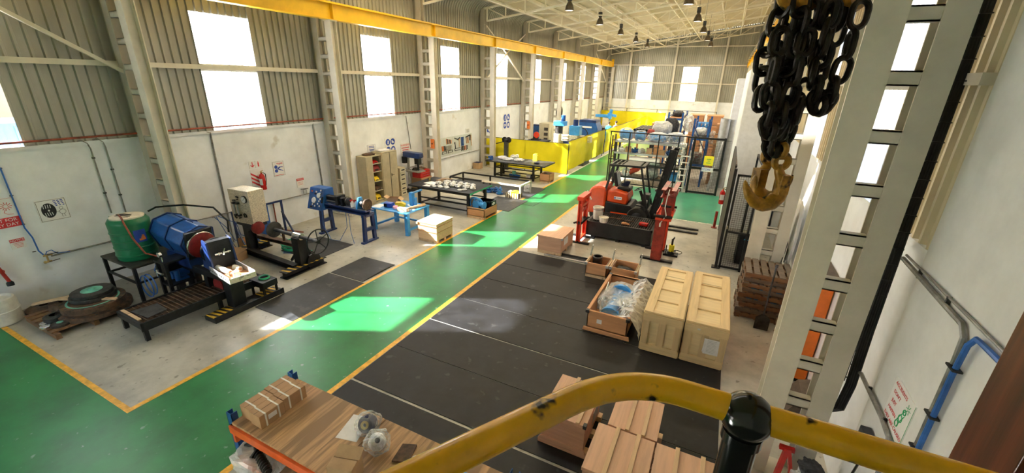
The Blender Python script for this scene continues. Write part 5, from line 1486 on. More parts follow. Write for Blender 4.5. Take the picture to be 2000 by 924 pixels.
tag(B().prism([(-9.95, 12.5), (-9.62, 12.52), (-9.66, 12.72), (-9.92, 12.75)], 0.8895, 0.892, 'z').o('paper_sheet', 'paper'), 'small paper sheet on the front left of the black table', 'paper')
for k in range(5):
    a = 0.2 + 0.35 * k
    tag(B().bar((-10.0 + 0.06 * k, 13.5, 0.90 + 0.022 * k), (-9.65 + 0.07 * k, 13.5 + 0.22 * math.sin(a), 0.90 + 0.022 * k), 0.06, 0.022).o('wood_offcut', 'batten'), ordn[k] + ' wooden offcut up in the little heap on the black table', 'offcut', 'wooden offcuts on the black table')
t = T('cup', 'small brass cup at the back left of the black table', 'cup', (-10.25, 13.35, 0.885))
B().lathe((0, 0, 0), [(0, 0), (0.05, 0), (0.06, 0.12), (0.052, 0.12), (0.045, 0.02), (0, 0.02)], 14).o('body', 'brass', t)
# crate with blue valve and black bin
t = T('open_crate', 'low orange plywood crate at the right end of the black table', 'crate', (-7.5, 12.85, 0))
def open_crate(t, w, d, h0, h1, m, th=0.02, skids='x'):
    B().box(-w / 2, -d / 2, h0, w / 2, d / 2, h0 + 0.02).o('bottom', m, t)
    B().box(-w / 2, -d / 2, h0, w / 2, -d / 2 + th, h1).o('front_panel', m, t)
    B().box(-w / 2, d / 2 - th, h0, w / 2, d / 2, h1).o('back_panel', m, t)
    my = m + '_y' if (m + '_y') in MAT else m
    B().box(-w / 2, -d / 2, h0, -w / 2 + th, d / 2, h1).o('side_panel', my, t)
    B().box(w / 2 - th, -d / 2, h0, w / 2, d / 2, h1).o('side_panel', my, t)
    for k in (-1, 1):
        B().box(-w / 2, k * (d / 2 - 0.05) - 0.045, 0, w / 2, k * (d / 2 - 0.05) + 0.045, h0).o('skid', 'batten', t)
open_crate(t, 0.72, 0.95, 0.09, 0.37, 'ply_orange')
B().box(-0.36, -0.475, 0.34, 0.36, -0.45, 0.40).o('rim_batten', 'batten', t)
t = T('blue_valve', 'bright blue valve body with a big ring lying in the orange crate', 'valve', (-7.58, 12.68, 0.35))
B().torus((-0.12, 0, 0.12), 0.22, 0.035, 'y', 28, 8).torus((0.0, 0, 0.12), 0.20, 0.03, 'y', 28, 8).cyl((-0.05, -0.1, 0.1), (-0.05, 0.15, 0.1), 0.14).cyl((0.1, 0.0, 0.12), (0.3, -0.08, 0.12), 0.09).o('body', 'paint_skyblue', t)
B().lathe((0.30, -0.08, 0.12), [(0, 0), (0.14, 0), (0.14, 0.03), (0, 0.03)], 20, 'x').cyl((0.32, -0.08, 0.12), (0.36, -0.08, 0.12), 0.05).o('flange', 'paint_skyblue', t)
t = T('plastic_bin', 'black plastic parts bin behind the blue valve in the crate', 'bin', (-7.45, 13.08, 0.112))
B().box(-0.3, -0.2, 0, 0.3, 0.2, 0.02).box(-0.3, -0.2, 0, -0.28, 0.2, 0.44).box(0.28, -0.2, 0, 0.3, 0.2, 0.44).box(-0.3, -0.2, 0, 0.3, -0.18, 0.44).box(-0.3, 0.18, 0, 0.3, 0.2, 0.44).o('body', 'black_gloss', t)
B().box(0.301, -0.12, 0.30, 0.304, -0.06, 0.36).box(0.301, -0.05, 0.29, 0.304, 0.02, 0.40).box(0.301, 0.03, 0.31, 0.304, 0.10, 0.38).o('marks', 'sign_white', t)
t = T('carton', 'brown carton under the right end of the black table', 'box', (-8.35, 13.65, 0))
B().box(-0.15, -0.15, 0, 0.2, 0.15, 0.36).o('body', 'card_light', t)
B().box(-0.16, -0.03, 0.355, 0.21, 0.03, 0.362).o('tape', 'card', t)
# low steel frame
t = T('open_bench', 'low open steel bench frame without a top, by the walkway', 'bench', (0, 0, 0))
xa, xb_, ya, yb = -10.9, -7.32, 15.75, 16.85
b = B().bar((xa, ya, 0.53), (-9.2, ya, 0.53), 0.06).bar((xa, yb, 0.53), (xb_, yb, 0.53), 0.06).bar((xa, ya, 0.53), (xa, yb, 0.53), 0.06)
b.o('dark_rail', 'black_steel', t)
B().bar((-9.2, ya, 0.53), (xb_, ya, 0.53), 0.065).bar((xb_, ya - 0.03, 0.53), (xb_, yb, 0.53), 0.065).o('pale_rail', 'tank_cream', t)
for x, y, m in ((xa, ya, 'black_steel'), (-9.12, ya, 'black_steel'), (xb_, ya, 'tank_cream'), (xa, yb, 'black_steel'), (-9.4, yb, 'black_steel'), (xb_, yb, 'galv')):
    B().box(x - 0.03, y - 0.03, 0, x + 0.03, y + 0.03, 0.50).o('leg', m, t)
for k, (x, y, r) in enumerate(((-9.0, 15.98, 0.3), (-8.72, 16.2, 0.9), (-8.40, 15.92, 2.0))):
    e = T('valve_actuator', ['left', 'middle', 'right'][k] + ' blue valve of the three on the floor under the low frame', 'valve', (x, y, 0.013), r, 'blue valves under the frame')
    B().lathe((0, 0, 0), [(0.06, 0), (0.16, 0), (0.16, 0.05), (0.10, 0.08), (0.06, 0.08)], 18).cyl((-0.25, 0, 0.13), (0.2, 0, 0.13), 0.05).cyl((0, 0, 0.05), (0, 0, 0.22), 0.05).o('body', 'paint_blue', e)
    B().cyl((-0.27, 0, 0.13), (-0.25, 0, 0.13), 0.085).cyl((0.2, 0, 0.13), (0.22, 0, 0.13), 0.085).cyl((0, -0.12, 0.18), (0, 0.12, 0.18), 0.025).o('flange', 'paint_skyblue', e)
t = T('clear_jar', 'clear plastic drum standing by the far leg of the low frame', 'drum', (-7.55, 17.0, 0.013))
B().lathe((0, 0, 0), [(0, 0), (0.15, 0), (0.15, 0.22), (0.1, 0.26), (0.1, 0.30), (0, 0.30)], 20).o('body', 'film_thick', t)
B().torus((0, 0, 0.04), 0.15, 0.012).torus((0, 0, 0.2), 0.15, 0.01).o('hoop', 'galv', t)
t = T('slatted_box', 'small slatted box of parts with yellow bin at the frame corner', 'box', (-7.62, 15.78, 0))
for k in range(6):
    B().box(-0.32 + 0.11 * k, -0.2, 0, -0.26 + 0.11 * k, -0.18, 0.22).o('slat', 'tank_cream', t)
B().box(-0.32, -0.18, 0, 0.30, 0.2, 0.02).box(-0.32, 0.18, 0, 0.30, 0.2, 0.22).box(-0.32, -0.2, 0.0, -0.30, 0.2, 0.22).box(0.28, -0.2, 0, 0.30, 0.2, 0.22).o('body', 'brown_board', t)
t = T('plastic_bin', 'yellow bin lying in the slatted box by the low frame', 'bin', (-7.52, 15.78, 0.021))
B().prism([(-0.17, 0), (0.17, 0), (0.17, 0.2), (0.0, 0.28), (-0.17, 0.26)], -0.15, 0.15, 'y').o('body', 'yellow_plastic', t, bev=0.01)
B().box(-0.15, -0.12, 0.262, -0.02, 0.12, 0.268).o('opening', 'hazard_yellow', t)
t = T('motor_part', 'dark and white motor part in the slatted box', 'motor', (-7.82, 15.8, 0.021))
B().cyl((0, -0.1, 0.16), (0, 0.1, 0.16), 0.09).o('body', 'white_plastic', t)
B().cyl((0, -0.13, 0.16), (0, -0.1, 0.16), 0.05).o('shaft', 'black_steel', t)
# floor drawn square on the walkway
b = B()
for p, q in (((-7.05, 14.9), (-6.35, 14.95)), ((-6.35, 14.95), (-6.3, 15.85)), ((-6.3, 15.85), (-6.95, 15.85))):
    b.bar((*p, 0.003), (*q, 0.003), 0.03, 0.002)
S(b.o('floor_square', 'sign_black'))
# far table
t = T('assembly_table', 'big dark worktable with plastic bags, in front of the yellow curtain', 'table', (0, 0, 0))
for x, y in ((-10.35, 19.05), (-8.15, 19.05), (-10.30, 19.95), (-8.10, 19.95), (-10.1, 19.3), (-8.35, 19.5)):
    B().box(x - 0.045, y - 0.045, 0, x + 0.045, y + 0.045, 0.80).o('leg', 'black_steel', t)
B().box(-10.75, 18.75, 0.80, -7.45, 20.2, 0.87).o('top', 'dark_steel', t, bev=0.006)
b = B()
for z in (0.12, 0.5):
    b.bar((-10.35, 19.05, z), (-8.15, 19.05, z), 0.05).bar((-10.3, 19.95, z), (-8.1, 19.95, z), 0.05).bar((-10.35, 19.05, z), (-10.3, 19.95, z), 0.05).bar((-8.15, 19.05, z), (-8.1, 19.95, z), 0.05)
b.o('rails', 'black_steel', t)
t = T('bench_vice', 'blue bench vice at the left end of the dark worktable', 'vice', (-10.55, 18.95, 0.87))
B().box(-0.08, -0.08, 0, 0.1, 0.1, 0.06).box(-0.07, -0.14, 0.06, 0.08, -0.04, 0.2).box(-0.07, 0.02, 0.06, 0.08, 0.12, 0.2).box(-0.04, -0.2, 0.08, 0.05, 0.2, 0.14).o('body', 'paint_blue', t)
B().cyl((0, -0.28, 0.1), (0, -0.15, 0.1), 0.015).cyl((-0.1, -0.27, 0.1), (0.1, -0.27, 0.1), 0.01).o('screw', 'steel', t)
rnd = random.Random(9)
for k, (x, y, dx, dy, h, lab) in enumerate(((-10.15, 19.5, 0.5, 0.4, 0.16, 'first plastic bag from the left on the dark worktable'), (-9.75, 19.3, 0.55, 0.4, 0.14, 'second plastic bag from the left on the dark worktable'), (-9.55, 19.75, 0.45, 0.35, 0.24, 'tall plastic bag at the middle of the dark worktable'), (-9.15, 19.4, 0.5, 0.35, 0.12, 'flat plastic bag right of the others on the dark worktable'))):
    e = T('plastic_bag', lab, 'bag', (x, y, 0.87), 0.2 * k, 'plastic bags on the dark worktable')
    B().blob((0, 0, h / 2), (dx, dy, h), 20 + k, 0.35, 8).o('bag', 'film_thick', e)
    B().blob((0.02, 0, h * 0.36), (dx * 0.6, dy * 0.6, h * 0.7), 30 + k, 0.3, 6).o('contents', 'parts_white' if k != 0 else 'cloth_lilac', e)
t = T('jerry_can', 'small yellow jerry can on the dark worktable', 'can', (-8.45, 19.95, 0.87))
B().prism([(-0.12, 0), (0.12, 0), (0.12, 0.28), (0.05, 0.34), (-0.12, 0.34)], -0.08, 0.08, 'y').o('body', 'sign_yellow', t, bev=0.02)
B().box(-0.06, -0.02, 0.37, 0.03, 0.02, 0.39).box(-0.06, -0.02, 0.34, -0.04, 0.02, 0.38).cyl((0.07, 0, 0.33), (0.07, 0, 0.38), 0.03).o('handle', 'sign_yellow', t)
tag(B(Matrix.Translation((-8.05, 19.2, 0.88))).blob((0, 0, 0.03), (0.28, 0.18, 0.08), 7, 0.3, 6).o('rag', 'cloth_navy'), 'dark rag near the right end of the dark worktable', 'rag')
t = T('blue_valve', 'blue valve with teal top on the floor under the dark worktable', 'valve', (-9.3, 19.3, 0.0))
B().lathe((0, 0, 0), [(0, 0), (0.28, 0), (0.28, 0.05), (0.15, 0.08), (0.15, 0.2), (0, 0.2)], 20).box(-0.3, -0.06, 0.1, 0.3, 0.06, 0.2).o('body', 'paint_blue', t)
B().cyl((-0.05, 0, 0.2), (-0.05, 0, 0.36), 0.1).o('top', 'flange_teal', t)
t = T('electric_motor', 'pale motor with black end on the floor under the dark worktable', 'motor', (-8.5, 19.4, 0.0))
B().cyl((-0.15, 0, 0.13), (0.08, 0, 0.13), 0.13).box(-0.1, -0.1, 0, 0.1, 0.1, 0.04).o('body', 'white_plastic', t)
B().cyl((0.08, 0, 0.13), (0.26, 0, 0.13), 0.12).o('end_cover', 'black_steel', t)
t = T('open_crate', 'small open wooden crate beside the dark worktable', 'crate', (-7.55, 19.4, 0))
open_crate(t, 0.52, 0.62, 0.07, 0.42, 'ply_orange')
t = T('scrap_block', 'dark machine parts inside the crate beside the dark worktable', 'parts', (-7.55, 19.4, 0.095))
B().blob((0, 0, 0.16), (0.42, 0.5, 0.32), 12, 0.25, 8).o('parts', 'rust_iron', t)
t = T('carton', 'brown carton with dark contents on the floor below the tool board', 'box', (-12.2, 20.4, 0))
B().box(-0.2, -0.2, 0, 0.2, 0.22, 0.34).o('body', 'card_light', t)
B().box(-0.18, -0.18, 0.335, 0.18, 0.2, 0.35).o('contents', 'cloth_navy', t)
# wall racks behind
t = T('steel_rack', 'rusty steel rack with shelves of iron parts by the left wall', 'rack', (-11.9, 22.0, 0))
for x, y in ((-0.4, -0.2), (0.9, -0.2), (-0.4, 0.9), (0.9, 0.9)):
    B().box(x - 0.04, y - 0.04, 0, x + 0.04, y + 0.04, 1.35).o('post', 'black_steel', t)
for z in (0.35, 0.8, 1.15):
    B().box(-0.45, -0.25, z, 0.95, 0.95, z + 0.05).o('shelf', 'rust_iron', t)
for k, (x, y, z, s_) in enumerate(((-0.1, 0.2, 1.2, 0.3), (0.4, 0.3, 1.2, 0.4), (0.1, 0.2, 0.85, 0.35), (0.6, 0.2, 0.4, 0.4))):
    tag(B(Matrix.Translation((-11.9 + x, 22.0 + y, z))).blob((0, 0, s_ * 0.25), (s_, s_, s_ * 0.5), 40 + k, 0.3, 6).o('casting', ['disc_red', 'rust_iron', 'iron_dark', 'rust_iron'][k]), ['reddish casting at the top left of the rusty rack', 'brown casting at the top right of the rusty rack', 'dark casting on the middle shelf of the rusty rack', 'brown casting on the bottom shelf of the rusty rack'][k], 'casting', 'castings on the rusty rack')
t = T('grinder', 'black double wheel grinder on a post beside the rusty rack', 'grinder', (-10.8, 21.2, 0))
B().box(-0.1, -0.1, 0, 0.1, 0.1, 1.5).box(-0.25, -0.25, 0, 0.25, 0.25, 0.04).o('post', 'dark_steel', t)
B().lathe((-0.12, 0, 1.62), [(0, 0), (0.16, 0), (0.16, 0.06), (0, 0.06)], 18, 'y').lathe((0.12, 0.02, 1.62), [(0, 0), (0.16, 0), (0.16, 0.06), (0, 0.06)], 18, 'y').cyl((-0.12, 0.03, 1.62), (0.12, 0.03, 1.62), 0.07).bar((-0.7, 0.1, 1.35), (0, 0.1, 1.58), 0.05).o('wheels', 'black_steel', t)

# ---------------------------------------------------------------- forklift
t = T('forklift', 'orange forklift truck parked behind the black test tank', 'forklift', (-2.75, 14.88, 0))
b = B()
prof = [(-1.22, 0.28), (-1.28, 0.55), (-1.25, 0.98), (-1.12, 1.22), (-0.88, 1.30), (-0.58, 1.28), (-0.58, 0.28)]
b.prism(prof, -0.54, 0.54, 'y')
cw = b.o('counterweight', 'fork_orange', t, bev=0.06)
b = B()
for k in range(6):
    b.box(-1.255 + 0.03 * k, -0.548, 1.02 - 0.05 * k, -1.215 + 0.03 * k, -0.541, 1.09 - 0.05 * k)
b.o('lettering_marks', 'sign_white', cw)
B().prism([(-0.56, 0.30), (0.95, 0.30), (0.95, 0.60), (0.42, 0.62), (0.30, 0.74), (-0.56, 0.78)], -0.53, 0.53, 'y').o('chassis', 'black_steel', t, bev=0.02)
B().box(-0.35, -0.545, 0.40, 0.30, -0.53, 0.44).o('orange_strip', 'fork_orange', t)
B().prism([(-0.54, 0.78), (0.14, 0.70), (0.22, 0.90), (0.14, 1.14), (-0.24, 1.22), (-0.54, 1.18)], -0.50, 0.50, 'y').o('hood', 'fork_orange', t, bev=0.06)
stt = B().box(-0.28, -0.512, 0.90, -0.01, -0.503, 1.0).o('sticker', 'sign_white', t)
B().box(-0.27, -0.516, 0.92, -0.22, -0.511, 0.98).box(-0.20, -0.516, 0.945, -0.03, -0.511, 0.96).o('sticker_logo', 'sign_blue', stt)
B().box(0.42, -0.5, 0.60, 0.92, 0.5, 0.64).o('floor_plate', 'iron_dark', t)
s_ = B().box(-0.26, -0.26, 1.16, 0.20, 0.26, 1.30).o('seat', 'black_steel', t, bev=0.04)
B(Matrix.Translation((-0.28, 0, 1.28)) @ Matrix.Rotation(-0.22, 4, 'Y')).box(-0.07, -0.25, 0, 0.05, 0.25, 0.52).o('backrest', 'black_steel', t, bev=0.04)
B(Matrix.Translation((-0.28, 0, 1.28)) @ Matrix.Rotation(-0.22, 4, 'Y')).box(0.045, -0.22, 0.05, 0.06, 0.22, 0.5).o('seat_cover', 'galv', t, bev=0.005)
b = B()
for sy in (-0.47, 0.47):
    b.bar((-0.70, sy, 0.80), (-0.42, sy, 2.06), 0.10, 0.07, (1, 0, 0))
b.parts('rear_pillar', 'black_steel', t)
b = B()
for sy in (-0.49, 0.49):
    b.bar((0.88, sy, 0.60), (0.52, sy, 2.08), 0.06, 0.06, (1, 0, 0))
b.parts('front_pillar', 'black_steel', t)
b = B()
for sy in (-0.49, 0.49):
    b.bar((-0.55, sy, 2.08), (0.62, sy, 2.11), 0.06, 0.07)
for k in range(8):
    x = -0.52 + 0.155 * k
    b.box(x, -0.48, 2.07, x + 0.045, 0.48, 2.12)
b.box(0.52, -0.5, 2.07, 0.62, 0.5, 2.13)
b.o('overhead_guard', 'black_steel', t)
B().box(-0.1, -0.46, 2.12, 0.45, 0.46, 2.13).o('guard_sheet', 'dark_steel', t)
for sy in (-1, 1):
    w_ = B().lathe((0.58, sy * 0.46, 0.35), [(0.0, -0.1), (0.2, -0.1), (0.34, -0.11), (0.36, -0.07), (0.36, 0.07), (0.34, 0.11), (0.2, 0.1), (0, 0.1)], 28, 'y').o('wheel', 'tyre', t)
    B().lathe((0.58, sy * 0.57, 0.35), [(0, -0.02), (0.13, -0.02), (0.19, 0.0), (0.19, 0.012), (0.13, 0.0), (0, 0.005)], 22, 'y').o('hub', 'dark_steel', w_)
    w_ = B().lathe((-0.85, sy * 0.44, 0.27), [(0.0, -0.08), (0.26, -0.09), (0.27, -0.05), (0.27, 0.05), (0.26, 0.09), (0, 0.08)], 24, 'y').o('wheel', 'tyre', t)
    B().lathe((-0.85, sy * 0.53, 0.27), [(0, -0.01), (0.13, -0.01), (0.14, 0.005), (0, 0.01)], 18, 'y').o('hub', 'dark_steel', w_)
b = B()
for sy in (-0.56, 0.42):
    b.lathe((0.58, sy, 0.37), [(0.40, 0), (0.44, 0), (0.44, 0.14), (0.40, 0.14), (0.40, 0)], 14, 'y', -0.2, 2.6)
b.parts('mudguard', 'black_steel', t)
B().cyl((0.74, 0, 0.64), (0.50, 0, 1.20), 0.05).box(0.62, -0.18, 0.62, 0.86, 0.18, 1.12).o('steering_column', 'black_steel', t)
Ms = Matrix.Translation((0.46, 0.0, 1.26)) @ Matrix.Rotation(-0.45, 4, 'Y')
b = B(Ms).torus((0, 0, 0), 0.17, 0.016, 'z', 24, 7)
for k in range(3):
    a = 2 * PI * k / 3
    b.cyl((0, 0, -0.02), (0.17 * math.cos(a), 0.17 * math.sin(a), 0), 0.012, n=6)
b.o('steering_wheel', 'black_gloss', t)
for sy in (-0.40, 0.40):
    B().box(0.78, sy - 0.06, 0.86, 0.84, sy + 0.06, 0.98).o('head_lamp', 'white_plastic', t, bev=0.01)
Mm = Matrix.Translation((0.98, 0, 0.06)) @ Matrix.Rotation(0.17, 4, 'Y')
for sy in (-0.38, 0.38):
    b = B(Mm)
    ibeam(b, (0, sy, 0), (0, sy, 2.72), 0.10, 0.22, 0.025, (1, 0, 0))
    ibeam(b, (0.02, sy * 0.78, 0), (0.02, sy * 0.78, 2.70), 0.07, 0.13, 0.02, (1, 0, 0))
    b.o('mast_rail', 'black_steel', t)
b = B(Mm)
for z in (0.25, 1.0, 1.75, 2.62):
    b.box(-0.09, -0.40, z, -0.03, 0.40, z + 0.10)
b.cyl((0, -0.18, 0.1), (0, -0.18, 2.6), 0.04).cyl((0, 0.18, 0.1), (0, 0.18, 2.6), 0.04).cyl((0.03, -0.05, 0.2), (0.03, -0.05, 2.55), 0.02).cyl((0.03, 0.05, 0.2), (0.03, 0.05, 2.55), 0.02)
for z in (1.3, 2.0, 2.3):
    b.cyl((-0.13, -0.44, z), (-0.13, -0.30, z), 0.03)
b.o('mast_cylinders', 'dark_steel', t)
b = B(Mm)
b.box(0.10, -0.45, 0.05, 0.15, 0.45, 0.13).box(0.10, -0.45, 0.38, 0.15, 0.45, 0.46)
for k in range(5):
    b.box(0.10, -0.44 + 0.205 * k, 0.13, 0.13, -0.40 + 0.205 * k, 0.40)
b.o('carriage', 'black_steel', t)
for sy in (-0.22, 0.20):
    B().box(1.18, sy - 0.055, 0.015, 2.58, sy + 0.055, 0.05).box(1.16, sy - 0.055, 0.015, 1.21, sy + 0.055, 0.50).o('fork', 'iron_dark', t)
t = T('cable_bundle', 'dark blue cable bundle lying on the forklift seat', 'cable', (-2.80, 14.88, 1.305))
for k in range(5):
    B().torus((0.02 * k, 0.03 * math.sin(2 * k), 0.03 + 0.028 * k), 0.12 - 0.01 * k, 0.02, 'z', 18, 6).o('loop', 'cloth_navy', t)

# ---------------------------------------------------------------- black test tank with presses
t = T('test_tank', 'long black steel tank with grating top between the orange presses', 'tank', (0, 0, 0))
B().box(-3.42, 12.55, 0.08, -1.40, 13.75, 0.52).o('body', 'black_steel', t, bev=0.01)
b = B()
b.box(-3.44, 12.53, 0.50, -1.38, 12.59, 0.56).box(-3.44, 13.71, 0.50, -1.38, 13.77, 0.56).box(-3.44, 12.53, 0.50, -3.38, 13.77, 0.56).box(-1.44, 12.53, 0.50, -1.38, 13.77, 0.56)
b.o('rim', 'black_steel', t)
b = B()
for k in range(30):
    x = -3.37 + 0.066 * k
    b.box(x, 12.59, 0.522, x + 0.012, 13.71, 0.548)
for k in range(14):
    y = 12.62 + 0.08 * k
    b.box(-3.38, y, 0.52, -1.44, y + 0.012, 0.544)
b.o('grating', 'grating', t)
for x in (-3.2, -2.4, -1.6):
    B().box(x - 0.06, 12.55, 0, x + 0.06, 13.75, 0.08).o('skid', 'black_steel', t)
def bucket(name, lab, loc, r, h, grime, handle=True):
    t = T(name, lab, 'bucket', loc)
    B().lathe((0, 0, 0), [(0, 0.0), (r * 0.84, 0), (r * 0.98, h * 0.86), (r * 1.04, h * 0.87), (r * 1.04, h), (r * 0.96, h), (r * 0.80, 0.02), (0, 0.02)], 24).o('body', 'white_plastic', t)
    B().cyl((0, 0, 0.02), (0, 0, h * 0.82), r * 0.8, r * 0.92, n=20).o('contents', grime, t)
    if handle:
        B().torus((0, -r * 0.25, h * 0.86), r * 1.02, 0.008, 'z', 18, 5, PI, 2 * PI).o('handle', 'black_steel', t)
bucket('bucket', 'tall white bucket standing on the black tank beside the left press', (-3.18, 12.92, 0.56), 0.17, 0.40, 'tank_cream')
bucket('bucket', 'small white tub on the front of the black tank', (-2.92, 12.66, 0.56), 0.15, 0.17, 'tank_cream', False)
t = T('red_case', 'small red plastic case on the right of the black tank', 'case', (-1.72, 12.95, 0.56), -0.1)
B().box(-0.13, -0.08, 0, 0.13, 0.08, 0.09).o('body', 'red_gloss', t, bev=0.01)
B().box(-0.05, -0.1, 0.05, 0.05, -0.08, 0.08).o('handle', 'press_dark_red', t)
t = T('leather_glove', 'brown leather glove lying on the black tank grating', 'glove', (-2.28, 12.75, 0.56), 0.3)
B().blob((0, 0, 0.035), (0.17, 0.13, 0.07), 2, 0.2, 8).o('palm', 'timber_brown', t)
for k in range(4):
    B().cyl((0.06, -0.05 + 0.033 * k, 0.03), (0.17 - 0.02 * abs(k - 1.5), -0.07 + 0.045 * k, 0.015), 0.016, 0.012, n=8).o('finger', 'timber_brown', t)
tag(B().cyl((-2.95, 13.2, 0.575), (-2.05, 13.15, 0.575), 0.016).o('steel_bar', 'rust_iron'), 'thin rusty bar lying across the black tank grating', 'bar')
t = T('hydraulic_press', 'slim bright red press frame at the left end of the black tank', 'press', (-3.48, 0, 0))
for y in (11.88, 12.50):
    b = B()
    b.bar((-0.05, y, 0.05), (-0.05, y, 1.40), 0.025, 0.10, (0, 1, 0)).bar((0.05, y, 0.05), (0.05, y, 1.40), 0.025, 0.10, (0, 1, 0)).box(-0.05, y + 0.02, 0.05, 0.05, y + 0.045, 1.40)
    b.o('upright', 'press_red', t)
    B().box(-0.36, y - 0.05, 0, 0.36, y + 0.05, 0.05).o('foot', 'black_steel', t)
B().box(-0.10, 11.80, 1.38, 0.10, 12.60, 1.50).o('head_beam', 'press_red', t, bev=0.008)
B().box(-0.05, 11.88, 0.08, 0.05, 12.50, 0.14).box(-0.04, 11.88, 0.98, 0.04, 12.5, 1.06).box(-0.07, 11.86, 1.18, 0.07, 12.52, 1.26).o('cross_rail', 'press_red', t)
B().cyl((-0.14, 11.80, 0.66), (0.1, 12.6, 0.66), 0.03).box(-0.08, 11.84, 0.62, 0.08, 12.54, 0.70).o('bed_bar', 'black_steel', t)
B().cyl((0, 12.19, 1.10), (0, 12.19, 1.38), 0.06).o('ram', 'press_red', t)
t = T('hydraulic_press', 'massive dark red press frame of H beams at the right of the tank', 'press', (-1.10, 0, 0))
for y in (11.66, 12.52):
    b = B()
    ibeam(b, (0, y, 0.06), (0, y, 1.32), 0.28, 0.22, 0.022, (0, 1, 0))
    b.o('lower_column', 'press_dark_red' if y < 12 else 'press_red', t)
    b = B()
    ibeam(b, (0.10, y, 1.28), (0.10, y, 1.94), 0.24, 0.22, 0.022, (0, 1, 0))
    b.o('upper_column', 'press_dark_red', t)
    B().box(-0.42, y - 0.06, 0, 0.46, y + 0.06, 0.06).o('foot', 'black_steel', t)
b = B()
ibeam(b, (-0.04, 11.5, 1.98), (-0.04, 12.75, 1.98), 0.12, 0.22, 0.02)
ibeam(b, (0.22, 11.5, 1.98), (0.22, 12.75, 1.98), 0.12, 0.22, 0.02)
b.o('head_beam', 'press_dark_red', t)
B().box(-0.15, 11.50, 1.24, 0.26, 12.70, 1.30).box(-0.14, 11.5, 1.36, -0.11, 12.7, 1.46).o('cross_plate', 'press_red', t)
B().cyl((-0.2, 11.52, 1.36), (0.28, 11.52, 1.36), 0.035).cyl((-0.2, 12.66, 1.36), (0.28, 12.66, 1.36), 0.035).cyl((-0.05, 11.53, 1.65), (0.2, 11.53, 1.65), 0.03).o('pin', 'black_steel', t)
B().tube([(0.10, 11.6, 2.1), (0.08, 11.5, 1.9), (0.06, 11.50, 1.6), (0.12, 11.5, 1.4), (0.02, 11.52, 1.2), (0.0, 11.52, 1.15)], 0.014, 7).cyl((0.0, 11.52, 1.06), (0.0, 11.52, 1.16), 0.025).o('hose', 'white_plastic', t)
t = T('hand_pump', 'yellow hydraulic hand pump on the floor beside the dark red press', 'pump', (-0.76, 12.30, 0))
B().box(-0.2, -0.14, 0, 0.2, 0.14, 0.06).cyl((0.0, 0, 0.06), (0.0, 0, 0.12), 0.11).o('base', 'black_steel', t)
B().cyl((0, 0, 0.12), (0, 0, 0.32), 0.075).o('cylinder', 'sign_yellow', t)
B().cyl((0, 0, 0.32), (0.0, 0, 0.5), 0.03).cyl((0, 0, 0.46), (0.04, 0, 0.56), 0.022).o('ram', 'black_steel', t)
B().torus((0.16, -0.05, 0.14), 0.14, 0.012, 'z', 20, 6).torus((-0.14, -0.06, 0.17), 0.13, 0.012, 'x', 20, 6).o('hose', 'black_gloss', t)
# crate by the line, bars
t = T('plywood_crate', 'pink plywood crate with lid beside the left red press', 'crate', (-3.93, 11.10, 0))
ply_crate(t, 0.72, 1.08, 0.09, 0.54, 'ply_pink_x', 'ply_pink')
b = B().box(0.362, -0.30, 0.26, 0.368, 0.02, 0.47)
lb_ = b.o('paper_label', 'paper', t)
for sx in (-1, 1):
    B().box(sx * 0.38 - 0.02, -0.565, 0.50, sx * 0.38 + 0.02, -0.50, 0.558).o('corner_bracket', 'galv', t)
tag(B().box(-4.02, 10.42, 0.013, -2.62, 10.47, 0.045).o('steel_bar', 'galv'), 'long pale steel bar on the edge of the black mats', 'bar')
b = B()
b.box(-4.0, 10.56, 0.0, -2.60, 10.70, 0.012).box(-4.0, 10.69, 0.0, -2.60, 10.70, 0.07)
tag(b.o('steel_angle', 'dark_steel'), 'dark steel angle section lying behind the pale steel bar', 'steel')
# two small open crates
for (x, lab, m) in ((-2.29, 'small open crate with a dark pipe inside, left of a pair', 0), (-1.62, 'small open crate with black castings, right of a pair', 1)):
    t = T('open_crate', lab, 'crate', (x, 9.93, 0.012), 0, 'small open crates by the steel bars')
    open_crate(t, 0.54 if m == 0 else 0.62, 0.56, 0.08, 0.40, 'ply_orange')
    hw_ = 0.27 if m == 0 else 0.31
    for sx in (-1, 1):
        B().box(sx * hw_ - 0.03, -0.30, 0.36, sx * hw_ + 0.03, 0.30, 0.40).o('rim_batten', 'batten', t)
        B().box(sx * hw_ - 0.035, -0.305, 0.34, sx * hw_ + 0.035, -0.27, 0.405).o('corner_bracket', 'galv', t)
t = T('pipe_sleeve', 'short dark pipe standing in the left small crate', 'pipe', (-2.36, 10.02, 0.112))
B().lathe((0, 0, 0), [(0.11, 0), (0.12, 0), (0.12, 0.36), (0.10, 0.36), (0.10, 0.02), (0.11, 0)], 20).o('body', 'black_steel', t)
B().lathe((0, 0, 0.33), [(0.12, 0), (0.13, 0.0), (0.13, 0.035), (0.12, 0.035)], 20).o('collar', 'dark_steel', t)
tag(B(Matrix.Translation((-1.62, 9.93, 0.115))).blob((0, 0, 0.1), (0.5, 0.46, 0.2), 15, 0.25, 8).o('casting', 'iron_dark'), 'black castings filling the right small open crate', 'castings')
for k, (x, lab) in enumerate(((-2.58, 'bright spanner sticking up at the left edge of the small crates'), (-1.99, 'bright spanner sticking up between the two small crates'), (-1.30, 'bright spanner sticking up at the right edge of the small crates'))):
    e = T('spanner', lab, 'spanner', (x, 10.12, 0.412), 0.2, 'spanners on the small crates')
    B().bar((0, 0, 0.0), (0.03, 0.12, 0.20), 0.04, 0.012).o('shank', 'steel', e)
    B().torus((0.035, 0.14, 0.23), 0.028, 0.011, 'x', 12, 6).o('ring_end', 'chrome', e)
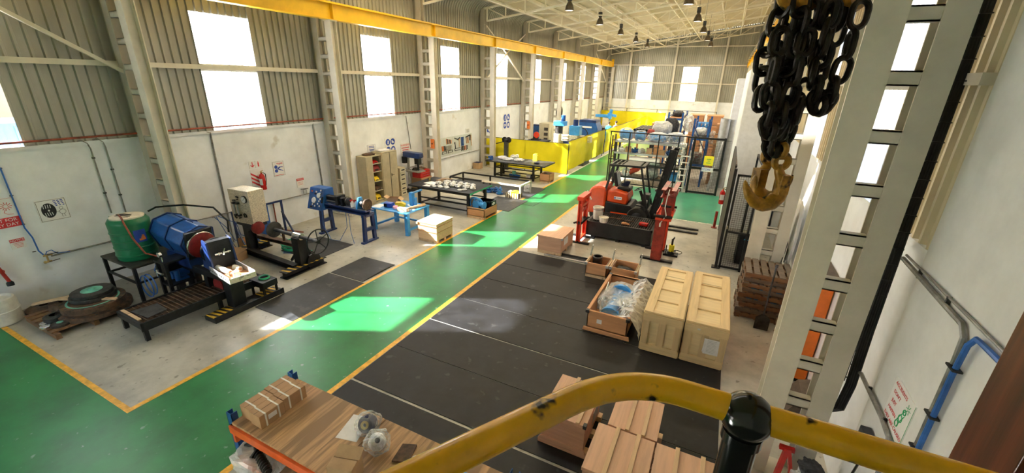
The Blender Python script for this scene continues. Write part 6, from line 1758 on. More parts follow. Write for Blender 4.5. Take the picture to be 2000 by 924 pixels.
# open crate with plastic lined valve
t = T('open_crate', 'long open orange crate lined with plastic film, holding a blue valve', 'crate', (-1.40, 8.20, 0.012), 0)
open_crate(t, 0.80, 1.90, 0.07, 0.46, 'ply_orange')
for sx in (-1, 1):
    B().box(sx * 0.40 - 0.03, -0.97, 0.42, sx * 0.40 + 0.03, 0.97, 0.455).o('rim_batten', 'ply_orange_y', t)
    for sy in (-1, 1):
        B().box(sx * 0.40 - 0.036, sy * 0.95 - 0.04, 0.40, sx * 0.40 + 0.036, sy * 0.95 + 0.03, 0.462).o('corner_bracket', 'dark_steel', t)
B().box(-0.43, -0.97, 0.42, 0.43, -0.93, 0.455).box(-0.43, 0.93, 0.42, 0.43, 0.97, 0.455).o('rim_batten', 'ply_orange', t)
B().prism([(-0.47, 0.0), (-0.40, 0), (0.40, 0), (0.47, 0.0), (0.45, 0.07), (-0.45, 0.07)], -0.99, -0.95, 'y').o('skid_board', 'ply_orange', t)
B().box(-0.20, -0.956, 0.20, -0.10, -0.950, 0.29).o('paper_label', 'paper', t)
t = T('packed_valve', 'pale blue valve wrapped in film inside the long open crate', 'valve', (-1.40, 8.2, 0.105))
B().cyl((-0.05, -0.55, 0.16), (0.0, 0.25, 0.18), 0.14).lathe((0.0, 0.35, 0.2), [(0, -0.1), (0.24, -0.08), (0.24, 0.0), (0.1, 0.05), (0, 0.06)], 20, 'y').cyl((-0.15, 0.1, 0.2), (0.25, 0.3, 0.28), 0.07).lathe((-0.02, -0.6, 0.15), [(0, -0.06), (0.2, -0.06), (0.2, 0.02), (0, 0.04)], 20, 'y').o('body', 'paint_skyblue', t)
B().bar((-0.05, -0.2, 0.3), (0.2, -0.5, 0.32), 0.05).cyl((-0.2, 0.0, 0.2), (0.2, -0.1, 0.3), 0.05).o('fittings', 'parts_white', t)
tag(B(Matrix.Translation((-1.40, 8.18, 0.10))).blob((0, 0, 0.19), (0.72, 1.5, 0.42), 31, 0.28, 14).o('packing_film', 'film'), 'crumpled clear film covering the blue valve in the open crate', 'film')
tag(B(Matrix.Translation((-1.72, 8.35, 0.15))).cb((0, 0, 0.13), (0.02, 0.7, 0.26), 0.05, 0.2).o('foam_sheet', 'sign_white'), 'white foam sheet along the inside of the open crate', 'foam')
v, f = [], []
rnd = random.Random(17)
n, m_ = 26, 10
for i in range(n + 1):
    y = 7.28 + 1.95 * i / n
    for j in range(m_ + 1):
        s = j / m_
        wv = 0.05 * math.sin(i * 1.3 + j * 0.8) + 0.03 * math.sin(i * 2.7 + 1 + j * 1.7) + rnd.uniform(-0.015, 0.015)
        if s < 0.35:
            x, z = -1.25 + 0.6 * s, 0.36 + 0.36 * s + wv
        else:
            q = (s - 0.35) / 0.65
            x, z = -1.02 + 0.24 * math.sin(q * PI * 0.5) + 0.5 * wv, 0.50 * (1 - q) ** 0.8 + 0.02 + abs(wv) * 0.7
        v.append((x, y, max(0.016, z)))
for i in range(n):
    for j in range(m_):
        a = i * (m_ + 1) + j
        f.append((a, a + 1, a + m_ + 2, a + m_ + 1))
o_ = B().add(v, f).o('plastic_liner', 'film_thick')
md = o_.modifiers.new('thick', 'SOLIDIFY')
md.thickness = 0.003
tag(o_, 'crumpled clear plastic liner hanging over the right side of the open crate', 'plastic')
# long slatted crates
def slat_crate(name, lab, x, y0, y1, w, h, paper):
    t = T(name, lab, 'crate', (x, y0, 0.012), 0, 'long slatted pine crates')
    d = y1 - y0
    B().box(-w / 2 + 0.02, 0.02, 0.06, w / 2 - 0.02, d - 0.02, h - 0.03).o('inner_panels', 'pine_panel', t)
    B().box(-w / 2 + 0.02, 0.02, 0, w / 2 - 0.02, d - 0.02, 0.06).o('base', 'pine', t)
    b = B()
    for sx in (-1, 1):
        x0 = sx * (w / 2 - 0.07)
        b.box(x0 - 0.07, 0, h - 0.03, x0 + 0.07, d, h)
    b.parts('lid_rail', 'pine_y', t)
    b = B()
    for k in range(5):
        y = (d - 0.10) * k / 4
        b.box(-w / 2 + 0.14, y, h - 0.03, w / 2 - 0.14, y + (0.10 if k in (0, 4) else 0.035), h - 0.004)
    b.parts('lid_slat', 'pine', t)
    b = B()
    b.box(-w / 2, -0.02, h - 0.19, w / 2, 0.02, h - 0.04).box(-w / 2, -0.02, 0.02, w / 2, 0.02, 0.17)
    b.parts('end_rail', 'pine', t)
    b = B()
    b.box(-w / 2, -0.02, 0.17, -w / 2 + 0.11, 0.02, h - 0.19).box(w / 2 - 0.11, -0.02, 0.17, w / 2, 0.02, h - 0.19).box(-0.06, -0.015, 0.17, 0.06, 0.02, h - 0.19)
    b.parts('end_post', 'pine_z', t)
    b = B()
    for sx in (-1, 1):
        x0 = sx * w / 2
        b.box(x0 - 0.02, 0, 0.02, x0 + 0.0, d, 0.15).box(x0 - 0.02, 0, h - 0.19, x0 + 0.0, d, h - 0.04) if sx < 0 else b.box(x0, 0, 0.02, x0 + 0.02, d, 0.15).box(x0, 0, h - 0.19, x0 + 0.02, d, h - 0.04)
        for k in range(4):
            y = 0.05 + (d - 0.2) * k / 3
            b.box(min(x0, x0 + sx * 0.018), y, 0.15, max(x0, x0 + sx * 0.018), y + 0.11, h - 0.19)
    b.parts('side_board', 'pine_y', t)
    if paper:
        b = B().cb((0.12, -0.03, h * 0.52), (0.24, 0.004, 0.30), 0, 0, -0.03).cyl((0.0, -0.035, h * 0.38), (0.012, -0.035, h * 0.68), 0.014, n=8)
        b.o('delivery_note', 'paper', t)
        b = B()
        for k in range(9):
            b.box(0.05, -0.034, h * 0.66 - 0.028 * k, 0.20 - 0.012 * (k % 3), -0.0325, h * 0.66 - 0.028 * k + 0.007)
        b.o('note_lines', 'galv', t)
        B().cb((-0.12, -0.022, h - 0.11), (0.05, 0.004, 0.03)).o('stamp', 'paper', t)
slat_crate('slatted_crate', 'long pale slatted crate without paper, left of the pair', -0.375, 7.07, 9.28, 0.66, 0.84, False)
slat_crate('slatted_crate', 'long pale slatted crate with delivery note on its end, right of the pair', 0.345, 7.09, 9.42, 0.67, 0.83, True)
# pink crates in the foreground
def pink_crate(lab, x, y0, y1, w, h, skid='x', label=False, boards=(0.33, 0.70)):
    t = T('plywood_crate', lab, 'crate', (x, (y0 + y1) / 2, 0.012), 0, 'pink plywood crates with battened lids')
    d = y1 - y0
    B().box(-w / 2 + 0.01, -d / 2 + 0.02, 0.09, w / 2 - 0.01, d / 2 - 0.02, h - 0.04).o('body', 'ply_pink_x', t, bev=0.004)
    B().box(-w / 2, -d / 2, h - 0.05, w / 2, d / 2, h).o('lid', 'ply_pink', t, bev=0.004)
    for u in boards:
        B().box(-w / 2 + w * u - 0.025, -d / 2 - 0.01, h, -w / 2 + w * u + 0.025, d / 2 + 0.01, h + 0.03).o('lid_batten', 'batten', t, bev=0.003)
    for k in (-1, 0, 1):
        B().box(-w / 2 + 0.02, k * (d / 2 - 0.07) - 0.05, 0, w / 2 + 0.05, k * (d / 2 - 0.07) + 0.05, 0.09).o('skid', 'batten', t)
    B().prism([(-w / 2 - 0.03, 0.0), (w / 2 + 0.03, 0.0), (w / 2 + 0.03, 0.06), (w / 2, 0.12), (-w / 2, 0.12), (-w / 2 - 0.03, 0.06)], -d / 2 + 0.0, -d / 2 + 0.02, 'y').o('end_board', 'ply_pink_x', t)
    if label:
        B().box(w / 2 - 0.01, 0.0, 0.2, w / 2 - 0.004, 0.30, 0.40).o('paper_label', 'sign_blue' if False else 'galv', t)
        B().box(w / 2 - 0.04, -d / 2 - 0.003, h - 0.05, w / 2 + 0.004, -d / 2 + 0.06, h + 0.004).o('corner_bracket', 'dark_steel', t)
pink_crate('pink plywood crate with two battens, standing alone under the yellow rail', -1.23, 4.20, 5.05, 0.62, 0.54, label=True, boards=(0.42, 0.82))
pink_crate('pink plywood crate with two battens, rear one of the group of three', -0.37, 4.345, 5.06, 0.61, 0.58, boards=(0.40, 0.72))
pink_crate('pink plywood crate with two battens, front left of the group of three', -0.43, 3.55, 4.30, 0.70, 0.60, boards=(0.36, 0.72))
pink_crate('pink plywood crate with two battens, front right of the group of three', 0.29, 3.55, 4.31, 0.70, 0.60, boards=(0.34, 0.74))

# ---------------------------------------------------------------- right side: cage gate, pallets, shovel
t = T('mesh_gate', 'black framed mesh cage with brown side panel at the white block', 'cage', (0, 0, 0))
B().box(0.44, 12.05, 0.05, 0.47, 15.6, 2.85).o('side_panel', 'brown_board', t)
b = B()
b.box(0.43, 11.93, 0, 0.50, 12.05, 2.75).box(0.53, 11.95, 0, 0.58, 12.0, 2.62).box(1.02, 11.95, 0, 1.07, 12.0, 2.62).box(0.53, 11.95, 2.57, 1.07, 12.0, 2.62).box(0.53, 11.95, 1.05, 1.07, 12.0, 1.10).box(0.53, 11.95, 0.04, 1.07, 12.0, 0.09).box(0.36, 11.9, 0, 0.56, 12.1, 0.03)
b.box(0.43, 15.5, 0, 0.48, 15.6, 2.85).bar((0.455, 12.0, 2.8), (0.455, 15.6, 2.86), 0.05)
b.bar((1.05, 11.98, 2.85), (1.05, 14.2, 2.85), 0.05).bar((1.05, 11.98, 2.6), (1.05, 11.98, 2.88), 0.05).bar((1.05, 14.2, 0.0), (1.05, 14.2, 2.85), 0.05).bar((0.95, 12.6, 0), (0.95, 12.6, 2.6), 0.045)
b.o('frame', 'black_steel', t)
def mesh_panel(b, x0, x1, z0, z1, y, s, w=0.005):
    k = x0 + s
    while k < x1:
        b.box(k - w / 2, y - w / 2, z0, k + w / 2, y + w / 2, z1)
        k += s
    k = z0 + s
    while k < z1:
        b.box(x0, y - w / 2, k - w / 2, x1, y + w / 2, k + w / 2)
        k += s
b = B()
mesh_panel(b, 0.57, 1.03, 0.08, 2.58, 11.975, 0.055)
b.o('mesh', 'black_steel', t)
B().box(0.525, 11.93, 1.15, 0.555, 11.95, 1.25).o('latch', 'chrome', t)
t = T('waste_bin', 'dark metal bin with bottles and blue rag behind the mesh gate', 'bin', (1.12, 12.9, 0))
B().box(-0.2, -0.35, 0, 0.25, 0.35, 0.02).box(-0.2, -0.35, 0, -0.17, 0.35, 0.72).box(0.22, -0.35, 0, 0.25, 0.35, 0.72).box(-0.2, -0.35, 0, 0.25, -0.32, 0.72).box(-0.2, 0.32, 0, 0.25, 0.35, 0.72).o('body', 'black_steel', t)
tag(B(Matrix.Translation((1.14, 12.78, 0.025))).blob((0, 0, 0.32), (0.34, 0.4, 0.64), 22, 0.2, 8).o('rag_bag', 'overall_blue'), 'bright blue rag bag in the bin behind the mesh gate', 'bag')
t = T('bottle', 'green plastic bottle standing in the bin behind the mesh gate', 'bottle', (1.26, 13.1, 0.025))
B().lathe((0, 0, 0), [(0, 0), (0.06, 0), (0.06, 0.75), (0.03, 0.88), (0, 0.88)], 14).o('body', 'flange_teal', t)
B().cyl((0, 0, 0.88), (0, 0, 0.95), 0.03).o('cap', 'sign_white', t)
extinguisher('fire_extinguisher', 'red fire extinguisher on the edge of the white block by the store gate', (0.36, 15.9, 0.85), (1, 0))
t = T('bollard', 'thin dark red post on the floor under the block extinguisher', 'post', (0.30, 15.75, 0))
B().cyl((0, 0, 0), (0, 0, 0.58), 0.045).cyl((0, 0, 0), (0, 0, 0.02), 0.1).o('post', 'red_pipe', t)
B().cyl((0, 0, 0.58), (0, 0, 0.60), 0.05).o('cap', 'press_dark_red', t)
rnd = random.Random(4)
pz = 0.0
mats_ = ['pallet_brown', 'pallet_grey', 'pallet_brown', 'pallet_blue', 'pallet_brown', 'pallet_blue', 'pallet_grey', 'pallet_brown', 'pallet_grey']
pl = ['bottom', 'second', 'third', 'fourth', 'fifth', 'sixth', 'seventh', 'eighth', 'top']
for k in range(9):
    e = T('wooden_pallet', pl[k] + ' pallet, counted from the floor, in the stack by the right columns', 'pallet', (1.36 + rnd.uniform(-.03, .03), 9.82 + rnd.uniform(-.03, .03), pz), rnd.uniform(-.03, .03), 'worn pallets in a stack')
    m = mats_[k]
    for y in (-0.40, 0.0, 0.40):
        B().box(-0.44, y - 0.045, 0.018, 0.44, y + 0.045, 0.098).o('bearer', ['pallet_brown', 'pallet_grey'][k % 2], e)
    for j in range(6):
        x = -0.43 + 0.152 * j
        B().box(x, -0.46, 0.098, x + 0.11, 0.46, 0.118).o('deck_board', m if j % 3 else 'pallet_grey', e)
    for x in (-0.43, -0.05, 0.33):
        B().box(x, -0.46, 0.0, x + 0.10, 0.46, 0.018).o('bottom_board', 'pallet_brown', e)
    pz += 0.1185
t = T('shovel', 'long handled square shovel leaning on the stacked pallets', 'shovel', (1.40, 9.02, 0))
B().cyl((0, 0, 0.28), (0.04, 0.24, 1.30), 0.018).cyl((0.04, 0.24, 1.30), (0.045, 0.26, 1.36), 0.028).o('handle', 'dark_steel', t)
B().prism([(-0.13, 0.0), (0.13, 0.0), (0.13, 0.26), (0.04, 0.34), (-0.04, 0.34), (-0.13, 0.26)], -0.04, -0.02, 'y').o('blade', 'iron_dark', t)
t = T('wooden_pallet', 'broken narrow pallet leaning against the right wall beside the stack', 'pallet', (1.80, 9.0, 0))
B().bar((-0.12, 0, 0.02), (0.1, 0.05, 0.95), 0.09, 0.03, (0, 1, 0)).bar((-0.12, 0.5, 0.02), (0.1, 0.5, 0.95), 0.09, 0.03, (0, 1, 0)).o('bearer', 'pallet_brown', t)
for k in range(3):
    B().bar((-0.10 + 0.08 * k, -0.05, 0.12 + 0.36 * k), (-0.10 + 0.08 * k, 0.6, 0.12 + 0.36 * k), 0.03, 0.1).o('deck_board', 'pallet_brown', t)
tag(B().cyl((1.72, 10.35, 1.06), (1.9, 11.2, 2.1), 0.015).cyl((1.66, 10.3, 1.06), (1.86, 11.1, 1.9), 0.012).o('steel_rods', 'dark_steel'), 'thin dark steel rods leaning on the wall above the pallets', 'rods')
tag(B(Matrix.Translation((1.82, 10.9, 1.6))).blob((0, 0, 0), (0.16, 0.9, 1.6), 9, 0.12, 10).o('wall_sheet', 'sign_white'), 'white sheet hanging on the right wall behind the pallets', 'sheet')

# ---------------------------------------------------------------- store cage and racking
t = T('store_cage', 'dark mesh front of the store with shelves behind it', 'fence', (0, 20.8, 0))
b = B()
for x in (-4.86, -3.95, -2.6, -1.72):
    b.box(x - 0.025, -0.025, 0, x + 0.025, 0.025, 2.55)
b.box(-4.88, -0.02, 2.51, -1.3, 0.02, 2.56).box(-4.88, -0.02, 0.04, -1.3, 0.02, 0.09).box(-4.88, -0.015, 1.2, -1.3, 0.015, 1.24)
b.o('frame', 'black_steel', t)
b = B()
mesh_panel(b, -4.86, -1.3, 0.08, 1.2, 0.0, 0.075, 0.006)
b.o('mesh', 'dark_steel', t)
t = T('store_gate', 'dark framed mesh gate of the store with yellow notice', 'gate', (0, 20.8, 0))
b = B()
for x in (-1.06, 0.17):
    b.box(x - 0.045, -0.04, 0, x + 0.045, 0.04, 2.58)
b.box(-1.06, -0.035, 2.48, 0.17, 0.035, 2.56).box(-1.06, -0.035, 0.02, 0.17, 0.035, 0.10).box(-1.06, -0.03, 1.12, 0.17, 0.03, 1.22).box(-1.34, -0.03, 2.50, -1.06, 0.03, 2.56).box(-1.36, -0.03, 0, -1.31, 0.03, 2.56)
b.o('frame', 'black_steel', t)
b = B()
mesh_panel(b, -1.02, 0.13, 0.10, 2.48, 0.0, 0.07, 0.007)
mesh_panel(b, -1.32, -1.1, 0.10, 2.5, 0.0, 0.07, 0.007)
b.o('mesh', 'dark_steel', t)
t = T('yellow_notice', 'small yellow notice hung on the store gate mesh', 'notice', (-0.55, 20.76, 1.34))
B().box(0, 0, 0, 0.40, 0.006, 0.42).o('board', 'sign_yellow', t)
B().box(0.11, -0.002, 0.27, 0.30, 0.0, 0.30).box(0.15, -0.002, 0.19, 0.25, 0.0, 0.215).box(0.11, -0.002, 0.10, 0.30, 0.0, 0.13).o('print_lines', 'sign_green', t)
t = T('store_sign', 'white sign reading STORE 1 below the yellow notice', 'sign', (-0.58, 20.74, 1.06))
B().box(0, 0, 0, 0.48, 0.008, 0.19).o('board', 'sign_white', t)
text('lettering', 'STORE 1', 0.125, 'sign_blue', t, (0.24, -0.003, 0.095), (PI / 2, 0, 0))
# rack with its goods
t = T('steel_shelving', 'grey steel shelving behind the store mesh, loaded with wrapped valves', 'shelving', (0, 21.45, 0))
for x in (-4.62, -1.42):
    for y in (-0.35, 0.45):
        B().box(x - 0.04, y - 0.04, 0, x + 0.04, y + 0.04, 2.15 if y > 0 else 2.12).o('post', 'dark_steel', t)
for z in (0.30, 0.92, 1.46, 2.02):
    B().box(-4.68, -0.40, z, -1.36, 0.50, z + 0.09).o('shelf', 'galv' if z > 1 else 'dark_steel', t)
t = T('ladder_frame', 'rusty ladder-like rack end frame at the left of the store', 'frame', (-4.80, 21.1, 0))
for y in (-0.15, 0.5):
    B().box(-0.03, y - 0.03, 0, 0.03, y + 0.03, 2.35).o('rail', 'rust_iron', t)
for k in range(8):
    B().bar((0, -0.15, 0.2 + 0.27 * k), (0, 0.5, 0.2 + 0.27 * k), 0.03).o('rung', 'rust_iron', t)
def wrapped(lab, c, d, core, seed, m='film'):
    e = T('wrapped_valve', lab, 'valve', (c[0], c[1], c[2]), 0, 'film wrapped goods in the store')
    B().cyl((-d[0] * 0.38, 0, d[2] * 0.48), (d[0] * 0.38, 0, d[2] * 0.48), d[2] * 0.36).lathe((-d[0] * 0.3, 0, d[2] * 0.48), [(0, 0), (d[2] * 0.43, 0), (d[2] * 0.43, 0.06), (0, 0.06)], 18, 'x').lathe((d[0] * 0.22, 0, d[2] * 0.48), [(0, 0), (d[2] * 0.43, 0), (d[2] * 0.43, 0.06), (0, 0.06)], 18, 'x').o('body', core, e)
    B().blob((0, 0, d[2] / 2), d, seed, 0.12, 12).o('film_wrap', m, e)
    return e
wrapped('blue valve in film at the left end of the top store shelf', (-4.25, 21.45, 2.11), (0.72, 0.6, 0.58), 'paint_skyblue', 1)
wrapped('second blue valve in film from the left on the top store shelf', (-3.58, 21.45, 2.11), (0.58, 0.55, 0.50), 'paint_skyblue', 2)
wrapped('long blue and white wrapped valve on the top store shelf', (-2.75, 21.5, 2.11), (0.95, 0.65, 0.46), 'paint_skyblue', 3, 'film_thick')
wrapped('bulky wrapped valve at the right end of the top store shelf', (-1.95, 21.5, 2.11), (0.75, 0.65, 0.52), 'paint_blue', 4, 'film_thick')
tag(B(Matrix.Translation((-1.55, 21.0, 1.95))).blob((0, 0, 0), (0.4, 0.25, 0.55), 6, 0.3, 8).o('loose_film', 'film_thick'), 'loose end of plastic film drooping over the right shelf corner', 'film')
mid = [(-4.35, 'parts_white', 'first'), (-4.05, 'card', 'second'), (-3.72, 'paint_blue', 'third'), (-3.40, 'parts_white', 'fourth'), (-3.05, 'card_light', 'fifth'), (-2.72, 'timber_brown', 'sixth'), (-2.45, 'card', 'seventh'), (-2.10, 'paint_blue', 'eighth'), (-1.72, 'card_light', 'ninth')]
for k, (x, m, od) in enumerate(mid):
    if 'card' in m or 'timber' in m:
        e = T('carton', od + ' item from the left on the second store shelf, a brown carton', 'box', (x, 21.3, 1.55), 0.1 * (k % 3), 'goods on the second store shelf')
        h = 0.22 + 0.05 * (k % 3)
        B().box(-0.13, -0.12, 0, 0.13, 0.12, h).o('body', m, e)
        B().box(-0.135, -0.02, h - 0.002, 0.135, 0.02, h + 0.004).o('tape', 'strap_white', e)
    else:
        e = T('valve_part', od + ' item from the left on the second store shelf, a small valve', 'valve', (x, 21.25, 1.55), 0.3 * k, 'goods on the second store shelf')
        B().cyl((-0.12, 0, 0.11), (0.12, 0, 0.11), 0.08).cyl((0, 0, 0.1), (0, 0, 0.26), 0.05).box(-0.06, -0.06, 0, 0.06, 0.06, 0.05).o('body', m, e)
        B().cyl((-0.14, 0, 0.11), (-0.12, 0, 0.11), 0.11).cyl((0.12, 0, 0.11), (0.14, 0, 0.11), 0.11).o('flange', m, e)
t = T('film_roll', 'big white roll of film on the third store shelf', 'roll', (-3.2, 21.3, 1.01))
B().cyl((-0.72, -0.08, 0.19), (0.72, -0.08, 0.19), 0.19, n=24).o('roll', 'sign_white', t)
B().cyl((-0.76, -0.08, 0.19), (0.76, -0.08, 0.19), 0.05, n=14).o('core', 'card', t)
t = T('red_actuator', 'red cylinder actuator with white flange on the bottom store shelf', 'actuator', (-3.72, 21.3, 0.39), 0.1)
B(Matrix.Rotation(-0.5, 4, 'Y')).cyl((-0.05, 0, 0.22), (0.42, 0, 0.22), 0.14).cyl((0.42, 0, 0.22), (0.5, 0, 0.22), 0.09).o('cylinder', 'press_red', t)
B().lathe((-0.30, -0.1, 0.20), [(0.09, -0.03), (0.2, -0.03), (0.2, 0.04), (0.09, 0.04), (0.09, -0.03)], 20, 'y').box(-0.4, -0.12, 0, -0.2, 0.1, 0.05).o('flange', 'sign_white', t)
wrapped('grey wrapped valve in film on the bottom store shelf', (-2.75, 21.3, 0.39), (0.55, 0.5, 0.5), 'galv', 7, 'film_thick')
t = T('blue_crate', 'blue plastic crate at the right end of the bottom store shelf', 'crate', (-1.85, 21.3, 0.39))
B().box(-0.3, -0.25, 0, 0.3, 0.25, 0.02).box(-0.3, -0.25, 0, -0.28, 0.25, 0.36).box(0.28, -0.25, 0, 0.3, 0.25, 0.36).box(-0.3, -0.25, 0, 0.3, -0.23, 0.36).box(-0.3, 0.23, 0, 0.3, 0.25, 0.36).o('body', 'paint_skyblue', t)
B().box(-0.32, -0.27, 0.33, 0.32, -0.25, 0.38).o('rim', 'paint_blue', t)
t = T('step_ladder', 'aluminium ladder standing against the store shelving', 'ladder', (-1.42, 20.62, 0))
for x in (-0.17, 0.17):
    B().bar((x, 0, 0), (x * 0.9 + 0.12, 0.12, 1.95), 0.06, 0.03, (0, 1, 0)).o('stile', 'galv', t)
for k in range(6):
    z = 0.22 + 0.29 * k
    B().bar((-0.17 + 0.06 * z, 0.06 * z, z), (0.16 + 0.06 * z, 0.06 * z, z), 0.05, 0.04).o('rung', 'sign_white', t)
# blue racking
def rack_frame(t, x, y0, y1, h):
    for y in (y0, y1):
        B().box(x - 0.045, y - 0.035, 0, x + 0.045, y + 0.035, h).o('upright', 'paint_blue', t)
    b = B()
    z = 0.3
    k = 0
    while z < h - 0.5:
        b.bar((x, y0 if k % 2 else y1, z), (x, y1 if k % 2 else y0, z + 0.5), 0.035)
        z += 0.5
        k += 1
    b.bar((x, y0, h - 0.2), (x, y1, h - 0.2), 0.035).o('bracing', 'paint_navy', t)
t = T('pallet_racking', 'blue pallet racking just behind the store gate', 'racking', (0, 0, 0))
rack_frame(t, -1.28, 22.3, 24.5, 3.25)
rack_frame(t, -0.62, 22.3, 24.5, 3.25)
for y in (22.3, 24.5):
    for z in (1.0, 2.25):
        B().box(-1.28, y - 0.03, z, -0.62, y + 0.03, z + 0.10).o('beam', 'paint_blue', t)
B().box(-1.26, 22.3, 2.35, -0.64, 24.5, 2.38).box(-1.26, 22.3, 1.10, -0.64, 24.5, 1.13).parts('deck', 'iron_dark', t)
b = B()
b.bar((-1.28, 22.28, 2.9), (-0.62, 22.28, 1.7), 0.035)
b.o('front_brace', 'paint_navy', t)
t = T('pallet_racking', 'blue pallet racking farther back, left of the first', 'racking', (0, 0, 0))
rack_frame(t, -2.75, 24.6, 27.0, 3.35)
rack_frame(t, -2.05, 24.6, 27.0, 3.35)
for y in (24.6, 27.0):
    for z in (1.1, 2.1, 2.95):
        B().box(-2.75, y - 0.03, z, -2.05, y + 0.03, z + 0.10).o('beam', 'paint_blue', t)
B().box(-2.73, 24.6, 2.2, -2.07, 27.0, 2.23).box(-2.73, 24.6, 3.05, -2.07, 27.0, 3.08).parts('deck', 'timber_brown', t)
tag(B(Matrix.Translation((-2.4, 25.8, 3.09))).blob((0, 0, 0.14), (0.55, 1.2, 0.30), 14, 0.3, 8).o('wrapped_goods', 'rag'), 'dark wrapped goods on top of the farther blue racking', 'goods')
tag(B(Matrix.Translation((-1.80, 26.2, 2.25))).blob((0, 0, 0.45), (0.5, 1.0, 0.9), 16, 0.3, 8).o('wrapped_goods', 'film_thick'), 'pale plastic wrapped goods at the right of the farther racking', 'goods')
tag(B(Matrix.Translation((-2.4, 25.6, 2.24))).blob((0, 0, 0.26), (0.6, 1.3, 0.52), 18, 0.25, 8).o('wrapped_goods', 'sign_white'), 'white wrapped goods on the upper beam of the farther racking', 'goods')
for k in range(6):
    x, y, z = -1.12 + 0.17 * (k % 3), 23.4 + 0.6 * (k // 3), 2.39
    e = T('gate_valve', ['left front', 'middle front', 'right front', 'left rear', 'middle rear', 'right rear'][k] + ' bright blue valve of the six on the racking behind the gate', 'valve', (x, y, z), 0.0, 'bright blue valves on the racking')
    B().cyl((0, -0.2, 0.16), (0, 0.2, 0.16), 0.075).cyl((0, 0, 0.1), (0, 0, 0.52), 0.05).lathe((0, 0, 0.55), [(0.05, 0), (0.09, 0.02), (0.08, 0.05), (0, 0.05)], 12).o('body', 'paint_skyblue', e)
    B().cyl((0, -0.22, 0.16), (0, -0.2, 0.16), 0.10).cyl((0, 0.2, 0.16), (0, 0.22, 0.16), 0.10).cyl((0, 0, 0.36), (0, 0, 0.40), 0.09).o('flange', 'paint_blue', e)
wrapped('pale wrapped valve at the front of the racking behind the gate', (-0.95, 22.7, 2.39), (0.55, 0.5, 0.45), 'parts_white', 8, 'film_thick')
wrapped('grey wrapped valve on the lower beam of the racking behind the gate', (-0.95, 22.8, 1.14), (0.5, 0.5, 0.5), 'disc_red', 9, 'film_thick')
tag(B(Matrix.Translation((-0.40, 23.4, 2.0))).blob((0, 0, 0.3), (0.35, 0.4, 0.6), 19, 0.25, 8).o('wrapped_goods', 'film_thick'), 'small plastic bundle right of the gate racking on the timber', 'goods')
# big black and clear wrapped goods on a pallet stack
t = T('storage_stand', 'dark steel stand carrying the big wrapped machine in the store', 'stand', (-2.75, 23.0, 0))
for x in (-0.45, 0.45):
    for y in (-0.4, 0.4):
        B().box(x - 0.05, y - 0.05, 0, x + 0.05, y + 0.05, 2.2).o('leg', 'dark_steel', t)
B().box(-0.55, -0.5, 2.2, 0.55, 0.5, 2.28).o('top', 'paint_blue', t)
wrapped('big dark machine under clear film on the store stand', (-2.82, 23.0, 2.285), (0.95, 0.85, 0.72), 'galv', 11, 'film_thick')
tag(B(Matrix.Translation((-2.45, 23.55, 2.285))).blob((0, 0, 0.42), (0.7, 0.3, 0.85), 21, 0.2, 8).o('wrapped_goods', 'rag'), 'black wrapped goods behind the big machine on the store stand', 'goods')
# bundle of tubes
t = T('storage_stand', 'brown stand carrying the bundle of grey tubes', 'stand', (-3.9, 25.0, 0))
for x in (-0.6, 0.6):
    for y in (-1.2, 1.2):
        B().box(x - 0.05, y - 0.05, 0, x + 0.05, y + 0.05, 1.95).o('leg', 'timber_brown', t)
B().box(-0.7, -1.3, 1.95, 0.7, 1.3, 2.05).o('top', 'timber_brown', t)
q = 0
for j in range(3):
    for k in range(8 - j):
        q += 1
        tag(B().lathe((-4.45 + 0.155 * k + 0.077 * j, 25.0, 2.125 + 0.134 * j), [(0.06, -1.3), (0.075, -1.3), (0.075, 1.3), (0.06, 1.3), (0.06, -1.3)], 10, 'y').o('steel_tube', 'dark_steel'), ordn[k] + ' grey tube from the left in the ' + ['bottom', 'middle', 'top'][j] + ' layer of the tube bundle', 'tube', 'bundle of grey tubes')
tag(B(Matrix.Translation((-3.28, 22.6, 2.4))).blob((0, 0, 0), (0.35, 0.35, 0.4), 24, 0.2, 8).o('red_bag', 'press_dark_red'), 'small dark red bundle between wrapped valves and tubes', 'bundle')
# timber crates stacked at the back
lab_r = ['bottom', 'second', 'third', 'fourth', 'top']
for c, (x, w_, n) in enumerate(((-3.6, 0.95, 4), (-1.55, 0.75, 5), (-0.55, 0.85, 5))):
    for k in range(n):
        z0 = 0.62 * k
        e = T('timber_crate', lab_r[k] + ' brown plywood crate of the ' + ['left', 'middle', 'right'][c] + ' stack at the back of the store', 'crate', (x + 0.03 * (k % 2), 28.6, z0), 0, 'brown crates stacked at the back')
        B().box(-w_ / 2, -0.6, 0.08, w_ / 2, 0.6, 0.60).o('body', 'timber_brown', e, bev=0.006)
        B().box(-w_ / 2 - 0.03, -0.63, 0.56, w_ / 2 + 0.03, 0.63, 0.615).o('lid', 'ply_orange', e)
        for y in (-0.5, 0.4):
            B().box(-w_ / 2, y, 0, w_ / 2, y + 0.1, 0.08).o('skid', 'batten', e)
lab_c = ['bottom', 'second', 'third', 'fourth', 'fifth', 'top']
for k in range(6):
    e = T('timber_crate', lab_c[k] + ' crate of the tall stack beside the grey metal rolls', 'crate', (-0.02 + 0.02 * (k % 2), 25.9 - 2.3, 0.5 * k), 0, 'crates beside the metal rolls')
    B().box(-0.32, -0.45, 0.06, 0.30, 0.45, 0.48).o('body', 'timber_brown' if k % 2 else 'ply_orange', e, bev=0.005)
    B().box(-0.34, -0.47, 0.0, -0.22, 0.47, 0.06).box(0.2, -0.47, 0, 0.32, 0.47, 0.06).o('skid', 'batten', e)
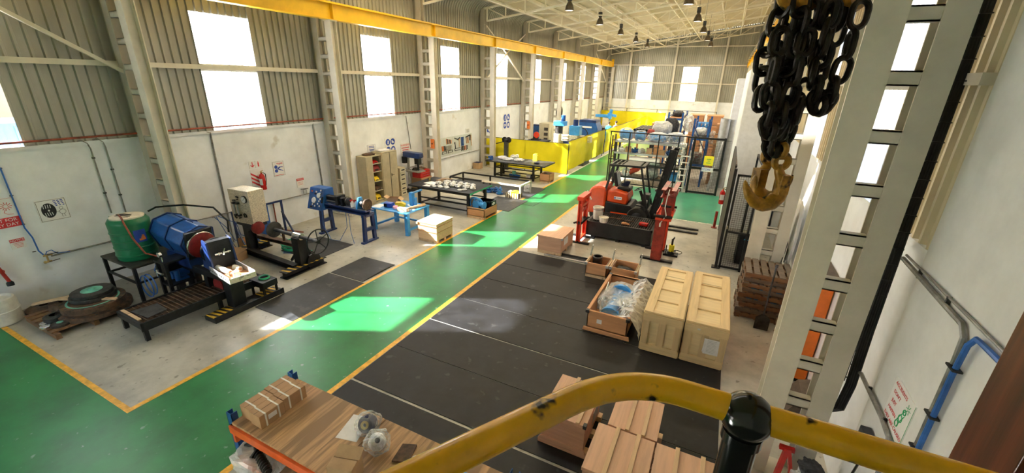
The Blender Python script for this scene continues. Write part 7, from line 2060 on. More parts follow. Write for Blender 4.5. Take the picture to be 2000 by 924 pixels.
for k, (x, y, r, h) in enumerate(((0.02, 22.45, 0.21, 3.3), (0.30, 22.75, 0.16, 3.25))):
    e = T('metal_roll', ['front', 'rear'][k] + ' tall grey metal sheet roll standing right of the store gate', 'roll', (x, y, 0), 0, 'tall metal rolls')
    B().lathe((0, 0, 0), [(r - 0.02, 0), (r, 0), (r, h), (r - 0.02, h), (r - 0.02, 0)], 22).o('sheet', 'galv', e)
    B().torus((0, 0, h * 0.7), r, 0.008).o('strap', 'dark_steel', e)
tag(B().cyl((-0.2, 21.6, 0.0), (0.12, 21.9, 2.3), 0.07, n=14).o('plastic_pipe', 'galv'), 'slim pale pipe leaning behind the store gate', 'pipe')

# ---------------------------------------------------------------- yellow welding curtains
def curtain(lab, p, q, z0, z1, posts, seed=0):
    p, q = Vector(p), Vector(q)
    d = q - p
    nrm = Vector((-d.y, d.x, 0)).normalized()
    t = T('welding_curtain', lab, 'curtain', (0, 0, 0), 0, 'yellow welding curtains')
    n, m = 40, 10
    v, f = [], []
    rnd = random.Random(seed)
    for i in range(n + 1):
        for j in range(m + 1):
            u, s = i / n, j / m
            off = 0.014 * math.sin(u * 31 + s * 7) + 0.012 * math.sin(u * 17 - s * 13 + seed) + rnd.uniform(-0.003, 0.003)
            v.append(p + d * u + nrm * off + Vector((0, 0, z0 + (z1 - z0) * s)))
    for i in range(n):
        for j in range(m):
            a = i * (m + 1) + j
            f.append((a, a + 1, a + m + 2, a + m + 1))
    B().add(v, f).o('film_sheet', 'curtain_film', t)
    b = B()
    for k in range(posts):
        c = p + d * (k / (posts - 1)) + nrm * 0.05
        b.bar((c.x, c.y, 0), (c.x, c.y, z1 + 0.03), 0.04)
    a, c = p + nrm * 0.05, q + nrm * 0.05
    b.bar((a.x, a.y, z1), (c.x, c.y, z1), 0.03).bar((a.x, a.y, z0), (c.x, c.y, z0), 0.03)
    b.o('frame', 'dark_steel', t)
curtain('yellow film curtain facing the camera behind the dark worktable', (-12.3, 21.50, 0), (-7.22, 21.45, 0), 0.06, 1.66, 3, 1)
curtain('yellow film curtain along the left side of the walkway', (-7.20, 21.5, 0), (-7.18, 28.8, 0), 0.22, 1.78, 3, 2)
curtain('yellow film curtain along the walkway beyond the opening', (-7.32, 29.7, 0), (-7.32, 46.8, 0), 0.1, 1.68, 6, 3)
curtain('yellow film curtain across the far end below the far wall', (-12.3, 46.9, 0), (-5.6, 46.9, 0), 0.1, 2.0, 4, 4)
t = T('far_fence', 'thin dark fence rail above the far yellow curtain', 'fence', (0, 47.0, 0))
b = B()
for x in (-12.25, -9.6, -6.5, -3.5, -0.9):
    b.box(x - 0.03, 0, 0, x + 0.03, 0.05, 2.35)
b.box(-12.25, 0, 2.3, -0.9, 0.04, 2.34)
b.o('frame', 'dark_steel', t)

# ---------------------------------------------------------------- machines behind the curtain
t = T('radial_drill', 'radial drilling machine with blue column cap behind the yellow curtain', 'drilling machine', (-9.1, 25.0, 0))
B().box(-0.5, -0.6, 0, 1.9, 0.6, 0.25).o('base', 'dark_steel', t)
B().cyl((0, 0, 0.25), (0, 0, 0.95), 0.24).o('column', 'dark_steel', t)
B().cyl((0, 0, 0.95), (0, 0, 1.75), 0.30, n=24).o('sleeve', 'cream_drawer', t)
B().cyl((0, 0, 1.75), (0, 0, 2.25), 0.235, n=24).o('column_top', 'iron_dark', t)
B().box(-0.28, -0.28, 2.22, 0.42, 0.28, 2.5).o('column_cap', 'paint_skyblue', t, bev=0.02)
B().cyl((0.25, 0, 2.5), (0.25, 0, 2.85), 0.13).o('lift_motor', 'paint_blue', t)
B().box(0.0, -0.20, 1.35, 2.1, 0.16, 1.72).o('arm', 'cream_drawer', t, bev=0.01)
B().box(0.3, -0.22, 1.42, 2.05, -0.20, 1.47).box(0.3, -0.22, 1.60, 2.05, -0.20, 1.65).o('arm_ways', 'steel', t)
B().box(0.85, -0.50, 1.20, 1.35, -0.20, 1.75).o('head', 'parts_white', t, bev=0.02)
B().box(0.80, -0.45, 1.75, 1.45, 0.1, 2.30).o('gearbox', 'paint_skyblue', t, bev=0.02)
B().cyl((1.12, -0.2, 2.30), (1.12, -0.2, 2.65), 0.15).o('head_motor', 'paint_navy', t)
b = B().torus((1.1, -0.54, 1.40), 0.13, 0.014, 'y', 18, 6).cyl((1.1, -0.34, 0.85), (1.1, -0.34, 1.2), 0.06)
for k in range(3):
    a = 2 * PI * k / 3
    b.cyl((1.1, -0.54, 1.4), (1.1 + 0.13 * math.cos(a), -0.54, 1.4 + 0.13 * math.sin(a)), 0.01, n=6)
b.o('handwheel', 'dark_steel', t)
B().box(0.7, -0.45, 0.25, 1.6, 0.35, 0.75).o('work_table', 'iron_dark', t)
B().tube([(1.4, 0.0, 2.2), (1.65, 0.1, 2.1), (1.8, 0.1, 1.9), (1.75, 0.1, 1.72)], 0.03, 7).o('cable', 'black_steel', t)
t = T('steel_cabinet', 'cream steel locker standing behind the radial drilling machine', 'cabinet', (-11.1, 26.6, 0))
B().box(0, 0, 0, 0.7, 0.9, 2.15).o('body', 'cream_cabinet', t, bev=0.01)
B().box(0.70, 0.03, 0.08, 0.72, 0.43, 2.1).box(0.70, 0.47, 0.08, 0.72, 0.87, 2.1).o('door', 'cream_drawer', t)
b = B()
for k in range(5):
    b.box(0.36, -0.005, 0.35 + 0.33 * k, 0.64, 0.0, 0.55 + 0.33 * k)
b.o('openings', 'cabinet_dark', t)
t = T('work_bench', 'dark workbench with grinder behind the yellow curtain', 'bench', (-11.2, 25.2, 0))
for x in (0, 1.1):
    for y in (0, 0.7):
        B().box(x - 0.04, y - 0.04, 0, x + 0.04, y + 0.04, 1.1).o('leg', 'black_steel', t)
B().box(-0.1, -0.1, 1.1, 1.2, 0.8, 1.18).o('top', 'dark_steel', t)
t = T('cut_off_saw', 'red and black cut off saw on the dark workbench', 'saw', (-10.85, 25.5, 1.18))
B().box(-0.25, -0.2, 0, 0.3, 0.2, 0.06).prism([(-0.2, 0.06), (0.1, 0.06), (0.2, 0.3), (0.1, 0.5), (-0.05, 0.4)], -0.08, 0.1, 'y').o('body', 'iron_dark', t)
B().lathe((0.08, -0.1, 0.32), [(0, 0), (0.2, 0), (0.2, 0.03), (0, 0.03)], 18, 'y').o('guard', 'press_red', t)
t = T('control_cabinet', 'tall dark blue control cabinet by the left column', 'cabinet', (-11.7, 26.9, 0))
B().box(0, 0, 0, 0.6, 0.3, 2.0).o('body', 'paint_navy', t, bev=0.02)
B().box(0.05, -0.01, 1.0, 0.55, 0.0, 1.9).o('door', 'paint_blue', t)
t = T('lathe_machine', 'big dark blue lathe with sloping splash guard beside the walkway curtain', 'lathe', (-8.1, 28.0, 0))
B().prism([(-0.45, 0), (0.65, 0), (0.75, 1.9), (0.55, 2.4), (-0.55, 2.4), (-0.45, 1.2)], -0.5, 0.6, 'y').o('housing', 'paint_blue', t, bev=0.02)
B().box(-1.7, -0.4, 0, -0.4, 0.4, 1.05).box(-1.5, -0.3, 1.05, -0.5, 0.3, 1.3).o('bed', 'paint_navy', t, bev=0.02)
B().box(-0.35, -0.52, 1.95, 0.35, -0.49, 2.05).box(0.74, -0.2, 1.2, 0.78, 0.0, 1.4).o('window', 'sign_white', t)
B().box(-0.5, -0.55, 2.3, 0.62, 0.6, 2.45).o('top_rail', 'paint_navy', t)
t = T('steel_cabinet', 'low cream cabinet behind the dark blue lathe', 'cabinet', (-10.2, 30.0, 0))
B().box(0, 0, 0, 1.4, 0.7, 1.75).o('body', 'cream_drawer', t, bev=0.01)
B().box(0.02, -0.02, 0.1, 1.38, 0.0, 1.6).o('door', 'cream_cabinet', t)
t = T('milling_machine', 'pale blue milling machine with long ram, by the two workers', 'milling machine', (-9.3, 37.6, 0))
B().box(-0.6, -0.4, 0, 0.5, 0.6, 1.1).o('base', 'iron_dark', t)
B().box(-0.35, -0.2, 1.1, 0.2, 0.4, 1.95).o('column', 'cream_drawer', t, bev=0.03)
B().box(-1.0, -0.25, 1.95, 0.1, 0.2, 2.18).o('ram', 'paint_skyblue', t, bev=0.03)
B(Matrix.Translation((0.2, 0, 1.95)) @ Matrix.Rotation(0.2, 4, 'Y')).box(-0.2, -0.2, -0.1, 0.2, 0.2, 0.35).cyl((0.0, 0, 0.35), (0.0, 0, 0.68), 0.14).box(0.15, -0.15, 0.15, 0.55, 0.15, 0.35).cyl((0, 0, -0.35), (0, 0, 0), 0.1).o('head', 'paint_skyblue', t, bev=0.02)
B().box(-0.8, -0.7, 1.1, 0.9, -0.1, 1.25).o('table', 'steel', t)
t = T('tool_cabinet', 'blue tool cabinet at the opening between the walkway curtains', 'cabinet', (-7.75, 29.6, 0))
B().box(-0.35, 0, 0, 0.30, 0.5, 1.55).o('body', 'paint_blue', t, bev=0.01)
B().box(-0.33, -0.02, 0.1, 0.28, 0.0, 1.45).o('door', 'paint_navy', t)

# ---------------------------------------------------------------- two workers
def skin_mesh(name, joints, edges, mat, parent=None, sub=2):
    me = bpy.data.meshes.new(name)
    me.from_pydata([j[:3] for j in joints], edges, [])
    me.materials.append(MAT[mat])
    ob = bpy.data.objects.new(name, me)
    COL.objects.link(ob)
    md = ob.modifiers.new('skin', 'SKIN')
    me.skin_vertices.new() if not me.skin_vertices else None
    for i, j in enumerate(joints):
        sv = me.skin_vertices[0].data[i]
        sv.radius = (j[3], j[4] if len(j) > 4 else j[3])
        sv.use_root = (i == 0)
    md.use_smooth_shade = True
    sb = ob.modifiers.new('sub', 'SUBSURF')
    sb.levels = sb.render_levels = sub
    if parent:
        ob.parent = parent
    return ob
def person(lab, loc, rz, lean, top, legs, hair):
    t = T('person', lab, 'person', loc, rz)
    c, s = math.sin(lean), math.cos(lean)
    def up(h, x=0.0, y=0.0):       # a point h above the hip along the leaning trunk, facing +y
        return (x, y + h * c, 0.92 + h * s)
    J = [(0, 0, 0.92, .13, .10), (*up(0.22), .13, .10), (*up(0.42), .15, .11), (*up(0.50), .07, .06), (*up(0.57, 0, 0.01), .055, .06), (*up(0.66, 0, 0.03), .085, .10), (*up(0.77, 0, 0.02), .07, .085),
         (0.18, up(0.44)[1], up(0.44)[2], .06), (0.24, up(0.2)[1] + 0.08, up(0.2)[2], .045), (0.17, up(0.15)[1] + 0.33, up(0.15)[2] + 0.06, .035), (0.16, up(0.15)[1] + 0.42, up(0.15)[2] + 0.06, .03),
         (-0.18, up(0.44)[1], up(0.44)[2], .06), (-0.24, up(0.2)[1] + 0.08, up(0.2)[2], .045), (-0.17, up(0.15)[1] + 0.33, up(0.15)[2] + 0.06, .035), (-0.16, up(0.15)[1] + 0.42, up(0.15)[2] + 0.06, .03),
         (0.10, 0, 0.86, .09), (0.11, 0.03, 0.48, .06), (0.11, -0.02, 0.10, .045), (0.12, 0.13, 0.05, .04),
         (-0.10, 0, 0.86, .09), (-0.11, 0.03, 0.48, .06), (-0.11, -0.02, 0.10, .045), (-0.12, 0.13, 0.05, .04)]
    E_ = [(0, 1), (1, 2), (2, 3), (3, 4), (4, 5), (5, 6), (2, 7), (7, 8), (8, 9), (9, 10), (2, 11), (11, 12), (12, 13), (13, 14), (0, 15), (15, 16), (16, 17), (17, 18), (0, 19), (19, 20), (20, 21), (21, 22)]
    skin_mesh('body', J, E_, 'skin_tone', t)
    k = [(j[0], j[1], j[2], j[3] * 1.16, (j[4] if len(j) > 4 else j[3]) * 1.16) for j in J]
    idx = [0, 1, 2, 3, 7, 8, 9, 11, 12, 13]
    mp = {a: i for i, a in enumerate(idx)}
    skin_mesh('jacket', [k[a] for a in idx], [(mp[a], mp[b_]) for a, b_ in E_ if a in mp and b_ in mp], top, t)
    idx = [0, 15, 16, 17, 19, 20, 21]
    mp = {a: i for i, a in enumerate(idx)}
    skin_mesh('trousers', [k[a] for a in idx], [(mp[a], mp[b_]) for a, b_ in E_ if a in mp and b_ in mp], legs, t)
    h = Vector(up(0.73, 0, 0.0))
    B().ball((h.x, h.y - 0.015, h.z + 0.02), 0.115, 8, (0.85, 1.0, 0.95)).o('hair', hair, t)
    f_ = Vector(up(0.67, 0, 0.125))
    B().ball(f_, 0.016, 5).o('nose', 'skin_tone', t)
    for sx in (-1, 1):
        B().ball((sx * 0.035, f_.y - 0.012, f_.z + 0.035), 0.012, 5).o('eye', 'sign_black', t)
        B().ball((sx * 0.088, f_.y - 0.10, f_.z + 0.01), 0.022, 5).o('ear', 'skin_tone', t)
        hp = Vector(J[10 if sx > 0 else 14][:3])
        for q in range(4):
            B().tube([(hp.x + sx * (0.012 - 0.018 * q + 0.01), hp.y + 0.01, hp.z), (hp.x + sx * (0.022 - 0.018 * q), hp.y + 0.06 - 0.006 * abs(q - 1), hp.z - 0.01), (hp.x + sx * (0.02 - 0.018 * q), hp.y + 0.085, hp.z - 0.035)], 0.009, 6).o('finger', 'skin_tone', t)
        B().tube([(hp.x - sx * 0.02, hp.y - 0.02, hp.z), (hp.x - sx * 0.045, hp.y + 0.02, hp.z - 0.005), (hp.x - sx * 0.045, hp.y + 0.05, hp.z - 0.02)], 0.010, 6).o('thumb', 'skin_tone', t)
        B().ball((sx * 0.115, 0.06, 0.05), 0.075, 7, (0.75, 1.7, 0.7)).o('boot', 'black_steel', t)
person('worker in bright blue overalls leaning over the milling machine', (-8.72, 36.0, 0), 0.15, 0.42, 'overall_blue', 'overall_blue', 'hair_dark')
person('worker in lilac top and dark trousers standing beside the blue one', (-8.25, 36.9, 0), 0.9, 0.12, 'cloth_lilac', 'cloth_navy', 'hair_dark')

# ---------------------------------------------------------------- foreground: racking bench with goods
ZT = 1.0
t = T('racking_bench', 'bench made of orange and blue racking with worn wooden top', 'bench', (0, 0, 0))
for k in range(2):
    x0, x1 = (-4.42, -2.92) if k == 0 else (-2.91, -1.2)
    B().box(x0, 1.93, ZT - 0.03, x1, 2.78, ZT).o('top_board', 'deck_wood', t, bev=0.003)
for x in (-4.47, -1.25):
    for y in (1.98, 2.76):
        b = B().box(x - 0.045, y - 0.035, 0, x + 0.045, y - 0.028, ZT + 0.10).box(x - 0.045, y - 0.035, 0, x - 0.038, y + 0.035, ZT + 0.10).box(x + 0.038, y - 0.035, 0, x + 0.045, y + 0.035, ZT + 0.10)
        b.o('upright', 'paint_blue', t)
B().box(-4.44, 1.90, ZT - 0.13, -1.2, 1.95, ZT - 0.03).o('front_beam', 'paint_orange', t)
B().box(-4.44, 2.74, ZT - 0.13, -1.2, 2.78, ZT - 0.03).o('back_beam', 'paint_orange', t)
B().box(-4.44, 1.92, ZT - 0.28, -4.40, 1.98, ZT - 0.03).o('beam_hook', 'paint_orange', t)
B().box(-4.42, 1.98, ZT - 0.09, -4.38, 2.75, ZT - 0.03).o('side_rail', 'paint_navy', t)
B().box(-4.44, 1.90, 0.40, -1.2, 1.95, 0.50).box(-4.44, 2.74, 0.40, -1.2, 2.78, 0.50).o('lower_beam', 'paint_orange', t)
B().box(-4.42, 1.93, 0.50, -1.2, 2.76, 0.53).o('lower_board', 'deck_wood', t)
# four strapped cartons
for k in range(4):
    lab = ['near left', 'near right', 'far left', 'far right'][k] + ' strapped brown carton of the four on the racking bench'
    e = T('strapped_carton', lab, 'box', (-4.31 + 0.195 * (k % 2) - 0.01 * (k // 2), 2.19 + 0.30 * (k // 2) - 0.02 * (k % 2), ZT), -0.03, 'strapped cartons on the racking bench')
    h = 0.165 + 0.006 * (k % 2)
    B().box(-0.094, -0.145, 0, 0.094, 0.145, h).o('carton', 'card', e, bev=0.004)
    B().box(-0.002, -0.145, h - 0.001, 0.002, 0.145, h + 0.001).o('lid_seam', 'brown_board', e)
    for sy in (-0.075, 0.078):
        B().box(-0.0965, sy - 0.009, 0.0, 0.0965, sy + 0.009, h + 0.003).o('strap', 'strap_white', e)
    if k == 1:
        B().box(0.095, -0.05, 0.07, 0.0985, 0.05, 0.13).o('paper_label', 'paper', e)
tag(B().prism([(-3.22, 2.32), (-2.97, 2.38), (-3.08, 2.72), (-3.30, 2.66)], ZT + 0.001, ZT + 0.003, 'z').o('paper_sheet', 'paper'), 'white printed sheet lying on the racking bench beside the bagged parts', 'paper')
t = T('bagged_part', 'black round part in a clear bag on the racking bench', 'part', (-2.97, 2.56, ZT), 0.3)
Mx = Matrix.Translation((0, 0, 0.10)) @ Matrix.Rotation(1.0, 4, 'X')
B(Mx).lathe((0, 0, 0), [(0.035, -0.07), (0.085, -0.07), (0.10, -0.03), (0.10, 0.03), (0.08, 0.07), (0.035, 0.07), (0.035, 0.05)], 22).o('body', 'cloth_navy', t)
B(Mx).lathe((0, 0, 0.07), [(0.02, 0), (0.045, 0), (0.045, 0.012), (0.02, 0.012), (0.02, 0)], 18).o('brass_bush', 'brass', t)
B().blob((0, 0.01, 0.10), (0.26, 0.26, 0.20), 44, 0.16, 10).o('bag', 'film', t)
t = T('bagged_part', 'grey metal part in a clear bag, right of the black one', 'part', (-2.70, 2.42, ZT), 0.5)
Mx = Matrix.Translation((0, 0, 0.10)) @ Matrix.Rotation(0.6, 4, 'X')
B(Mx).lathe((0, 0, 0), [(0, -0.08), (0.06, -0.08), (0.09, -0.02), (0.09, 0.03), (0.05, 0.08), (0, 0.08)], 18).o('body', 'parts_white', t)
B(Mx).cyl((0.02, 0, 0.08), (0.02, 0, 0.10), 0.025).o('hole_ring', 'black_steel', t)
B().blob((0, 0.0, 0.10), (0.26, 0.24, 0.21), 45, 0.2, 10).o('bag', 'film', t)
t = T('carton', 'open brown carton at the front of the racking bench', 'box', (-2.74, 2.03, ZT), 0.30)
cw_, cd_, ch_ = 0.13, 0.10, 0.21
B().box(-cw_, -cd_, 0, cw_, cd_, 0.005).box(-cw_, -cd_, 0, -cw_ + 0.004, cd_, ch_).box(cw_ - 0.004, -cd_, 0, cw_, cd_, ch_).box(-cw_, -cd_, 0, cw_, -cd_ + 0.004, ch_).box(-cw_, cd_ - 0.004, 0, cw_, cd_, ch_).o('body', 'card_light', t)
B().cb((0, -0.045, ch_ + 0.004), (2 * cw_, 0.115, 0.004), 0, 0.06).o('flap', 'card_light', t)
B().cb((0.02, 0.065, ch_ + 0.045), (2 * cw_, 0.12, 0.004), 0, 0.5).o('flap', 'card_light', t)
tag(B().prism([(-2.46, 2.36), (-2.30, 2.42), (-2.36, 2.64), (-2.50, 2.58)], ZT, ZT + 0.025, 'z').o('steel_plate', 'rust_iron'), 'mottled dark steel plate on the racking bench', 'plate')
t = T('tin_can', 'small open tin beside the mottled plate on the racking bench', 'tin', (-2.22, 2.45, ZT))
B().lathe((0, 0, 0), [(0, 0), (0.042, 0), (0.042, 0.075), (0.046, 0.08), (0.038, 0.08), (0.038, 0.01), (0, 0.01)], 20).o('body', 'parts_white', t)
B().cyl((0, 0, 0.01), (0, 0, 0.055), 0.037).o('contents', 'timber_brown', t)
tag(B().cb((-1.74, 2.55, ZT + 0.01), (0.14, 0.09, 0.02), 0.1).o('blue_pad', 'paint_skyblue'), 'small bright blue pad on the racking bench beside the rail', 'pad')
tag(B(Matrix.Translation((-4.02, 2.0, 0.53))).blob((0, -0.06, 0.13), (0.62, 0.44, 0.26), 46, 0.2, 10).o('wrapped_part', 'film_thick'), 'large film wrapped part on the lower shelf of the racking bench', 'part')
t = T('rubber_bellows', 'black ribbed rubber bellows on the lower shelf of the racking bench', 'bellows', (-3.86, 1.90, 0.76))
b = B()
for k in range(7):
    b.torus((-0.10 + 0.04 * k, 0.0 - 0.012 * k, 0.01), 0.035, 0.02, 'x', 14, 6)
b.cyl((-0.12, 0, 0.01), (0.18, -0.08, 0.01), 0.036)
b.o('body', 'black_steel', t)
tag(B(Matrix.Translation((-4.12, 1.92, 0.765))).tube([(-0.1, 0, 0), (0.0, 0.05, 0.04), (0.1, 0, 0.02), (0.12, -0.08, 0.0)], 0.03, 8).o('rubber_pipe', 'black_steel'), 'short curved black rubber pipe on the wrapped part', 'pipe')

# ---------------------------------------------------------------- handrail, landing and door jamb beside the camera
S(B().box(-1.2, -3.5, 2.95, 1.9, 0.62, 3.10).o('floor_landing', 'dark_steel'))
t = T('handrail', 'yellow painted tube handrail with chipped paint and black ball post', 'handrail', (0, 0, 0))
pts = [(-0.55, -0.12, 4.2), (-0.327, 0.253, 4.2), (-0.246, 0.39, 4.2), (-0.159, 0.536, 4.2)]
arc = []
p0, p1, p2 = Vector((-0.159, 0.536, 4.2)), Vector((-0.085, 0.662, 4.2)), Vector((0.03, 0.659, 4.2))
for k in range(1, 11):
    u = k / 10
    arc.append(p0 * (1 - u) ** 2 + p1 * 2 * u * (1 - u) + p2 * u * u)
B().tube(pts + arc + [(0.116, 0.657, 4.2), (0.45, 0.657, 4.2)], 0.0235, 24).o('rail', 'rail_yellow', t)
B().ball((0.116, 0.657, 4.195), 0.040, 18).o('ball', 'black_gloss', t)
B().cyl((0.116, 0.657, 3.10), (0.116, 0.657, 4.18), 0.027, n=20).o('post', 'black_gloss', t)
B().cyl((0.116, 0.657, 4.145), (0.116, 0.657, 4.165), 0.031, n=20).o('collar', 'black_gloss', t)
B().box(0.05, 0.59, 3.05, 0.18, 0.70, 3.10).o('base_plate', 'black_steel', t)
t = T('door_jamb', 'dark red-brown varnished wooden door jamb at the right edge', 'jamb', (0, 0, 3.1))
B().box(0.458, 0.72, 0, 0.506, 0.85, 2.3).o('jamb', 'jamb_wood', t, bev=0.003)
B().box(0.506, 0.76, 0, 0.60, 0.84, 2.3).o('panel', 'jamb_dark', t)
B().box(0.505, 0.745, 0, 0.515, 0.76, 1.105).o('stop_bead', 'jamb_dark', t)

# ---------------------------------------------------------------- lifting chains and hooks
R_ = Vector((0.895, 0.445, 0.0)).normalized()
D_ = Vector((-0.445, 0.895, 0.0)).normalized()
def link(b, c, L, Wd, r, ang, tilt=0.0):
    """one oval chain link hanging vertically, turned by ang about the vertical"""
    m = b.M
    b.M = m @ Matrix.Translation(c) @ Matrix.Rotation(ang, 4, 'Z') @ Matrix.Rotation(tilt, 4, 'Y')
    pts = []
    hs = L / 2 - Wd / 2
    for k in range(8):
        a = PI * k / 7
        pts.append((Wd / 2 * math.cos(a), 0, hs + Wd / 2 * math.sin(a)))
    for k in range(8):
        a = PI + PI * k / 7
        pts.append((Wd / 2 * math.cos(a), 0, -hs + Wd / 2 * math.sin(a)))
    b.tube(pts, r, 8, True)
    b.M = m
P_ = Vector((0.127, 1.28, 0.0))
def strand(lab, du, dv, z0, z1=5.35, seed=0, L=0.058):
    b = B()
    rnd = random.Random(seed)
    z = z0 + L / 2
    k = 0
    ang0 = math.atan2(R_.y, R_.x) + rnd.uniform(0, 1.2)
    while z < z1:
        p = P_ + R_ * (du + 0.006 * math.sin(k * 0.9 + seed)) + D_ * (dv + 0.006 * math.cos(k * 1.3 + seed))
        link(b, (p.x, p.y, z), L, 0.037, 0.0070, ang0 + (k % 2) * PI / 2 + rnd.uniform(-0.35, 0.35), rnd.uniform(-0.10, 0.10))
        z += L - 0.0155
        k += 1
    tag(b.o('lifting_chain', 'chain_iron'), lab, 'chain', 'heavy black lifting chains')
strand('main black chain carrying the front yellow hook', 0.000, 0.0, 4.535, seed=1)
strand('second black chain just behind, carrying the rear yellow hook', 0.022, 0.035, 4.535, seed=2)
strand('leftmost black chain of the hanging cluster', -0.062, 0.01, 4.645, seed=3)
strand('black chain left of the main one, ending higher than the hooks', -0.030, -0.02, 4.600, seed=4)
strand('black chain behind the cluster, slightly left of centre', -0.012, 0.05, 4.62, seed=8)
strand('black chain right of the main one, ending above the hooks', 0.030, -0.025, 4.620, seed=5)
strand('black chain second from the right in the cluster', 0.058, 0.0, 4.70, seed=6)
strand('rightmost black chain of the hanging cluster, ending highest', 0.095, 0.02, 4.80, seed=7)
# slack loops
def slack(lab, du0, du1, zt, zb, dv, seed):
    b = B()
    n = 11
    for k in range(n):
        u = k / (n - 1)
        a = PI * u
        x = (du0 + du1) / 2 - (du1 - du0) / 2 * math.cos(a)
        z = zt - (zt - zb) * math.sin(a)
        p = P_ + R_ * x + D_ * dv
        tl = math.atan2((du1 - du0) / 2 * math.sin(a), -(zt - zb) * math.cos(a))
        link(b, (p.x, p.y, z), 0.056, 0.036, 0.0070, math.atan2(R_.y, R_.x) + (k % 2) * 1.3, tl)
    tag(b.o('lifting_chain', 'chain_iron'), lab, 'chain', 'heavy black lifting chains')
slack('slack loop of black chain at the right of the cluster', 0.035, 0.10, 4.86, 4.66, -0.03, 1)
slack('slack loop of black chain at the left of the cluster', -0.07, -0.01, 4.80, 4.60, -0.035, 2)
slack('short slack loop of black chain close above the hooks', -0.015, 0.035, 4.66, 4.545, 0.015, 3)
def vtube(b, pts, rad, n=12):
    pts = [Vector(p) for p in pts]
    k = len(b.v)
    b.tube(pts, 1.0, n)
    for i, p in enumerate(pts):
        for j in range(n):
            q = Vector(b.v[k + i * n + j])
            b.v[k + i * n + j] = tuple(p + (q - p) * rad[i])
def hook(lab, dv, mir, turn, du=0.012, dz=0.0):
    o_ = P_ + D_ * dv + R_ * du
    t = T('lifting_hook', lab, 'hook', (o_.x, o_.y, 4.448 + dz), math.atan2(R_.y, R_.x) + turn, 'rusty yellow lifting hooks')
    s = 0.00135
    raw = [(4, 46, 9), (9, 33, 11), (17, 18, 13), (22, 1, 16), (19, -16, 18), (7, -28, 20), (-9, -33, 18), (-26, -28, 15), (-39, -15, 12), (-49, 2, 8), (-54, 15, 3)]
    path, rad = [], []
    for i in range(len(raw) - 1):
        for q in range(3):
            u = q / 3
            a, c = raw[i], raw[i + 1]
            path.append((mir * s * (a[0] + (c[0] - a[0]) * u), 0, s * (a[1] + (c[1] - a[1]) * u)))
            rad.append(s * (a[2] + (c[2] - a[2]) * u) * 0.78)
    path.append((mir * s * raw[-1][0], 0, s * raw[-1][1]))
    rad.append(s * 1.5)
    b = B()
    vtube(b, path, rad)
    b.o('bowl', 'hook_yellow', t)
    B().torus((mir * s * 8, 0, s * 54), s * 13, s * 6.5, 'y', 20, 8).o('eye', 'hook_yellow', t)
    b = B()
    b.box(mir * s * 20 - 0.012, -0.016, s * 6 - 0.02, mir * s * 20 + 0.012, 0.016, s * 6 + 0.03)
    b.o('latch_boss', 'hook_yellow', t)
    B().torus((mir * s * 5, 0, s * 76), s * 11, s * 5, 'x', 18, 8).cyl((mir * s * 5 - 0.012, 0, s * 62), (mir * s * 5 + 0.012, 0, s * 62), 0.007).o('shackle', 'hook_yellow', t)
hook('front rusty yellow hook with its point to the left', -0.005, 1, 0.0)
hook('rear rusty yellow hook with its point to the right', 0.045, -1, 0.12, 0.030, 0.006)
for k, (du, lab) in enumerate(((-0.045, 'rusty yellow sheave disc at the top left of the chains'), (-0.005, 'rusty yellow sheave disc at the top centre of the chains'), (0.10, 'rusty yellow sheave disc at the top right of the chains'))):
    p = P_ + R_ * du + D_ * 0.0
    e = T('chain_sheave', lab, 'sheave', (p.x, p.y, 4.925), math.atan2(R_.y, R_.x) + 0.5, 'chain sheaves')
    B().lathe((0, 0, 0), [(0, -0.012), (0.052, -0.012), (0.058, -0.004), (0.058, 0.004), (0.052, 0.012), (0, 0.012)], 24, 'y').o('disc', 'hook_yellow', e)
    B().box(-0.008, -0.008, 0.04, 0.008, 0.008, 0.5).o('hanger', 'chain_iron', e)

# ---------------------------------------------------------------- right wall: sign, cables, cupboard, rubbish
RRIGHT = (PI / 2, 0, -PI / 2)
t = T('accident_sign', 'white sign reading ACCIDENTS DON\'T JUST HAPPEN THEY ARE CAUSED', 'sign', (1.904, 4.59, 1.68))
B().box(-0.003, -0.47, 0, 0.006, 0, 0.47).o('board', 'sign_white', t)
B().box(-0.0045, -0.47, 0.0, -0.003, 0, 0.004).box(-0.0045, -0.47, 0, -0.003, -0.466, 0.47).o('edge_line', 'sign_green', t)
for body, y, z in (('ACCIDENTS', -0.17, 0.42), ("DON'T", -0.13, 0.335), ('JUST', -0.12, 0.25), ('HAPPEN', -0.14, 0.165), ('THEY ARE CAUSED', -0.235, 0.075)):
    text('lettering', body, 0.052, 'sign_red', t, (-0.0045, y, z), RRIGHT)
b = B()
b.tube([(-0.004, -0.26, 0.14), (-0.004, -0.29, 0.22), (-0.004, -0.33, 0.29), (-0.004, -0.36, 0.34)], 0.004, 5).tube([(-0.004, -0.31, 0.13), (-0.004, -0.33, 0.20), (-0.004, -0.37, 0.28)], 0.004, 5)
b.torus((-0.004, -0.29, 0.145), 0.03, 0.005, 'x', 12, 5).torus((-0.004, -0.32, 0.22), 0.035, 0.005, 'x', 12, 5).torus((-0.004, -0.35, 0.31), 0.025, 0.006, 'x', 12, 5)
for k in range(6):
    a = 2 * PI * k / 6
    b.bar((-0.004, -0.385 + 0.01 * math.cos(a), 0.37 + 0.01 * math.sin(a)), (-0.004, -0.385 + 0.045 * math.cos(a), 0.37 + 0.045 * math.sin(a)), 0.004)
b.o('drawing', 'sign_green', t)
t = T('cable_run', 'thick black cable bundle on a wire tray beside the big right column', 'cable', (0, 0, 0))
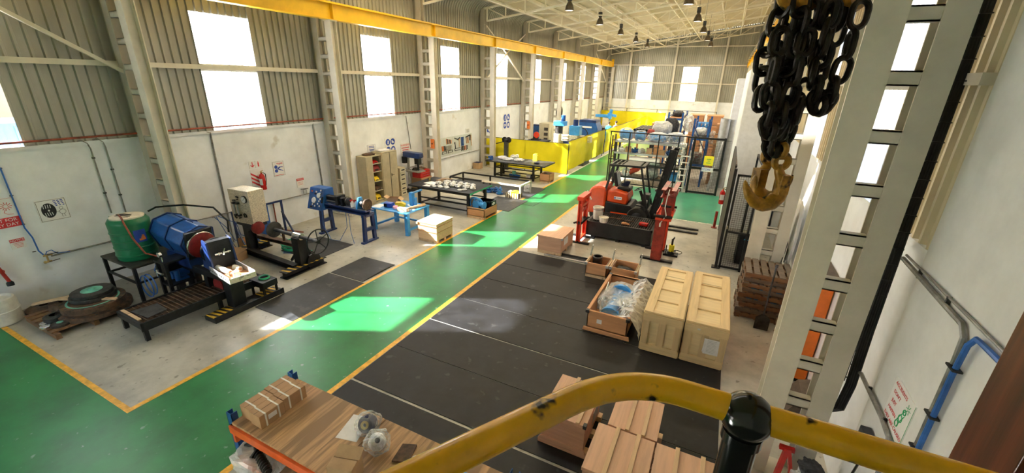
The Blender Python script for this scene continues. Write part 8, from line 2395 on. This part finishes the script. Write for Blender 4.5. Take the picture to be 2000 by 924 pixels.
for k in range(8):
    dx, dy = 0.021 * (k % 4), 0.03 * (k // 4)
    B().tube([(1.80 + dx, 5.40 + dy, 6.3), (1.80 + dx, 5.38 + dy, 3.4), (1.80 + dx, 5.33 + dy, 2.2), (1.80 + dx, 5.27 + dy, 1.5), (1.78 + dx, 5.28 + dy, 1.15), (1.70 + dx * 0.5, 5.42 + dy, 0.95), (1.55, 5.6 + dy, 0.85)], 0.017, 8).o('cable', 'black_steel', t)
b = B()
for k in range(26):
    b.box(1.78, 5.33, 1.55 + 0.18 * k, 1.87, 5.345, 1.56 + 0.18 * k)
b.bar((1.78, 5.34, 1.5), (1.78, 5.42, 6.2), 0.008).bar((1.87, 5.34, 1.5), (1.87, 5.42, 6.2), 0.008)
b.o('wire_tray', 'black_steel', t)
t = T('conduit', 'grey double conduit running level along the near right wall', 'conduit', (1.90, 0, 0))
B().tube([(-0.01, 5.3, 3.135), (-0.012, 3.2, 3.12)], 0.012, 8).o('upper_pipe', 'conduit', t)
B().tube([(-0.02, 5.32, 3.09), (-0.02, 4.4, 3.06), (-0.02, 3.98, 3.05), (-0.02, 3.90, 2.98), (-0.02, 3.88, 2.80), (-0.015, 3.84, 1.0)], 0.022, 8).o('lower_pipe', 'conduit', t)
for y in (4.9, 4.3):
    B().cb((-0.01, y, 3.09), (0.03, 0.02, 0.09)).o('clip', 'dark_steel', t)
t = T('blue_hose', 'bright blue hose clipped down the near right wall', 'hose', (1.90, 0, 0))
B().tube([(-0.02, 3.3, 3.06), (-0.025, 3.6, 3.06), (-0.03, 3.74, 3.06), (-0.03, 3.80, 2.97), (-0.03, 3.815, 2.7), (-0.03, 3.80, 1.9), (-0.03, 3.78, 1.0)], 0.02, 8).o('hose_run', 'hose_blue', t)
for z in (2.75, 2.3, 1.95):
    B().cb((-0.03, 3.83, z), (0.06, 0.12, 0.015)).o('clip', 'black_steel', t)
t = T('conduit', 'short grey conduit from the cable bundle to the wall box', 'conduit', (1.90, 0, 0))
B().tube([(-0.03, 5.34, 1.66), (-0.03, 5.25, 1.70), (-0.03, 4.5, 1.71), (-0.03, 4.25, 1.68), (-0.03, 4.18, 1.58), (-0.03, 4.17, 1.2)], 0.022, 8).o('run', 'conduit', t)
for y in (4.95, 4.45):
    B().cb((-0.02, y, 1.705), (0.03, 0.02, 0.07)).o('clip', 'dark_steel', t)
t = T('wall_box', 'small grey box with dangling cable on the near right wall', 'box', (1.90, 4.55, 1.30))
B().box(-0.09, -0.12, 0, 0.0, 0.12, 0.14).o('body', 'dark_steel', t, bev=0.006)
B().box(-0.094, -0.10, 0.05, -0.09, 0.02, 0.12).o('cover', 'galv', t)
B().tube([(-0.05, -0.05, 0), (-0.06, -0.06, -0.2), (-0.05, 0.0, -0.4), (-0.04, 0.02, -0.6)], 0.012, 6).o('cable', 'black_gloss', t)
t = T('orange_cupboard', 'bright orange steel cupboard with brown top seen through the column', 'cupboard', (1.72, 7.42, 0))
B().box(0, 0, 0.05, 0.26, 1.0, 1.95).o('body', 'door_orange', t, bev=0.01)
B().box(-0.02, -0.03, 1.95, 0.27, 1.03, 2.0).o('top', 'brown_board', t)
B().box(-0.005, 0.02, 0.10, 0.0, 0.49, 1.92).box(-0.005, 0.51, 0.10, 0.0, 0.98, 1.92).o('door', 'door_orange', t)
B().box(-0.03, 0.44, 1.05, -0.005, 0.47, 1.18).o('handle', 'black_steel', t)
B().box(0, 0, 0, 0.26, 1.0, 0.05).o('plinth', 'black_steel', t)
tag(B().prism([(1.55, 0.0), (1.97, 0.0), (1.97, 0.45), (1.75, 0.38)], 6.4, 6.9, 'y').o('cardboard_sheet', 'brown_board'), 'brown board leaning on the right wall below the orange cupboard', 'board')
t = T('red_trestle', 'bright red angled steel leg at the foot of the big right column', 'stand', (1.30, 4.60, 0))
B().bar((-0.05, 0.1, 0), (0.08, 0.42, 0.55), 0.09, 0.05, (1, 0, 0)).bar((0.22, 0.1, 0), (0.10, 0.42, 0.55), 0.06, 0.04, (1, 0, 0)).o('leg', 'red_gloss', t)
B().box(0.0, 0.40, 0.53, 0.16, 0.45, 0.58).o('beam', 'red_gloss', t)
tag(B(Matrix.Translation((1.64, 4.72, 0))).blob((0, 0, 0.26), (0.44, 0.6, 0.52), 51, 0.25, 12).o('plastic_wrap', 'film_thick'), 'heap of clear plastic wrap on the floor by the right column', 'plastic')
tag(B(Matrix.Translation((1.60, 4.80, 0.50))).blob((0, 0, 0.05), (0.24, 0.30, 0.11), 52, 0.35, 12).o('rag', 'rag'), 'dark crumpled rag lying on the clear plastic heap', 'rag')
